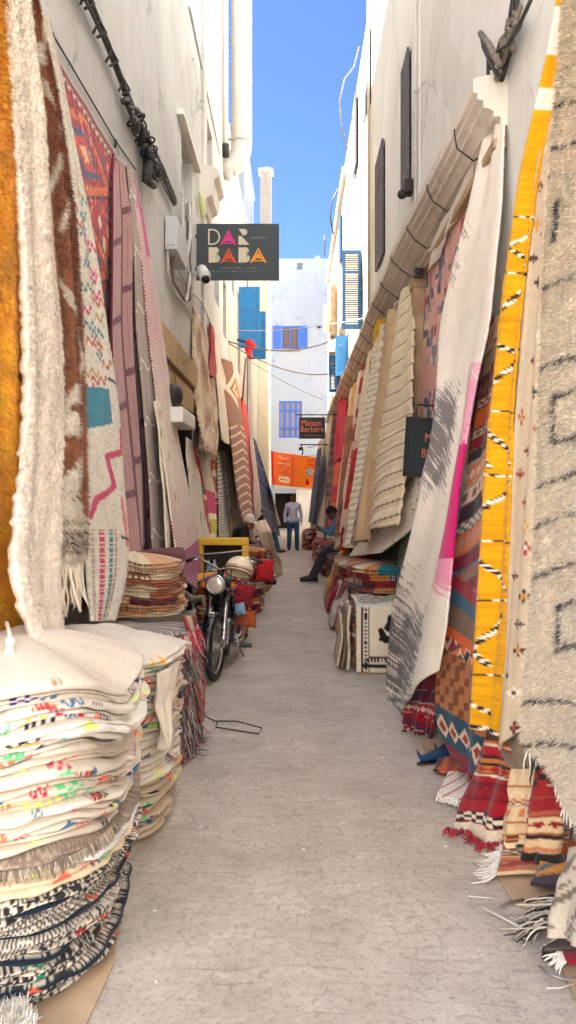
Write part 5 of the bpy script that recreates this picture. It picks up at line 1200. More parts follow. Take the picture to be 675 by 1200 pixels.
hang('flat_kilim', 'dark many coloured banded kilim behind the mustard rug', 'rug', [((575, 370, 1.42), (596, 370, 1.44)), ((565, 460, 1.36), (588, 460, 1.38)), ((553, 540, 1.22), (582, 540, 1.26)), ((540, 620, 1.13), (580, 620, 1.2)), ((526, 700, 1.04), (578, 700, 1.14)), ((516, 780, .99), (576, 780, 1.14)), ((514, 840, .97), (574, 840, 1.13)), ((524, 872, .99), (566, 890, 1.10)), ((545, 902, .98), (560, 910, 1.02))], p_r4, GR, cell=.010, folds=(.03, 1.2), seed=9)
hang('flat_kilim', 'long cream rug with grey hatching and a magenta stripe', 'rug', [((573, 146, 1.45), (592, 146, 1.46)), ((554, 240, 1.37), (590, 240, 1.41)), ((519, 380, 1.22), (577, 380, 1.31)), ((516, 445, 1.15), (562, 445, 1.23)), ((513, 500, 1.08), (554, 500, 1.16)), ((502, 563, 1.01), (543, 563, 1.1)), ((485, 640, .94), (535, 640, 1.03)), ((466, 710, .87), (528, 705, .99)), ((459, 770, .83), (521, 745, .95)), ((454, 850, .76), (510, 786, .9))], p_r5, GR, cell=.010, folds=(.045, 1.1), seed=2, rag=.003)
hang('patchwork_rug', 'pink patchwork rag rug under the cornice beside the cream rug', 'rug', [((497, 298, 1.48), (577, 148, 1.48)), ((495, 420, 1.46), (562, 420, 1.46)), ((494, 528, 1.43), (548, 545, 1.44))], p_patch, GR, cell=.014, shag=.008, folds=(.02, 3), seed=5, rag=.02)
hang('awning_cloth', 'white strip of cloth stretched under the cornice above the patchwork rug', 'cloth', [((503, 292, 1.40), (556, 192, 1.41)), ((505, 318, 1.43), (548, 228, 1.43))], p_plain(sr(222, 214, 202), .05), cell=.02, seed=3)
hang('flat_kilim', 'dark red patterned kilim low behind the grey end of the cream rug', 'rug', [((487, 772, .98), (520, 762, 1.05)), ((478, 820, .86), (512, 822, 1.0)), ((474, 856, .79), (506, 874, .96))], p_bands(5, [sr(140, 16, 34), sr(120, 14, 32), sr(74, 34, 70), sr(196, 180, 160), sr(150, 20, 40)], .05, .12), GR, cell=.011, seed=7, fr=(.05, .03, [sr(206, 190, 170), sr(90, 20, 30)], .005))
hang('flat_kilim', 'ivory rug with black flecks draped from the teal sign to a stack', 'rug', [((488, 500, 1.42), (531, 500, 1.44)), ((462, 560, 1.24), (521, 596, 1.25)), ((437, 604, 1.0), (480, 620, 1.12)), ((411, 652, .76), (445, 648, .92))], p_specks(sr(226, 218, 202), BLACKW, .6, .19, 4), GR, cell=.016, folds=(.04, 1.4), seed=8)
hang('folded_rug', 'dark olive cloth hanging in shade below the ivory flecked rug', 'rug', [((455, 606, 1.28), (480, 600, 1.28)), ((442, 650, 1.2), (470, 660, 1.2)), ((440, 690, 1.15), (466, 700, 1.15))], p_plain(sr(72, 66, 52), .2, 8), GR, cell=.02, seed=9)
hang('folded_rug', 'grey green cloth hanging beside the dark olive cloth', 'rug', [((476, 606, 1.26), (505, 590, 1.26)), ((466, 660, 1.15), (492, 660, 1.18)), ((460, 700, 1.05), (480, 705, 1.1))], p_plain(sr(124, 134, 116), .15, 8), GR, cell=.02, seed=10)
def strip(name, label, tl, tr, bl_, br2, Xt, Xb, pat, mid=None, **k):
    rows = [((*tl, Xt), (*tr, Xt))]
    if mid: rows.append(((*mid[0], (Xt+Xb)/2+.03), (*mid[1], (Xt+Xb)/2+.03)))
    rows.append(((*bl_, Xb), (*br2, Xb))); kk = dict(cell=.022, folds=(.06, 1.5), roll=.13); kk.update(k); kk['roll'] = max(kk['roll'], .11)
    return hang(name, label, 'rug', rows, pat, GR, **kk)
strip('ridged_rug', 'broad cream ridged rug with dark chevrons beside the wooden post', (478, 348), (493, 330), (424, 630), (462, 615), 1.45, .98, p_ridge(sr(230, 214, 182), sr(104, 86, 70), .2, 1.0, .1), ((455, 480), (482, 480)), seed=1, cell=.016, roll=.06, thick=.03, ribs=(.2, .016, 1.0))
strip('ridged_rug', 'mauve and beige barred rug left of the chevron rug', (470, 362), (479, 348), (420, 640), (432, 632), 1.42, .92, p_ridge(sr(196, 172, 158), sr(150, 122, 118), .22, .6, .4), ((446, 490), (456, 485)), seed=2, roll=.05, ribs=(.22, .01, .6))
strip('ridged_rug', 'grey blue rug end showing high under the cornice', (462, 375), (470, 362), (456, 440), (463, 430), 1.46, 1.4, p_plain(sr(140, 146, 146), .15), seed=3)
strip('ridged_rug', 'plaited cream rug with a yellow edge', (449, 392), (463, 376), (408, 642), (422, 640), 1.42, .9, p_cols(sr(232, 220, 194), sr(190, 168, 132), 3, .16, 2, sr(214, 196, 160)), ((431, 500), (446, 490)), seed=4, roll=.06, thick=.03, ribs=(.16, .016, .3))
strip('ridged_rug', 'mustard edged narrow rug over the plaited cream rug', (452, 378), (456, 372), (440, 440), (446, 436), 1.38, 1.32, p_plain(sr(214, 170, 60), .2), seed=5, cell=.02)
strip('ridged_rug', 'pale yellow trimmed cream rug', (436, 424), (446, 404), (404, 640), (412, 640), 1.43, .92, p_cols(sr(232, 220, 192), sr(220, 170, 40), 2, .14, 3), ((424, 500), (433, 495)), seed=6)
strip('ridged_rug', 'cream rug with columns of red dots beside the seated man', (424, 446), (436, 424), (396, 645), (411, 640), 1.42, .9, p_cols(sr(234, 220, 200), sr(200, 30, 52), 3, .12, 4), ((414, 520), (426, 510)), seed=7)
strip('ridged_rug', 'plain cream rug behind the rust brown rolled rug', (412, 468), (425, 444), (393, 640), (404, 640), 1.45, 1.0, p_plain(sr(222, 206, 176), .06, 8), ((404, 540), (416, 530)), seed=8)
strip('rolled_rug', 'rust brown rolled rug standing against the cream rugs', (410, 490), (418, 486), (398, 625), (408, 628), 1.18, .88, p_bands(9, [sr(150, 80, 46), sr(120, 60, 40), sr(90, 40, 34), sr(170, 100, 60)], .15, .5, .3), seed=9, roll=.12)
strip('flat_kilim', 'bright crimson rug under the far cornice', (399, 478), (406, 464), (395, 548), (403, 536), 1.42, 1.22, p_plain(sr(200, 20, 70), .15, 6), seed=10)
strip('flat_kilim', 'orange red rug hanging below the crimson rug', (395, 540), (403, 532), (389, 618), (398, 616), 1.24, .98, p_stripes([sr(206, 90, 30), sr(196, 50, 40), sr(214, 110, 40), sr(190, 30, 60)], .35, False, 4), seed=11)
strip('ridged_rug', 'olive cream rug at the far end of the right row', (389, 492), (398, 476), (380, 630), (392, 632), 1.44, .92, p_plain(sr(206, 192, 154), .1, 8), ((386, 550), (396, 540)), seed=12, cell=.03)
strip('ridged_rug', 'beige rug with a knotted dark edge in the far right row', (384, 504), (391, 492), (374, 628), (384, 632), 1.38, .85, p_cols(sr(208, 188, 160), sr(130, 104, 84), 2, .18, 5), ((380, 560), (388, 555)), seed=13, cell=.03)
strip('ridged_rug', 'grey blue striped rug in the far right row', (379, 514), (385, 505), (371, 622), (377, 628), 1.3, .8, p_stripes([sr(190, 176, 160), sr(110, 116, 130), sr(206, 190, 166), sr(90, 80, 80)], .14, True, 6), seed=14, cell=.03)
strip('ridged_rug', 'pale brown rug next to the far navy rug', (375, 522), (380, 514), (367, 616), (373, 622), 1.12, .7, p_plain(sr(186, 164, 140), .12, 8), seed=15, cell=.035)
strip('folded_strip', 'narrow tan rug hung folded beside the chevron rug', (466, 367), (472, 360), (431, 636), (437, 632), 1.37, .87, p_plain(sr(186, 158, 122), .14, 9), seed=21)
strip('folded_strip', 'narrow ivory tufted rug hung folded by the plaited rug', (447, 396), (452, 390), (417, 642), (423, 642), 1.36, .86, p_ridge(sr(232, 222, 202), sr(190, 170, 144), .1, .6, .3), seed=22)
strip('folded_strip', 'narrow dusty red rug hung folded beside the red dotted rug', (433, 429), (437, 424), (408, 645), (412, 644), 1.36, .87, p_stripes([sr(176, 50, 50), sr(206, 170, 150), sr(150, 36, 44)], .16, False, 8), seed=23)
strip('folded_strip', 'narrow honey coloured rug hung folded near the rust rolled rug', (421, 453), (425, 447), (401, 645), (405, 644), 1.36, .88, p_plain(sr(206, 166, 100), .14, 9), seed=24)
strip('folded_strip', 'narrow dark brown rug hung folded near the crimson rug', (393, 489), (396.5, 483), (384, 632), (388, 634), 1.38, .88, p_stripes([sr(80, 54, 44), sr(120, 80, 60), sr(60, 44, 40)], .2, False, 9), seed=25)
hang('flat_kilim', 'navy blue rug hanging at the far right end of the alley', 'rug', [((372, 527, .84), (376, 525, .86)), ((367, 570, .66), (373, 570, .74)), ((362, 612, .48), (369, 614, .62))], p_stripes([sr(36, 58, 100), sr(30, 46, 84), sr(60, 84, 120)], .3, False, 7), GR, cell=.035, seed=16)

# ------------------------------------------------------------------ rugs draped and lying by the right wall
GD = 'rugs draped on the ground along the right wall'
hang('draped_rug', 'crimson fringed rug with banded dashes draped to the ground', 'rug', [((570, 862, 1.12), (602, 872, 1.16)), ((556, 900, 1.02), (606, 910, 1.13)), ((541, 940, .91), (606, 945, 1.1)), ((536, 962, .85), (604, 975, 1.08)), ((529, 984, .80), (600, 1000, 1.05))], p_bands(14, REDPAL, .04, .12), GD, cell=.009, folds=(.035, 1.6), seed=3, fr=(.10, .007, [sr(170, 20, 44), sr(190, 30, 60), sr(150, 16, 38)], .0035), roll=.05)
hang('draped_rug', 'tan and black banded rug with red flowers right of the crimson rug', 'rug', [((606, 900, 1.14), (640, 900, 1.2)), ((600, 940, 1.09), (632, 945, 1.16)), ((594, 980, 1.04), (626, 985, 1.12)), ((590, 1000, 1.01), (622, 1006, 1.10))], p_bands(23, [sr(206, 180, 144), sr(200, 172, 134), sr(40, 34, 34), sr(150, 40, 44), sr(190, 110, 60), sr(214, 190, 156)], .03, .1), GD, cell=.009, seed=5, roll=.07, fr=(.06, .012, [sr(226, 220, 206)], .004))
hang('draped_rug', 'cone shaped tan rug with zigzag bands under the cream shaggy rug', 'rug', [((634, 876, 1.17), (668, 890, 1.25)), ((626, 930, 1.13), (664, 930, 1.22)), ((618, 975, 1.09), (660, 985, 1.2)), ((611, 1004, 1.07), (656, 1014, 1.19))], p_bands(17, [sr(214, 192, 156), sr(206, 180, 140), sr(44, 38, 36), sr(170, 84, 66), sr(200, 120, 76), sr(140, 36, 40)], .03, .1), GD, cell=.009, seed=6, roll=.08, fr=(.05, .012, [sr(226, 220, 206)], .004))
def lay(name, label, corners, pat, th=.014, z=.012, cell=.012, seed=0, fr=None, amp=.012, group=GD, cat='rug', und=3):
    """flat cloth on the ground; corners: far left, far right, near right, near left (pixels on the ground)"""
    c = [PG(*p) for p in corners]; W = max(np.linalg.norm(c[1]-c[0]), np.linalg.norm(c[2]-c[3])); H = max(np.linalg.norm(c[3]-c[0]), np.linalg.norm(c[2]-c[1])); n = int(np.clip(H/cell, 5, 200)); m = int(np.clip(W/cell, 5, 200))
    a = np.linspace(0, 1, m)[None, :, None]; b = np.linspace(0, 1, n)[:, None, None]; G = (c[0]*(1-a)+c[1]*a)*(1-b)+(c[3]*(1-a)+c[2]*a)*b
    A, B = np.meshgrid(np.linspace(0, 1, m), np.linspace(0, 1, n)); G[..., 2] = z+th/2+amp*noise(A*und+seed, B*und, seed)
    o = cloth(name, G, pat, th, M_SHAG if name == 'shaggy_rug' else M_WEAVE, .02 if name == 'shaggy_rug' else 0, (5000, .03, .004) if name == 'shaggy_rug' else None, seed, .004, toward=(0, 0, 1)); tag(o, label, cat, group)
    if fr:
        e = {'near': G[-1], 'left': G[:, 0], 'far': G[0]}[fr[0]]; d = fr[1]; fringe(e, d, fr[2], fr[3], fr[4], o, seed, r=fr[5] if len(fr) > 5 else .004)
    return o
lay('flat_rug', 'flat banded rug with a thick white fringe on cardboard', [(590, 1002), (660, 1000), (668, 1030), (582, 1034)], p_bands(33, [sr(190, 110, 60), sr(50, 40, 40), sr(206, 180, 144), sr(160, 60, 50)], .03, .06), seed=3, z=.022, fr=('left', (-.9, -.4, -.1), .12, .0045, [sr(234, 230, 224), sr(220, 214, 204)], .0028))
lay('flat_rug', 'orange and blue geometric rug lying at the right edge', [(650, 985), (720, 985), (720, 1060), (622, 1050)], p_bands(41, [sr(206, 96, 40), sr(214, 150, 50), sr(90, 104, 120), sr(214, 190, 150), sr(60, 50, 60), sr(200, 90, 40)], .08, .2, .6, fine=.07), seed=4, z=.036)
lay('flat_rug', 'black and white rug with long knotted yarn ends', [(655, 1068), (730, 1065), (730, 1120), (642, 1108)], p_hatch(sr(196, 186, 170), sr(60, 54, 52), 60, .5, .5, 3), seed=5, z=.052, fr=('left', (-1, -.15, -.05), .16, .0045, [sr(206, 198, 184), sr(60, 54, 52), sr(180, 170, 156), sr(40, 36, 36)], .0032))
hang('draped_rug', 'speckled grey rug hanging low at the right edge', 'rug', [((664, 995, 1.02), (720, 985, 1.08)), ((656, 1060, .94), (716, 1070, 1.0)), ((650, 1098, .90), (712, 1120, .97))], p_hatch(sr(190, 178, 158), sr(110, 98, 86), 70, .45, .5, 6), GD, cell=.012, seed=7)
lay('flat_rug', 'dark red rug with a white braided edge at the lower right', [(652, 1112), (720, 1105), (720, 1150), (664, 1142)], p_bands(8, [sr(130, 16, 40), sr(110, 14, 34), sr(140, 20, 44)], .1, .2), seed=6, z=.03, fr=('left', (-.8, -.3, -.1), .07, .006, [sr(230, 224, 214)], .004))
lay('flat_rug', 'white shaggy ended rug with a red zigzag lying by the crimson rug', [(528, 906), (556, 900), (545, 946), (512, 940)], p_ridge(sr(226, 218, 206), sr(170, 40, 56), .2, .8, .16), seed=8, z=.02, fr=('near', (-.3, -.9, -.1), .06, .008, [sr(232, 228, 220)], .004))
lay('flat_rug', 'small red and grey striped mat beside the blue slippers', [(515, 892), (550, 892), (545, 912), (508, 910)], p_stripes([sr(150, 60, 50), sr(110, 106, 104), sr(190, 90, 50), sr(80, 40, 40)], .04, True, 4), seed=9, z=.02)
GC = 'cardboard sheets under the rugs'
def card(label, corners, z=.004, seed=0):
    c = [PG(*p) for p in corners]; mb = MB(); mb.prism([(p[0], p[1]) for p in c], (0, 0, z), (1, 0, 0), (0, 1, 0), (0, 0, .005)); o = mb.build('cardboard_sheet', M_CARD); tag(o, label, 'cardboard', GC)
card('worn cardboard sheet under the white fringed rug', [(560, 990), (700, 990), (700, 1065), (620, 1072), (600, 1058)]); card('bent cardboard sheet at the lower right corner', [(636, 1092), (760, 1080), (780, 1190), (676, 1176)], .006)
card('cardboard strip below the blue slippers', [(492, 870), (600, 862), (612, 905), (560, 925), (502, 893)]); card('cardboard sheet under the nearest left stack', [(-60, 1120), (140, 1080), (134, 1130), (96, 1215), (-60, 1260)])
card('pinkish cardboard along the far left stacks', [(262, 747), (304, 690), (312, 690), (284, 745), (278, 748)]); card('flattened cardboard under the checkered rug block', [(404, 745), (480, 740), (500, 788), (420, 792), (410, 775)])
t = thing('wire_loop', 'rusty wire bent into a rectangle lying on the paving', 'wire'); q = [PG(x, y, .008) for x, y in ((238, 838), (252, 845), (277, 845), (307, 853), (303, 860), (253, 852), (255, 845))]; MB().tube(q, .0045, 6).build('wire', M_IRON, t)
GX = 'cords trailing from the rugs onto the paving'
for lb, pts, r_, mat in (('long grey yarn cord snaking toward the lower right corner', [(632, 1132), (645, 1142), (662, 1148), (676, 1146)], .005, M_STEEL), ('white yarn strip trailing over the cardboard edge', [(566, 1064), (590, 1076), (612, 1088)], .005, M_WIREW), ('thin pale thread lying left of the cardboard', [(548, 1050), (580, 1053)], .003, M_WIREW), ('beige yarn end at the lower right edge', [(640, 1158), (655, 1158), (672, 1153)], .0035, M_WIREW), ('curled grey yarn above the white strip', [(588, 1062), (600, 1056), (614, 1054)], .006, M_CABLEB)):
    o = MB().tube([PG(x, y, .012) for x, y in pts], r_, 6).build('yarn_cord', mat); tag(o, lb, 'yarn', GX)

# ------------------------------------------------------------------ stacks of folded rugs, left
w1 = 'of the nearest left stack'
rng = random.Random(42); sp = []
motif = ['black zigzags', 'a green and red motif', 'speckled grey weave', 'a red woven patch', 'black and white dashes', 'navy and orange dots', 'a dark navy edge', 'green chevrons on navy']
for k in range(9):
    sp.append((.046, 2, k_woven(50+k, den=.5+.08*math.sin(k), freq=40+6*k, acc=[sr(30, 120, 84), sr(190, 30, 40), sr(206, 90, 50)], navy=k % 2 == 1), 'grey woven rug with '+['salt and pepper flecks', 'a navy fold', 'diagonal hatching', 'a dark blue edge', 'a bright red patch', 'ladder stitching', 'green marks on navy', 'fine ribbing', 'a navy border'][k]))
sp.append((.05, 2, k_cream(3, sr(222, 200, 168), 14), 'beige rug with coral and green motifs')); sp.append((.04, 2, k_cream(8, sr(228, 226, 222), 6), 'white rug with a blue checked mark'))
sp.append((.045, 1, k_hatchy if False else k_woven(90, sr(120, 104, 92), sr(160, 144, 126), .5, 60), 'taupe brown rug with a fringed end'))
names = ['with purple checks', 'with coral triangles', 'with a faint red line', 'with orange dashes', 'with black hooks', 'with small black bars', 'with a coral arrow', 'with green tufts', 'with ochre squares', 'with black chevrons', 'with pink stitching', 'with a blue triangle', 'with red dots', 'with two dark loops']
for k in range(14): sp.append((.040+rng.uniform(-.006, .008), 2 if k % 3 else 1, k_cream(20+k, nst=34), 'folded cream rug '+names[k]))
sp.append((.05, 1, k_cream(77, sr(208, 196, 180), 3), 'creased plain cream rug'))
P1 = stack(w1, -1.10, 3.0, .40, .52, 3.0, .01, sp, N=420, seed=5, grow=.16, und=.042, group='folded rugs in the nearest left stack', droop=.12, jit=.026)
_pts = [(-1.10+.445*math.copysign(abs(math.cos(a))**(2/3), math.cos(a)), 3.0+.575*math.copysign(abs(math.sin(a))**(2/3), math.sin(a)), .505) for a in np.linspace(-1.75, -.2, 50)]
fringe(_pts, lambda f: (math.cos(-1.75+f*1.55)*.5, math.sin(-1.75+f*1.55)*.5, -.8), .045, .008, [sr(150, 134, 118), sr(120, 104, 92), sr(170, 154, 136)], P1[11], 3, r=.004)
w2 = 'of the second left stack'
sp = []
for k in range(22):
    sp.append((.043+rng.uniform(-.006, .008), 2 if k % 2 else 1, k_cream(120+k, None if k > 6 else sr(190, 170, 142), 22), ('folded beige rug ' if k <= 6 else 'folded ivory rug ')+['with dark marks', 'with a black tassel', 'with brown edging', 'with a thin red line', 'with grey flecks', 'with black loops', 'with faint stitching', 'with a maroon patch', 'with a dark gap below', 'with lime dashes', 'with coral marks', 'with black script', 'with ochre marks', 'with a green patch', 'with pink dots', 'with small loops', 'with brown diamonds', 'with pale creases', 'with mint marks', 'with soft folds', 'with a drooping edge', 'with pastel marks'][k]))
P2 = stack(w2, -1.08, 4.12, .42, .44, 3.4, .01, sp, N=300, seed=9, grow=.14, und=.025, group='folded rugs in the second left stack', droop=.10, jit=.02)
hang('folded_flap', 'cream rug corner hanging loose down the second left stack', 'rug', [((186, 790, .64), (207, 772, .615)), ((186, 830, .645), (203, 815, .62)), ((190, 878, .64), (194, 880, .635))], p_plain(sr(226, 214, 194), .05), cell=.012, seed=3)
w3 = 'of the fringed third left stack'; sp = []
for k in range(9): sp.append((.09, 2, k_woven(200+k, sr(90, 84, 80), sr(176, 168, 158), .5, 40, [sr(190, 40, 70), sr(150, 30, 50)]), ['grey fringed rug', 'grey rug with pink tufts', 'charcoal flecked rug', 'grey rug with red yarn', 'silver grey rug', 'grey rug with maroon yarn', 'mottled grey rug', 'grey rug with crimson ends', 'red and white flecked rug'][k]))
P3 = stack(w3, -1.10, 5.2, .40, .42, 3.5, .01, sp, N=220, seed=12, grow=.05, group='folded rugs in the third left stack')
rs = random.Random(6)
for k, o in enumerate(P3):
    zt = .01+.09*(k+1)-.02; pts = []
    for i in range(40):
        a = -1.9+i/39*2.3; rr = (abs(math.cos(a))**3.5+abs(math.sin(a))**3.5)**(-1/3.5); pts.append((-1.10+rr*math.cos(a)*.43, 5.2+rr*math.sin(a)*.45, zt))
    fringe(pts, lambda f: (math.cos(-1.9+f*2.3)*.25, math.sin(-1.9+f*2.3)*.25, -1), .15, .007, [sr(150, 142, 134), sr(110, 104, 98), sr(190, 182, 170), sr(70, 64, 62), sr(130, 124, 116), sr(168, 160, 150), sr(90, 84, 80), sr(170, 50, 70)] if k < 8 else [sr(190, 60, 80), sr(150, 30, 50), sr(206, 190, 180)], o, k, r=.003)
hang('draped_rug', 'red rug with a cream border draped on the far side of the fringed stack', 'rug', [((214, 722, .72), (226, 722, .72)), ((225, 750, .68), (236, 752, .70)), ((229, 800, .66), (238, 800, .69)), ((229, 848, .655), (236, 845, .68))], lambda a, b, u, v, q: np.where((np.abs(a-.3) < .12)[..., None], sr(214, 190, 160), sr(150, 36, 30))*(1+.1*(noise(u*40, v*40, 3)-.5))[..., None], cell=.012, seed=3)
sp = []
for k in range(9): sp.append((.048, 2, k_pal(230+k, [sr(214, 200, 176), sr(206, 190, 160), sr(120, 70, 50), sr(190, 170, 140), sr(150, 90, 60), sr(90, 40, 44), sr(196, 150, 110)], (.2, .9)), ['maroon edged rug', 'cream and brown rug', 'tan rug with a red rim', 'beige rug with dark fold', 'rust rug', 'cream rug with brown line', 'oatmeal rug', 'orange brown rug', 'striped brown and white rug'][k]))
stack('of the brown stack past the fringe', -1.17, 5.75, .34, .40, 3, .84, sp, N=200, seed=15, grow=-.05, group='folded rugs in the pile behind the fringed stack')
sp = []
for k in range(7): sp.append((.11, 2, k_pal(260+k, [sr(110, 24, 40), sr(60, 20, 40), sr(190, 90, 40), sr(196, 40, 50), sr(90, 110, 150), sr(206, 190, 170), sr(214, 150, 40)], (.05, .2)), ['dark maroon rug', 'plum rug with blue', 'crimson rug with orange', 'rust and purple rug', 'orange and yellow rug', 'pink and white rug', 'scarlet rug with pale dots'][k]))
stack('of the red stack behind the moped', -.86, 9.12, .30, .38, 3, .012, sp, N=160, seed=18, grow=.05, group='rugs stacked behind the moped')
sp = []
for k in range(8): sp.append((.115, 2, k_pal(280+k, MIXPAL+[sr(226, 214, 196), sr(206, 196, 180)], (.05, .2)), ['brown rug', 'cream and black rug', 'white rug with red spots', 'dark striped rug', 'beige flecked rug', 'black and cream rug', 'ivory rug', 'olive and white rug'][k]))
stack('of the stack before the capped man', -.80, 11.5, .36, .6, 3, .012, sp, N=160, seed=19, grow=.05, group='rugs stacked before the capped man')
sp = []
for k in range(7): sp.append((.11, 2, k_pal(300+k, MIXPAL, (.06, .25)), ['grey rug', 'maroon rug', 'black and white rug', 'red rug', 'patterned brown rug', 'olive rug', 'dark red rug'][k]))
stack('of the stack past the capped man', -.80, 14.1, .36, .9, 3, .012, sp, N=140, seed=20, grow=.05, group='rugs stacked beside the capped man')
sp = []
for k in range(5): sp.append((.11, 2, k_pal(320+k, MIXPAL, (.06, .25)), ['brown rug', 'tan rug', 'grey rug', 'wine red rug', 'striped rug'][k]))
stack('of the stack under the leaning navy rug', -.9, 19, .38, 1.2, 3, .012, sp, N=120, seed=21, grow=.0, group='rugs stacked under the navy rug')
hang('draped_rug', 'cream cloth draped over the stack before the capped man', 'rug', [((299, 612, .66, ), (311, 609, .58)), ((303, 622, .60), (317, 622, .44)), ((307, 640, .545), (321, 642, .39)), ((312, 656, .52), (326, 660, .345)), ((314, 668, .50), (327, 674, .33))], p_stripes([sr(216, 196, 172), sr(206, 184, 160), sr(222, 204, 184)], .2, True, 4), cell=.02, seed=5, folds=(.07, 2.2), thick=.03)
def blobthing(name, label, cat, c, rad, mat, seed=0, n=16, sp_=.62):
    rs = random.Random(seed); mb = MB()
    for k in range(n): mb.ball(Vector(c)+Vector([rs.uniform(-1, 1)*rad[i]*sp_ for i in range(3)]), [rad[i]*rs.uniform(.3, .58) for i in range(3)], 14, 10)
    o = mb.build(name, mat); m = o.modifiers.new('r', 'REMESH'); m.mode = 'VOXEL'; m.voxel_size = min(rad)*.16; m2 = o.modifiers.new('s', 'SMOOTH'); m2.iterations = 2
    bpy.context.view_layer.update(); me = bpy.data.meshes.new_from_object(o.evaluated_get(bpy.context.evaluated_depsgraph_get())); o.modifiers.clear(); o.data = me
    me.polygons.foreach_set('use_smooth', np.ones(len(me.polygons), bool)); return tag(o, label, cat)
def pillow(name, label, cat, c, w_, h_, dp, mat, rot, seed=0):
    n = 26; V = []; Fc = []; g = np.linspace(-1, 1, n)
    for s_ in (1, -1):
        for y in g:
            for x in g:
                pin = 1-.14*(abs(x)**2*(1-abs(y)**2)+abs(y)**2*(1-abs(x)**2)); k_ = max(0.0, (1-x**4)*(1-y**4))**.55
                z = s_*dp*k_*(1+.35*(float(noise(x*2.2+seed, y*2.2+3, seed))-.5)); V.append((x*w_*pin*(1+.04*math.sin(y*5+seed)), z, y*h_*pin))
    for s_ in (0, 1):
        o_ = s_*n*n
        for i_ in range(n-1):
            for j_ in range(n-1):
                q = (o_+i_*n+j_, o_+i_*n+j_+1, o_+(i_+1)*n+j_+1, o_+(i_+1)*n+j_); Fc.append(q if s_ else q[::-1])
    me = bpy.data.meshes.new(name); me.from_pydata(V, [], Fc); bm = bmesh.new(); bm.from_mesh(me); bmesh.ops.remove_doubles(bm, verts=bm.verts, dist=2e-4); bmesh.ops.recalc_face_normals(bm, faces=bm.faces); bm.to_mesh(me); bm.free()
    me.polygons.foreach_set('use_smooth', np.ones(len(me.polygons), bool)); o = link(name, me, mat); o.location = c; o.rotation_euler = rot; return tag(o, label, cat)
pillow('red_cushion', 'bright red velvet cushion leaning on the stack before the capped man', 'cushion', P(310, 668, 10.72),   .14, .17, .07, M_REDCLOTH, (R(-18), R(8), R(25)), 3)
pillow('red_cushion', 'dark red cushion at the foot of the red stack behind the moped', 'cushion', P(285, 697, 8.62), .13, .14, .06, M_RUSTC, (R(-22), R(12), R(10)), 5)
pillow('blue_pouch', 'pale blue pouch beside the dark red cushion', 'pouch', P(281, 714, 8.52), .07, .08, .04, M_BLUEBOTTLE, (R(-25), R(-15), R(-10)), 7)
pillow('orange_cushion', 'orange striped cushion low beside the red stack', 'cushion', P(289, 725, 8.6), .12, .11, .05, M_RUSTO, (R(-30), R(5), R(14)), 9)

# ------------------------------------------------------------------ stacks, right
def kilimspec(n, h, seed, pal, descs, w=(.05, .3)): return [(h, 2, k_pal(seed+k, pal, w), descs[k % len(descs)]) for k in range(n)]
stack('of the stack under the flecked rug', 1.06, 8.9, .42, .72, 3.2, .012, kilimspec(13, .071, 400, MIXPAL+[sr(206, 80, 30), sr(40, 120, 130), sr(54, 40, 90)], ['maroon kilim', 'rust kilim', 'brown kilim', 'wine kilim with cream lines', 'striped red kilim', 'purple and orange kilim', 'bright orange banded kilim', 'turquoise flecked kilim', 'dark red kilim', 'cream dotted red kilim', 'brown and pink kilim', 'crimson kilim', 'red and white kilim']), N=260, seed=31, grow=.04, group='kilims in the red right stack')
GLn = 'folded rugs leaning by the red right stack'
rs = random.Random(12)
cols_ = [(sr(196, 150, 60), 'mustard'), (sr(206, 190, 170), 'ivory'), (sr(150, 50, 50), 'dull red'), (sr(214, 200, 190), 'white'), (sr(190, 150, 140), 'pinkish'), (sr(130, 40, 50), 'wine red'), (sr(176, 170, 160), 'grey'), (sr(200, 130, 80), 'orange tan')]
for k, (c, nm) in enumerate(cols_):
    y = 12.4-k*.42; z1 = .78-.045*k; x0 = .52+.0*k
    rows = [((0, 0, 0), (0, 0, 0))]
    G = np.zeros((16, 26, 3)); 
    for i in range(16):
        f = i/15; X = .84-.34*f+.035*math.sin(k*1.9); Z = z1*(1-f)+.05+.05*math.sin(f*3.1)*math.sin(k*2.3+f*9)
        for j in range(26):
            g = j/25; G[i, j] = (X-.05*math.sin(f*math.pi), y+(g-.5)*.5+.05*math.sin(f*5+k), Z+.015*math.sin(g*20+k)+(.02*math.sin(9*g)))
    o = cloth('leaning_rug', G, p_stripes([c, c*.8, np.clip(c*1.15, 0, .9), sr(150, 40, 50) if k % 2 else c], .09, False, k), .05, M_WEAVE, 0, None, k, .01, toward=(0, 8, 1.7)); tag(o, f'{nm} folded rug leaning on the right stacks, '+['farthest of the row', 'second from the far end', 'third from the far end', 'fourth from the far end', 'fourth from the near end', 'third from the near end', 'second from the near end', 'nearest of the row'][k], 'rug', GLn)
stack('of the stack behind the seated man', 1.02, 11.5, .40, .9, 3.2, .012, kilimspec(10, .078, 430, MIXPAL, ['dark kilim', 'red kilim', 'cream kilim', 'rust kilim', 'brown kilim', 'wine kilim', 'tan kilim', 'black and red kilim', 'orange kilim', 'beige kilim']), N=180, seed=33, grow=.02, group='kilims behind the seated man')
stack('of the stack that the man sits on', 1.0, 13.9, .40, .9, 3.2, .012, kilimspec(8, .078, 450, [sr(60, 34, 34), sr(110, 30, 36), sr(40, 34, 36), sr(150, 120, 96), sr(130, 40, 40)], ['black kilim', 'dark red kilim', 'brown kilim', 'maroon kilim', 'charcoal kilim', 'tan kilim', 'red black kilim', 'wine kilim']), N=180, seed=34, grow=.02, group='kilims under the seated man')
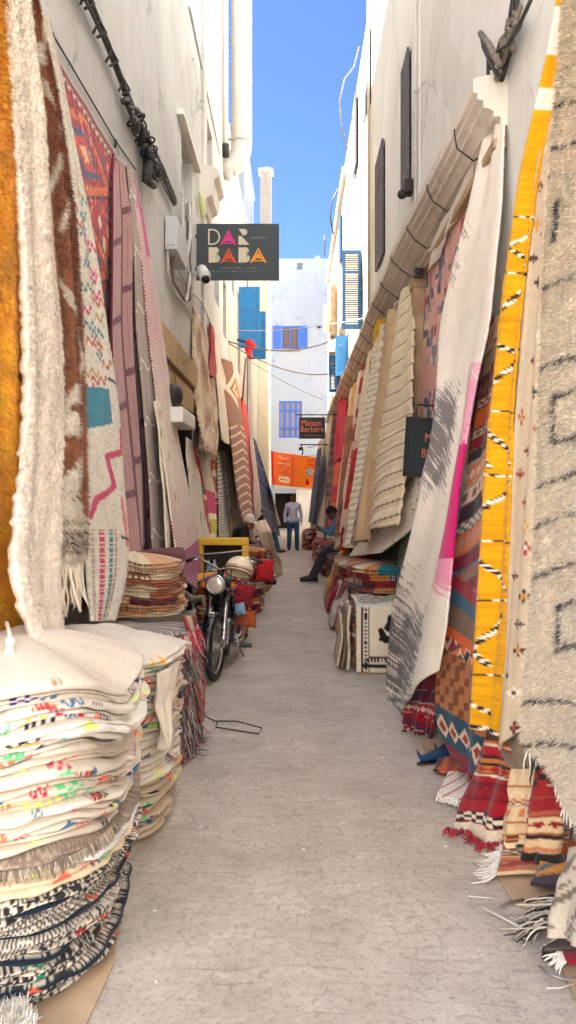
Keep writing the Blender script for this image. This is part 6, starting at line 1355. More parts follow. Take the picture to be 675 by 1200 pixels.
stack('of the stack past the seated man', .98, 16.6, .44, .9, 3, .012, kilimspec(8, .085, 470, MIXPAL, ['maroon kilim', 'red kilim', 'rust kilim', 'olive kilim', 'dark kilim', 'pink kilim', 'brown kilim', 'wine kilim']), N=160, seed=35, grow=.02, group='kilims past the seated man')
stack('of the stack under the far beige rugs', .9, 20, .42, 1.2, 3, .012, kilimspec(6, .09, 490, MIXPAL, ['red kilim', 'brown kilim', 'cream kilim', 'maroon kilim', 'dark kilim', 'rust kilim']), N=140, seed=36, grow=.0, group='kilims under the far beige rugs')
stack('of the far right stack under the navy rug', .68, 25, .42, 1.5, 3, .012, kilimspec(6, .09, 510, MIXPAL, ['dark kilim', 'red kilim', 'tan kilim', 'maroon kilim', 'brown kilim', 'pink kilim']), N=120, seed=37, grow=.0, group='kilims under the far navy rug')
# the block with the checkered rug
bx0, bx1, by0, by1 = .54, 1.06, 7.35, 8.05
stack('inside the checkered block', .80, 7.75, .235, .33, 5, .012, kilimspec(6, .1, 540, [sr(150, 130, 104), sr(206, 190, 166), sr(150, 60, 50), sr(90, 80, 70), sr(190, 150, 90)], ['brown folded rug', 'cream folded rug', 'red cream rug', 'grey rug', 'ochre rug', 'tan rug'], (.04, .12)), N=200, seed=40, grow=0, group='rugs in the checkered block', und=.006, droop=.01, jit=.006)
def p_block(a, b, u, v, q):
    o = full(a, sr(226, 212, 190)); top = b < .5
    ck = ((np.floor(u/.055)+np.floor(v/.055)) % 2 == 0); put(o, top & ck, sr(44, 56, 52)); put(o, top & ((a < .08) | (b > .44)), sr(206, 206, 196))
    fr_ = ~top; z = (b-.52)/.46
    put(o, fr_ & (((a > .1) & (a < .14)) | ((z > .9) & (z < .95) & (a > .1))), BLACKW)
    put(o, fr_ & (a > .17) & (a < .23) & (((v*30) % 1) < .55), BLACKW); put(o, fr_ & (z > .82) & (z < .88) & (a > .17) & (((u*30) % 1) < .55), BLACKW)
    put(o, fr_ & (((a > .25) & (a < .27)) | ((z > .78) & (z < .8) & (a > .25))), BLACKW)
    for x0, z0, x1, z1, w_ in ((.75, .1, .62, .3, .05), (.62, .3, .8, .4, .05), (.5, .35, .58, .5, .06), (.58, .5, .85, .45, .06), (.52, .38, .5, .5, .04), (.75, .55, .85, .7, .06), (.7, .14, .74, .28, .07)):
        t = np.clip(((a-x0)*(x1-x0)+(z-z0)*(z1-z0))/((x1-x0)**2+(z1-z0)**2), 0, 1); d = np.hypot(a-x0-t*(x1-x0), z-z0-t*(z1-z0)); put(o, fr_ & (d < w_), BLACKW)
    return o*(1+.1*(noise(u*50, v*50, 2)-.5))[..., None]
G = np.zeros((70, 48, 3))
for i in range(70):
    f = i/69
    for j in range(48):
        g = j/47; x = bx0+.05+(bx1-bx0-.05)*g
        if f < .5:
            ff = f/.5; y = by1-(by1-by0)*ff; z = .645+.012*math.sin(g*7+ff*3); k_ = max(0, ff-.88)/.12; z -= .03*k_*k_
        else:
            ff = (f-.5)/.5; y = by0-.03+.02*math.sin(ff*3+g*4)-.02*ff; z = .615*(1-ff)+.015
        G[i, j] = (x, y, z)
o = cloth('draped_rug', G, p_block, .02, M_WEAVE, 0, None, 3, .004, toward=(0, -5, 3)); tag(o, 'checkered rug with a black and cream border draped over a block', 'rug', GD)
for k in range(3):
    G = np.zeros((40, 30, 3)); xx = bx0-.005-.035*k
    for i in range(40):
        f = i/39
        for j in range(30):
            g = j/29; G[i, j] = (xx-.012*math.sin(f*6+k)-.03*f, by0+.06*k+(by1-by0-.1*k)*g, (.62-.05*k)*(1-f)+.015+.01*math.sin(g*12+k))
    o = cloth('folded_rug', G, p_stripes([sr(214, 200, 176), sr(120, 100, 84), sr(150, 60, 50), sr(206, 190, 160), sr(60, 50, 46)], .05, True, 5+k), .024, M_WEAVE, 0, None, k, .012, toward=(-3, 5, 1)); tag(o, ['cream striped rug edge next to the checkered rug block', 'middle rug of three hanging down the checkered block side', 'outermost rug hanging down the checkered block side'][k], 'rug', 'rugs hanging down the checkered block side')

lay('shaggy_rug', 'white fluffy rug corner lying at the lower left edge', [(-80, 1150), (6, 1166), (44, 1215), (-80, 1260)], p_plain(sr(232, 226, 216), .06), th=.025, seed=4, z=.012, amp=.03)
t = thing('tassel', 'white braided tassel hanging over the nearest left stack', 'tassel'); mb = MB(); rs = random.Random(3)
for k in range(7):
    x0 = 4+k*2.4; mb.tube([P(12+rs.uniform(-3, 3), 752, 2.72), P(x0, 775, 2.68+rs.uniform(-.02, .02)), P(x0+rs.uniform(-4, 4), 800, 2.66), P(x0+rs.uniform(-6, 6), 822, 2.62)], [.008, .009, .008, .005], 6)
mb.build('yarn', M_CAPW, t); mb = MB(); mb.ball(P(12, 752, 2.72), (.018, .018, .02)); mb.tube([P(12, 752, 2.72), P(11, 742, 2.8), P(8, 730, 2.9)], .008, 6); mb.build('knot', M_CAPW, t)

rs = random.Random(77); mb = MB()
for k in range(46):
    y = rs.uniform(2.6, 12); x = rs.uniform(-.6, .75); r_ = rs.uniform(.003, .009); mb.ball((x, y, r_*.5), (r_*rs.uniform(.8, 1.8), r_, r_*.6), 7, 5)
tag(mb.build('pebbles', M_STONE), 'scattered tiny grit on the paving', 'grit', kind='stuff')
# ------------------------------------------------------------------ moped
mp = thing('moped', 'black vintage moped with a round chrome headlight parked facing the camera', 'moped', loc=(-.73, 0, 0))
FY, RY, WR_ = 7.05, 8.17, .30
fk = Matrix.Translation((0, FY, .30)) @ Matrix.Rotation(R(-9), 4, 'Z') @ Matrix.Translation((0, -FY, -.30))
def mv(p): return fk @ Vector(p)
def wheel(c, ax, nm):
    c = Vector(c); ax = Vector(ax).normalized(); mb = MB(); mb.ring(c, ax, .268, .034, 48, 10, 1.0)
    u = ax.orthogonal().normalized(); v = ax.cross(u)
    for k in range(44):      # tread blocks
        a = 2*math.pi*k/44; d = u*math.cos(a)+v*math.sin(a); tg = ax.cross(d)
        for s_ in (-1, 1):
            p = c+d*.300+ax*(.012*s_)+tg*(.006*s_); mb.tube([p-tg*.009, p+tg*.009], .006, 4)
    o = mb.build('wheel', M_BLACK, mp)
    mb = MB(); mb.ring(c, ax, .232, .014, 48, 8, 1.6); mb.build('rim', M_CHROME, o)
    mb = MB()
    for k in range(18):
        a = 2*math.pi*k/18; d = u*math.cos(a)+v*math.sin(a); mb.tube([c+ax*(.03 if k % 2 else -.03), c+d*.225], .0022, 4)
    mb.build('spokes', M_CHROME, o); mb = MB(); mb.tube([c-ax*.05, c+ax*.05], .035, 14); mb.tube([c-ax*.02, c+ax*.02], .06, 16); mb.build('hub', M_STEEL, o); return o
axf = (fk.to_3x3() @ Vector((1, 0, 0))); wheel((0, FY, .302), axf, 'front'); wheel((0, RY, .302), (1, 0, 0), 'rear')
mb = MB()      # front mudguard
pts = []; 
for (r_, a0, a1, c) in ((.325, 60, 205, (0, FY, .302)),):
    for k in range(16):
        a = R(a0+(a1-a0)*k/15); pts.append(mv((c[0], c[1]+math.cos(a)*r_, c[2]+math.sin(a)*r_)))
nrm = axf
V = []; Fc = []; m = 7
for k, p in enumerate(pts):
    d = (p-mv((0, FY, .302))).normalized()
    for i in range(m): t = (i-(m-1)/2)/((m-1)/2); V.append(p+nrm*(.05*t)-d*(.022*t*t))
for k in range(len(pts)-1):
    for i in range(m-1): Fc.append((k*m+i, k*m+i+1, (k+1)*m+i+1, (k+1)*m+i))
def shell(name, V, Fc, mat, th=.004, parent=None):
    me = bpy.data.meshes.new(name); me.from_pydata([tuple(v) for v in V], [], Fc); me.polygons.foreach_set('use_smooth', np.ones(len(Fc), bool)); o = link(name, me, mat, parent); s_ = o.modifiers.new('t', 'SOLIDIFY'); s_.thickness = th; return o
shell('front_mudguard', V, Fc, M_BLACKP, .005, mp)
mb = MB(); p = mv((0, FY-.12, .615)); mb.box((p.x-.03, p.y-.015, p.z-.02), (p.x+.03, p.y+.015, p.z+.03), .008); mb.build('mudguard_emblem', M_CHROME, mp)
V = []; Fc = []; n_ = 14
for k in range(n_):
    a = R(20+150*k/(n_-1)); p = Vector((0, RY+math.cos(a)*.33, .302+math.sin(a)*.33)); d = Vector((0, math.cos(a), math.sin(a)))
    for i in range(m): t = (i-3)/3; V.append(p+Vector((.055*t, 0, 0))-d*(.022*t*t))
for k in range(n_-1):
    for i in range(m-1): Fc.append((k*m+i, k*m+i+1, (k+1)*m+i+1, (k+1)*m+i))
shell('rear_mudguard', V, Fc, M_BLACKP, .005, mp)
for s_ in (-1, 1):
    mb = MB(); mb.tube([mv((.075*s_, FY, .302)), mv((.075*s_, FY+.05, .47)), mv((.07*s_, FY+.17, .80))], [.018, .024, .026], 12); mb.tube([mv((.075*s_, FY+.005, .32)), mv((.075*s_, FY+.045, .46))], .031, 12); mb.build('fork_leg', M_CHROME, mp)
mb = MB(); mb.tube([mv((0, FY+.14, .72)), mv((0, FY+.22, .98))], .03, 12); mb.box((-.1, FY+.13, .78), (.1, FY+.2, .82), .012, fk); mb.build('steering_head', M_BLACKP, mp)
mb = MB(); hb = [mv((-.36, FY+.34, 1.06)), mv((-.24, FY+.28, 1.10)), mv((-.12, FY+.22, 1.05)), mv((0, FY+.20, .99)), mv((.12, FY+.22, 1.05)), mv((.24, FY+.28, 1.10)), mv((.36, FY+.34, 1.06))]
mb.tube(hb, .0125, 10); mb.build('handlebar', M_CHROME, mp)
for s_ in (0, 6):
    q = hb[s_]; q2 = hb[s_].lerp(hb[1 if s_ == 0 else 5], .75); MB().tube([q+(q-q2)*.15, q2], .019, 10).build('grip', M_BLACK, mp)
    lv = hb[1 if s_ == 0 else 5]; MB().tube([lv+Vector((0, -.03, -.01)), q.lerp(lv, .3)+Vector((0, -.075, -.01))], .007, 6).build('brake_lever', M_CHROME, mp)
hl = mv((0, FY+.04, .875)); hd = (fk.to_3x3() @ Vector((0, -1, -.04))).normalized()
mb = MB(); mb.lathe([(.02, -.13), (.05, -.12), (.078, -.07), (.088, -.01), (.088, .012)], hl, hd, 28); ho = mb.build('headlight', M_BLACKP, mp)
mb = MB(); mb.ring(hl+hd*.014, hd, .084, .009, 32, 8); mb.build('headlight_ring', M_CHROME, ho); mb = MB(); mb.lathe([(.001, .034), (.03, .032), (.06, .024), (.08, .012), (.08, .004)], hl, hd, 28); mb.build('lens', M_LENS, ho)
mb = MB(); mb.tube([(0, FY+.2, .93), (0, FY+.28, .70), (0, FY+.42, .42), (0, FY+.62, .33)], [.035, .04, .04, .035], 12); mb.tube([(0, FY+.62, .33), (0, RY-.25, .42), (0, RY-.18, .62)], .028, 10)
for s_ in (-1, 1): mb.tube([(.07*s_, RY, .302), (.06*s_, FY+.66, .33)], .016, 8); mb.tube([(.08*s_, RY, .31), (.08*s_, RY-.06, .64)], .02, 8)
mb.build('frame', M_BLACKP, mp)
mb = MB(); mb.ball((0, FY+.42, .72), (.11, .25, .11), 20, 14); mb.build('fuel_tank', M_BLACKP, mp); mb = MB(); mb.cyl((0, FY+.34, .81), (0, FY+.34, .85), .03); mb.build('fuel_cap', M_CHROME, mp)
mb = MB(); mb.box((-.10, FY+.45, .26), (.10, FY+.72, .46), .04)
for k in range(5): mb.box((-.085, FY+.36, .36+.022*k), (.085, FY+.46, .37+.022*k), .002)
mb.build('engine', M_STEEL, mp); mb = MB(); mb.box((-.135, FY+.25, .34), (-.1, RY-.1, .58), .03); mb.box((.1, FY+.5, .24), (.135, RY-.08, .46), .03); mb.build('side_cover', M_BLACKP, mp)
mb = MB(); mb.box((-.12, RY-.42, .76), (.12, RY-.12, .86), .045); mb.box((-.04, RY-.3, .62), (.04, RY-.22, .77), .01); mb.build('seat', M_LEATHER, mp); mb = MB()
for x in (-.1, -.05, 0, .05, .1): mb.tube([(x, RY-.1, .72), (x, RY+.25, .72)], .007, 6)
for y in (RY-.1, RY+.08, RY+.25): mb.tube([(-.11, y, .71), (.11, y, .71)], .007, 6)
mb.build('rear_rack', M_STEEL, mp)
mb = MB(); mb.tube([(.12, FY+.6, .25), (.16, RY-.2, .22), (.16, RY+.22, .26)], [.02, .04, .04], 12); mb.build('exhaust', M_CHROME, mp)
for s_, z1, y1 in ((1, .22, FY+.52), (-1, .40, FY+.72)):
    mb = MB(); mb.tube([(.1*s_, FY+.62, .31), (.15*s_, FY+.62, .31), (.17*s_, y1, z1), (.22*s_, y1, z1)], .011, 8); o = mb.build('pedal', M_STEEL, mp); MB().box((.19*s_-.06+.06*s_, y1-.045, z1-.018), (.19*s_+.06+.06*s_, y1+.045, z1+.018), .01).build('pedal_rubber', M_BLACK, o)
for s_ in (-1, 1):
    c = mv((.14*s_, FY+.12, .86)); mb = MB(); mb.ball(c, (.03, .035, .03), 12, 8); mb.build('indicator', M_AMBER, mp)
mb = MB(); mb.tube([mv((.12, FY+.2, 1.04)), mv((.14, FY+.05, .97)), mv((.1, FY+.14, .7)), (.04, FY+.5, .5)], .006, 6); mb.tube([mv((-.12, FY+.2, 1.04)), mv((-.12, FY+.04, .95)), mv((-.08, FY+.14, .7)), (-.04, FY+.5, .5)], .006, 6); mb.build('brake_cable', M_CABLE, mp)
MB().tube([(.12, FY+.75, .28), (.2, FY+.95, .02)], .012, 8).build('kick_stand', M_STEEL, mp)
# helmet hung on the right grip
hm = thing('helmet', 'cream open helmet with brown bands hanging on the moped handlebar', 'helmet'); c = Vector(P(280.5, 667, 7.25)); T_ = Matrix.Rotation(R(14), 3, 'Y') @ Matrix.Rotation(R(-20), 3, 'X')
V = []; Fc = []; n_, m_ = 28, 12
for i in range(m_+1):
    th = R(2+112*i/m_)
    for k in range(n_):
        a = 2*math.pi*k/n_; V.append(c+T_ @ Vector((.133*math.sin(th)*math.cos(a), .15*math.sin(th)*math.sin(a), .122*math.cos(th))))
for i in range(m_):
    for k in range(n_): Fc.append((i*n_+k, (i+1)*n_+k, (i+1)*n_+(k+1) % n_, i*n_+(k+1) % n_))
Fc.append(tuple(range(n_)))
shell('shell', V, Fc, M_HELMET, .012, hm)
for th, mat, r_ in ((112, M_BROWN, .010), (98, M_BROWN, .006), (88, M_LENS, .005)):
    th = R(th); mb = MB(); q = [c+T_ @ Vector((.138*math.sin(th)*math.cos(a), .155*math.sin(th)*math.sin(a), .124*math.cos(th))) for a in np.linspace(0, 2*math.pi, 40)]; mb.tube(q, r_, 6); mb.build('band', mat, hm)
MB().tube([c+T_ @ Vector((-.12, 0, -.05)), c+Vector((-.05, .02, .15)), Vector((-.73, 0, 0))+hb[5], c+T_ @ Vector((.11, 0, -.05))], .006, 6).build('strap', M_BLACK, hm)
# yellow cart frame behind
yc = thing('market_cart', 'yellow painted metal stall frame standing behind the moped', 'cart'); ya, yb = 9.58, 9.7; xa = P(231, 0, ya)[0]; xb = P(291.5, 0, ya)[0]; zt = P(0, 631, ya)[2]
mb = MB(); mb.box((xa, ya, zt-.085), (xb, ya+.10, zt), .012); mb.build('top_bar', M_YELLOW, yc); mb = MB(); mb.box((xa, ya+.003, .02), (xa+.075, ya+.097, zt-.086), .01); mb.build('post', M_YELLOW, yc)
mb = MB(); mb.box((xb-.085, ya+.003, .02), (xb, ya+.097, zt-.086), .01); mb.build('post', M_YELLOW, yc); mb = MB(); mb.box((xa+.02, ya+.002+.1, zt-.03), (xb-.02, ya+.26, zt-.002), .004); mb.build('top_tray', M_YELLOW, yc); mb = MB(); mb.box((xa+.08, ya+.01, .60), (xb-.09, ya+.24, .64), .004); mb.build('shelf', M_YELLOW, yc)
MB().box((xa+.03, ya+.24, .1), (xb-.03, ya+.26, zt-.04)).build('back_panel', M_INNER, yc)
MB().tube([(xa, ya-.01, zt-.20), ((xa+xb)/2, ya-.02, zt-.175), (xb, ya-.01, zt-.14)], .008, 6).build('cord', M_WIREW, yc)
t = thing('green_basin', 'round green plastic basin on the yellow stall shelf', 'basin'); mb = MB(); mb.lathe([(.09, 0), (.14, .08), (.15, .1), (.14, .1), (.1, .02)], ((xa+xb)/2-.05, ya+.12, .645), n=24); mb.build('bowl', M_GREEN, t); mb = MB(); mb.ring(((xa+xb)/2-.05, ya+.12, .745), (0, 0, 1), .148, .008); mb.build('bowl_rim', M_GREEN, t)
for k, (x, mat, lb) in enumerate(((xa+.13, M_BLUEBOTTLE, 'pale blue bottle left on the yellow stall shelf'), (xb-.15, M_GLASS, 'dark glass bottle right on the yellow stall shelf'), (xa+.2, M_WPLASTIC, 'white bottle behind the pale blue bottle on the yellow stall'))):
    t = thing('bottle', lb, 'bottle', 'bottles on the yellow stall'); mb = MB(); mb.lathe([(.03, 0), (.034, .01), (.034, .15), (.014, .2), (.013, .24)], (x, ya+.11+.05*(k == 2), .642), n=16); mb.build('body', mat, t); mb = MB(); mb.cyl((x, ya+.11+.05*(k == 2), .883), (x, ya+.11+.05*(k == 2), .905), .016); mb.build('cap', M_BLACK, t)
# cone shaped rolled ends beside the moped
t = thing('curled_horn', 'pale curled horn shaped rug end left of the moped headlight', 'rug'); MB().tube([P(216, 695, 6.9), P(226, 703, 6.85), P(238, 700, 6.8), P(240, 712, 6.8)], [.03, .035, .03, .018], 10).build('rug_end', M_SLAT, t)

# blue slippers
def slipper(label, px, py, ang, mat, ln=.27, pointed=True):
    p = PG(px, py); t = thing('slipper', label, 'shoe', 'slippers on the cardboard', loc=(p[0], p[1], .018), rz=ang); k_ = 11; V = []; Fc = []; n_ = 12
    mb = MB(); sec = []
    for i in range(k_):
        f = i/(k_-1); wdt = .042*(math.sin(math.pi*min(1, .16+f*.86))**.6)*(1-.25*f)+.004; hgt = (.075-.03*f if f < .45 else .062*(1-(f-.45)*1.2)+.012); cz = hgt*.5+(.06*(max(0, f-.86)/.14)**2 if pointed else 0); sec.append((f*ln, wdt, hgt*.5, cz))
    for (y, wd, hh, cz) in sec:
        for q in range(n_): a = 2*math.pi*q/n_; V.append((wd*math.cos(a), -y+ln*.5, max(.004, cz+hh*math.sin(a))))
    for i in range(k_-1):
        for q in range(n_): Fc.append((i*n_+q, i*n_+(q+1) % n_, (i+1)*n_+(q+1) % n_, (i+1)*n_+q))
    Fc += [tuple(range(n_))[::-1], tuple((k_-1)*n_+q for q in range(n_))]
    me = bpy.data.meshes.new('upper'); me.from_pydata(V, [], Fc); me.polygons.foreach_set('use_smooth', np.ones(len(Fc), bool)); link('upper', me, mat, t)
    mb = MB(); poly = [(wd*1.08, -y+ln*.5) for y, wd, _, _ in sec]+[(-wd*1.08, -y+ln*.5) for y, wd, _, _ in sec[::-1]]; mb.prism(poly, (0, 0, -.010), (1, 0, 0), (0, 1, 0), (0, 0, .012)); mb.build('sole', M_SHOEBR, t)
    mb = MB(); mb.ring((0, ln*.28, .072), (0, .25, 1), .03, .006, 18, 6); mb.build('collar', M_GLASS, t); return t
slipper('glossy blue pointed slipper with its toe toward the path', 514, 893, R(-62), M_BLUESHOE, .34); slipper('second blue slipper tucked behind the pointed one', 526, 884, R(-48), M_BLUESHOE, .3); 
slipper('dark brown slipper at the lower right corner', 674, 1122, R(-80), M_SHOEBR, .26, False)

# ------------------------------------------------------------------ people
def grow(name, chains, mat, parent, vox=.009, sm=4, balls=()):
    mb = MB()
    for ch in chains:
        mb.tube([c[:3] for c in ch], [c[3] for c in ch], 14)
        for c in ch: mb.ball(c[:3], c[3], 14, 10)
    for c, r_ in balls: mb.ball(c, r_, 18, 14)
    o = mb.build(name, mat, None); m = o.modifiers.new('r', 'REMESH'); m.mode = 'VOXEL'; m.voxel_size = vox; m2 = o.modifiers.new('s', 'SMOOTH'); m2.iterations = sm
    bpy.context.view_layer.update(); me = bpy.data.meshes.new_from_object(o.evaluated_get(bpy.context.evaluated_depsgraph_get())); o.modifiers.clear(); o.data = me; me.polygons.foreach_set('use_smooth', np.ones(len(me.polygons), bool)); o.parent = parent; return o
def lerp(a, b, f): return tuple(a[i]+(b[i]-a[i])*f for i in range(3))
def hand(wrist, dirv, palm, side, curl=.5, s=1.0):
    """chains for a palm, four fingers and a thumb; dirv points along the fingers, palm is the palm's normal"""
    w_ = Vector(wrist); d = Vector(dirv).normalized(); pn = Vector(palm); pn = (pn-d*pn.dot(d)).normalized(); sd = d.cross(pn)*side; ch = []
    k = w_+d*.085*s
    for q in (-.024, -.008, .008, .024): ch.append([(*(w_+sd*q*.7*s), .016*s), (*(k+sd*q*s), .0135*s)])
    for q, l in ((-.026, .072), (-.009, .082), (.009, .077), (.025, .062)):
        a = k+sd*q*s; b_ = a+(d*math.cos(curl*.6)+pn*math.sin(curl*.6))*l*.45*s; c_ = b_+(d*math.cos(curl*1.4)+pn*math.sin(curl*1.4))*l*.32*s; e_ = c_+(d*math.cos(curl*2.1)+pn*math.sin(curl*2.1))*l*.25*s
        ch.append([(*a, .0095*s), (*b_, .009*s), (*c_, .0082*s), (*e_, .007*s)])
    a = w_-sd*.022*s+d*.02*s; b_ = a+(-sd*.75+d*.7+pn*.25).normalized()*.04*s; c_ = b_+(-sd*.3+d*.85+pn*.35).normalized()*.032*s; ch.append([(*a, .013*s), (*b_, .0105*s), (*c_, .008*s)])
    return ch
def head_parts(c, look, s=1.0, tilt=0):
    """ellipsoids of a head centred at c that looks along look; returns balls, frame"""
    c = Vector(c); f = Vector(look).normalized(); r_ = f.cross(Vector((0, 0, 1))).normalized(); u = r_.cross(f)
    B = lambda x, y, z: c+r_*x*s+f*y*s+u*z*s
    balls = [(B(0, -.012, .03), .086*s), (B(0, .02, .025), .078*s), (B(0, .028, -.04), .062*s), (B(0, .055, -.075), .036*s), (B(0, .095, -.018), .016*s), (B(0, .088, .0), .013*s), (B(0, .084, -.052), .018*s), (B(.032, .07, .022), .02*s), (B(-.032, .07, .022), .02*s), (B(.074, -.005, -.005), .018*s), (B(-.074, -.005, -.005), .018*s), (B(.076, -.01, .016), .016*s), (B(-.076, -.01, .016), .016*s), (B(.045, .05, -.03), .026*s), (B(-.045, .05, -.03), .026*s)]
    return balls, B
def face(parent, B, s=1.0):
    for x in (-.03, .03):
        mb = MB(); mb.ball(B(x, .083, .004), .0105*s, 10, 8); mb.build('eye', M_EYE, parent)
        mb = MB(); mb.tube([B(x-.018, .086, .03), B(x, .092, .035), B(x+.018, .086, .03)], .0045*s, 6); mb.build('eyebrow', M_HAIR, parent)
    mb = MB(); mb.tube([B(-.022, .092, -.052), B(0, .099, -.05), B(.022, .092, -.052)], .0045*s, 6); mb.build('mouth', M_BROWN, parent)
def limb(pts, rad, n=4):
    out = []
    for k in range(len(pts)-1):
        for i in range(n): f = i/n; out.append((*lerp(pts[k], pts[k+1], f), rad[k]+(rad[k+1]-rad[k])*f))
    out.append((*pts[-1], rad[-1])); return out
def person(label, loc, rz, pose, cols, s=1.0, vox=.009):
    """pose: joints in local metres. x to the person's left, -y forward"""
    t = thing('person', label, 'person', loc=loc, rz=rz); J = pose; sk = cols['skin']
    balls, B = head_parts(J['head'], J['look'])
    body = [limb([J['pelvis'], J['chest'], J['neck']], [.10, .115, .055]), limb([J['neck'], J['head']], [.055, .052], 3), limb([J['shL'], J['shR']], [.055, .055], 5)]
    for q in 'LR':
        body.append(limb([J['sh'+q], J['el'+q], J['wr'+q]], [.042, .036, .026])); body.append(limb([J['hip'+q], J['kn'+q], J['an'+q]], [.07, .05, .036])); body.append(limb([J['an'+q], J['toe'+q]], [.034, .026], 3))
        body += hand(J['wr'+q], J['hd'+q], J['pn'+q], 1 if q == 'L' else -1, J.get('curl'+q, .5))
    grow('body', body, sk, t, .0065, 3, balls); bo = t
    face(t, B)
    top = [limb([lerp(J['pelvis'], J['chest'], .1), J['chest'], lerp(J['chest'], J['neck'], .8)], [.135, .145, .075]), limb([J['shL'], J['shR']], [.068, .068], 6), limb([lerp(J['hipL'], J['chest'], .06), lerp(J['hipR'], J['chest'], .06)], [.122, .122], 4), limb([lerp(J['neck'], J['chest'], .12), lerp(J['shL'], J['chest'], .0)], [.065, .072], 4), limb([lerp(J['neck'], J['chest'], .12), lerp(J['shR'], J['chest'], .0)], [.065, .072], 4), limb([lerp(J['shL'], J['chest'], .4), lerp(J['shR'], J['chest'], .4)], [.10, .10], 5)]
    for q in 'LR': top.append(limb([J['sh'+q], J['el'+q], lerp(J['el'+q], J['wr'+q], .97)], [.068, .055, .044]))
    grow(cols['topname'], top, cols['top'], t, vox, 3)
    leg = [limb([J['hipL'], J['hipR']], [.102, .102], 4)]
    for q in 'LR': leg.append(limb([J['hip'+q], J['kn'+q], lerp(J['kn'+q], J['an'+q], .98)], [.098, .074, .064]))
    grow('trousers', leg, cols['leg'], t, vox, 3)
    for q in 'LR':
        a = Vector(J['an'+q]); b = Vector(J['toe'+q]); d = b-a; d.z = 0; d.normalize(); hl_ = a-d*.05
        o = grow('shoe', [[(hl_.x, hl_.y, a.z-.035, .043), (*lerp(hl_, b, .45)[:2], (a.z*.5+b.z*.5)-.015, .048), (b.x, b.y, b.z, .04), ((b+d*.04).x, (b+d*.04).y, b.z-.004, .03)], [(a.x, a.y, a.z+.01, .045), (hl_.x, hl_.y, a.z-.03, .04)]], cols['shoe'], t, .007, 2)
        if cols.get('sole'):
            mb = MB(); n_ = 14; up = Vector(J.get('soleup', (0, 0, 1)))
            pl = [Vector(q2) for q2 in (hl_-d*.045, b+d*.075)]; sdv = d.cross(Vector((0, 0, 1)))
            zz = a.z-.078; V = []
            poly = [(-.045*math.sin(i/13*math.pi)-0, i/13) for i in range(14)]
            L_ = (pl[1]-pl[0]).length; mb.prism([(.046*math.sin(math.pi*(i/13))**.5, L_*i/13) for i in range(14)]+[(-.046*math.sin(math.pi*(i/13))**.5, L_*i/13) for i in range(12, 0, -1)], (pl[0].x, pl[0].y, min(a.z-.083, b.z-.045)), sdv, d, (0, 0, .022)); mb.build('sole', cols['sole'], o)
    c = Vector(J['head'])
    if cols.get('hair'): grow('hair', [], cols['hair'], t, .008, 2, [(B(0, -.022, .045), .088), (B(0, .0, .06), .078), (B(0, -.055, .01), .065), (B(.055, -.02, .02), .042), (B(-.055, -.02, .02), .042)])
    if cols.get('cap'):
        o = grow('cap', [], cols['cap'], t, .008, 2, [(B(0, -.01, .062), .092), (B(0, .02, .058), .084), (B(0, -.04, .035), .082)])
        f = (B(0, 1, 0)-B(0, 0, 0)).normalized(); r_ = (B(1, 0, 0)-B(0, 0, 0)).normalized(); up = (B(0, 0, 1)-B(0, 0, 0)).normalized(); mb = MB(); mb.prism([(.072*math.cos(a), .085*math.sin(a)) for a in np.linspace(-.1, math.pi+.1, 16)], B(0, .065, .045), r_, f*.98-up*.2, up*.008); mb.build('cap_brim', cols['cap'], o)
    return t
# the man walking toward the camera
person('man in a lilac grey sweater and blue jeans walking toward the camera', (P(343.5, 0, 23.5)[0], 23.5, 0), R(4), dict(
    pelvis=(0, 0, .93), chest=(0, -.01, 1.27), neck=(0, -.01, 1.47), head=(0, -.035, 1.585), look=(0.05, -1, -.10), shL=(.175, 0, 1.375), shR=(-.175, 0, 1.375), elL=(.245, .03, 1.13), elR=(-.245, .05, 1.13), wrL=(.25, -.03, .88), wrR=(-.255, .0, .88), hdL=(0, -.15, -1), hdR=(0, -.12, -1), pnL=(-1, 0, 0), pnR=(1, 0, 0),
    hipL=(.095, 0, .92), hipR=(-.095, 0, .92), knL=(.11, -.08, .50), knR=(-.115, .0, .50), anL=(.115, .0, .085), anR=(-.12, .10, .10), toeL=(.13, -.16, .045), toeR=(-.14, -.06, .045)),
    dict(skin=M_SKIN1, top=M_LILAC, topname='sweater', leg=M_JEANS, shoe=M_SHOEBR, hair=M_HAIR))
# the man on the right stack with a phone: faces the path (-x)
def side(d, sgn): return d
sx_, sy_ = .97, 15.0
ps = dict(pelvis=(0, 0, .77), chest=(-.10, 0, 1.07), neck=(-.17, 0, 1.25), head=(-.235, 0, 1.345), look=(-1, -.12, -.45), shL=(-.13, .17, 1.20), shR=(-.13, -.17, 1.20), elL=(-.26, .20, .95), elR=(-.27, -.21, .96), wrL=(-.44, .08, 1.03), wrR=(-.43, -.12, 1.02), hdL=(-1, -.25, .45), hdR=(-1, .25, .5), pnL=(0, -1, .3), pnR=(0, 1, .3), curlL=.9, curlR=.8,
    hipL=(-.02, .10, .74), hipR=(-.02, -.10, .74), knL=(-.40, .12, .56), knR=(-.40, -.13, .55), anL=(-.62, .13, .12), anR=(-.60, -.14, .10), toeL=(-.80, .14, .05), toeR=(-.79, -.16, .05))
person('man in a blue denim shirt and black cap sitting on rugs looking at a phone', (sx_, sy_, .0), 0, ps, dict(skin=M_SKIN1, top=M_DENIM, topname='shirt', leg=M_JEANSD, shoe=M_SHOE, sole=M_SOLE, cap=M_CAPB))
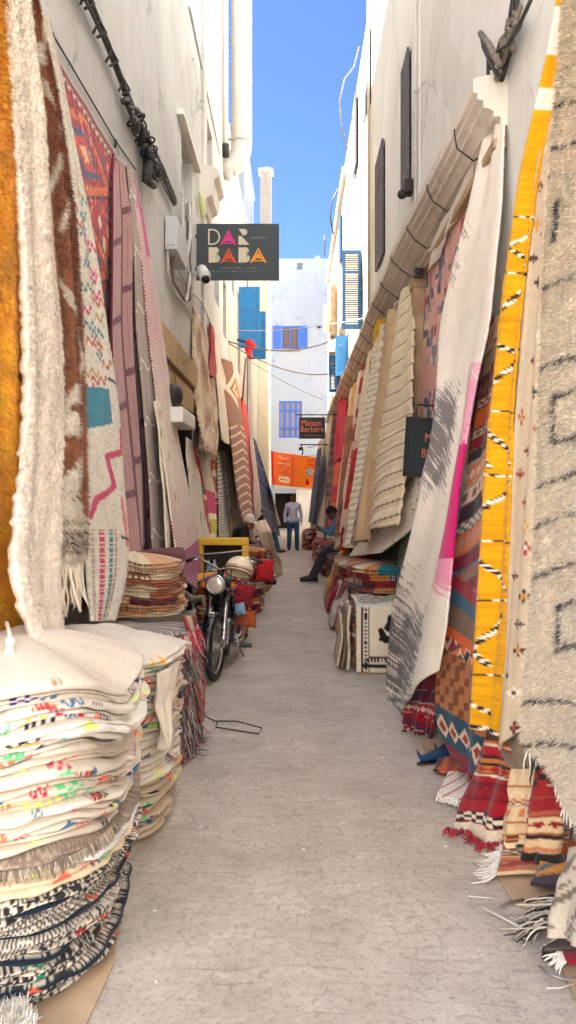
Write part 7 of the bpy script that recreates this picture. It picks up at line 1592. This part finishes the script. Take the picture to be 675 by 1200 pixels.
t = thing('phone', 'dark smartphone held up by the seated man in denim', 'phone', loc=(sx_-.535, sy_-.02, 1.10)); t.rotation_euler = (0, R(-22), 0); MB().box((-.006, -.037, -.075), (.006, .037, .075), .004).build('case', M_BLACKP, t); MB().box((.0062, -.033, -.068), (.0075, .033, .068)).build('screen', M_GLASS, t)
# the man with the white cap on the left, facing the path (+x)
lx, ly = -.92, 12.65
ps = dict(pelvis=(0, 0, .84), chest=(.06, -.02, 1.10), neck=(.13, -.03, 1.22), head=(.20, -.06, 1.285), look=(.8, -.75, -.3), shL=(.08, -.19, 1.17), shR=(.08, .17, 1.17), elL=(.12, -.26, .92), elR=(.17, .20, .93), wrL=(.32, -.17, .86), wrR=(.36, .09, .86), hdL=(1, .3, -.1), hdR=(1, -.3, -.1), pnL=(0, 0, -1), pnR=(0, 0, -1),
    hipL=(.02, -.10, .82), hipR=(.02, .10, .82), knL=(.38, -.11, .80), knR=(.38, .12, .80), anL=(.44, -.12, .36), anR=(.44, .13, .36), toeL=(.58, -.12, .31), toeR=(.58, .13, .31))
person('older man in a white cap and black jacket sitting among the left stacks', (lx-.02, ly, -.04), 0, ps, dict(skin=M_SKIN2, top=M_JACKET, topname='jacket', leg=M_JEANSD, shoe=M_SHOE, cap=M_CAPW))
# the person further back on the left
ps = dict(pelvis=(0, 0, .62), chest=(.03, 0, .92), neck=(.07, 0, 1.10), head=(.10, 0, 1.21), look=(1, -.2, -.2), shL=(.05, -.17, 1.05), shR=(.05, .17, 1.05), elL=(.12, -.22, .80), elR=(.12, .22, .80), wrL=(.32, -.14, .70), wrR=(.32, .14, .70), hdL=(1, 0, -.3), hdR=(1, 0, -.3), pnL=(0, 0, -1), pnR=(0, 0, -1),
    hipL=(.02, -.1, .60), hipR=(.02, .1, .60), knL=(.40, -.12, .56), knR=(.40, .12, .56), anL=(.44, -.12, .10), anR=(.50, .12, .10), toeL=(.60, -.13, .045), toeR=(.66, .13, .045))
person('person in maroon and blue jeans sitting under the leaning navy rug', (-.98, 22.6, 0), R(0), ps, dict(skin=M_SKIN2, top=M_MAROON, topname='shirt', leg=M_JEANS, shoe=M_SHOEBR, hair=M_HAIR))
MBs = thing('stool', 'low wooden stool under the person in maroon', 'stool', loc=(-1.0, 22.6, 0)); MB().box((-.16, -.16, .46), (.16, .16, .5), .008).build('seat', M_WOOD, MBs)
for x in (-.13, .13):
    for y in (-.13, .13): MB().tube([(x*1.1, y*1.1, 0), (x*.9, y*.9, .459)], .02, 8).build('leg', M_WOOD, MBs)
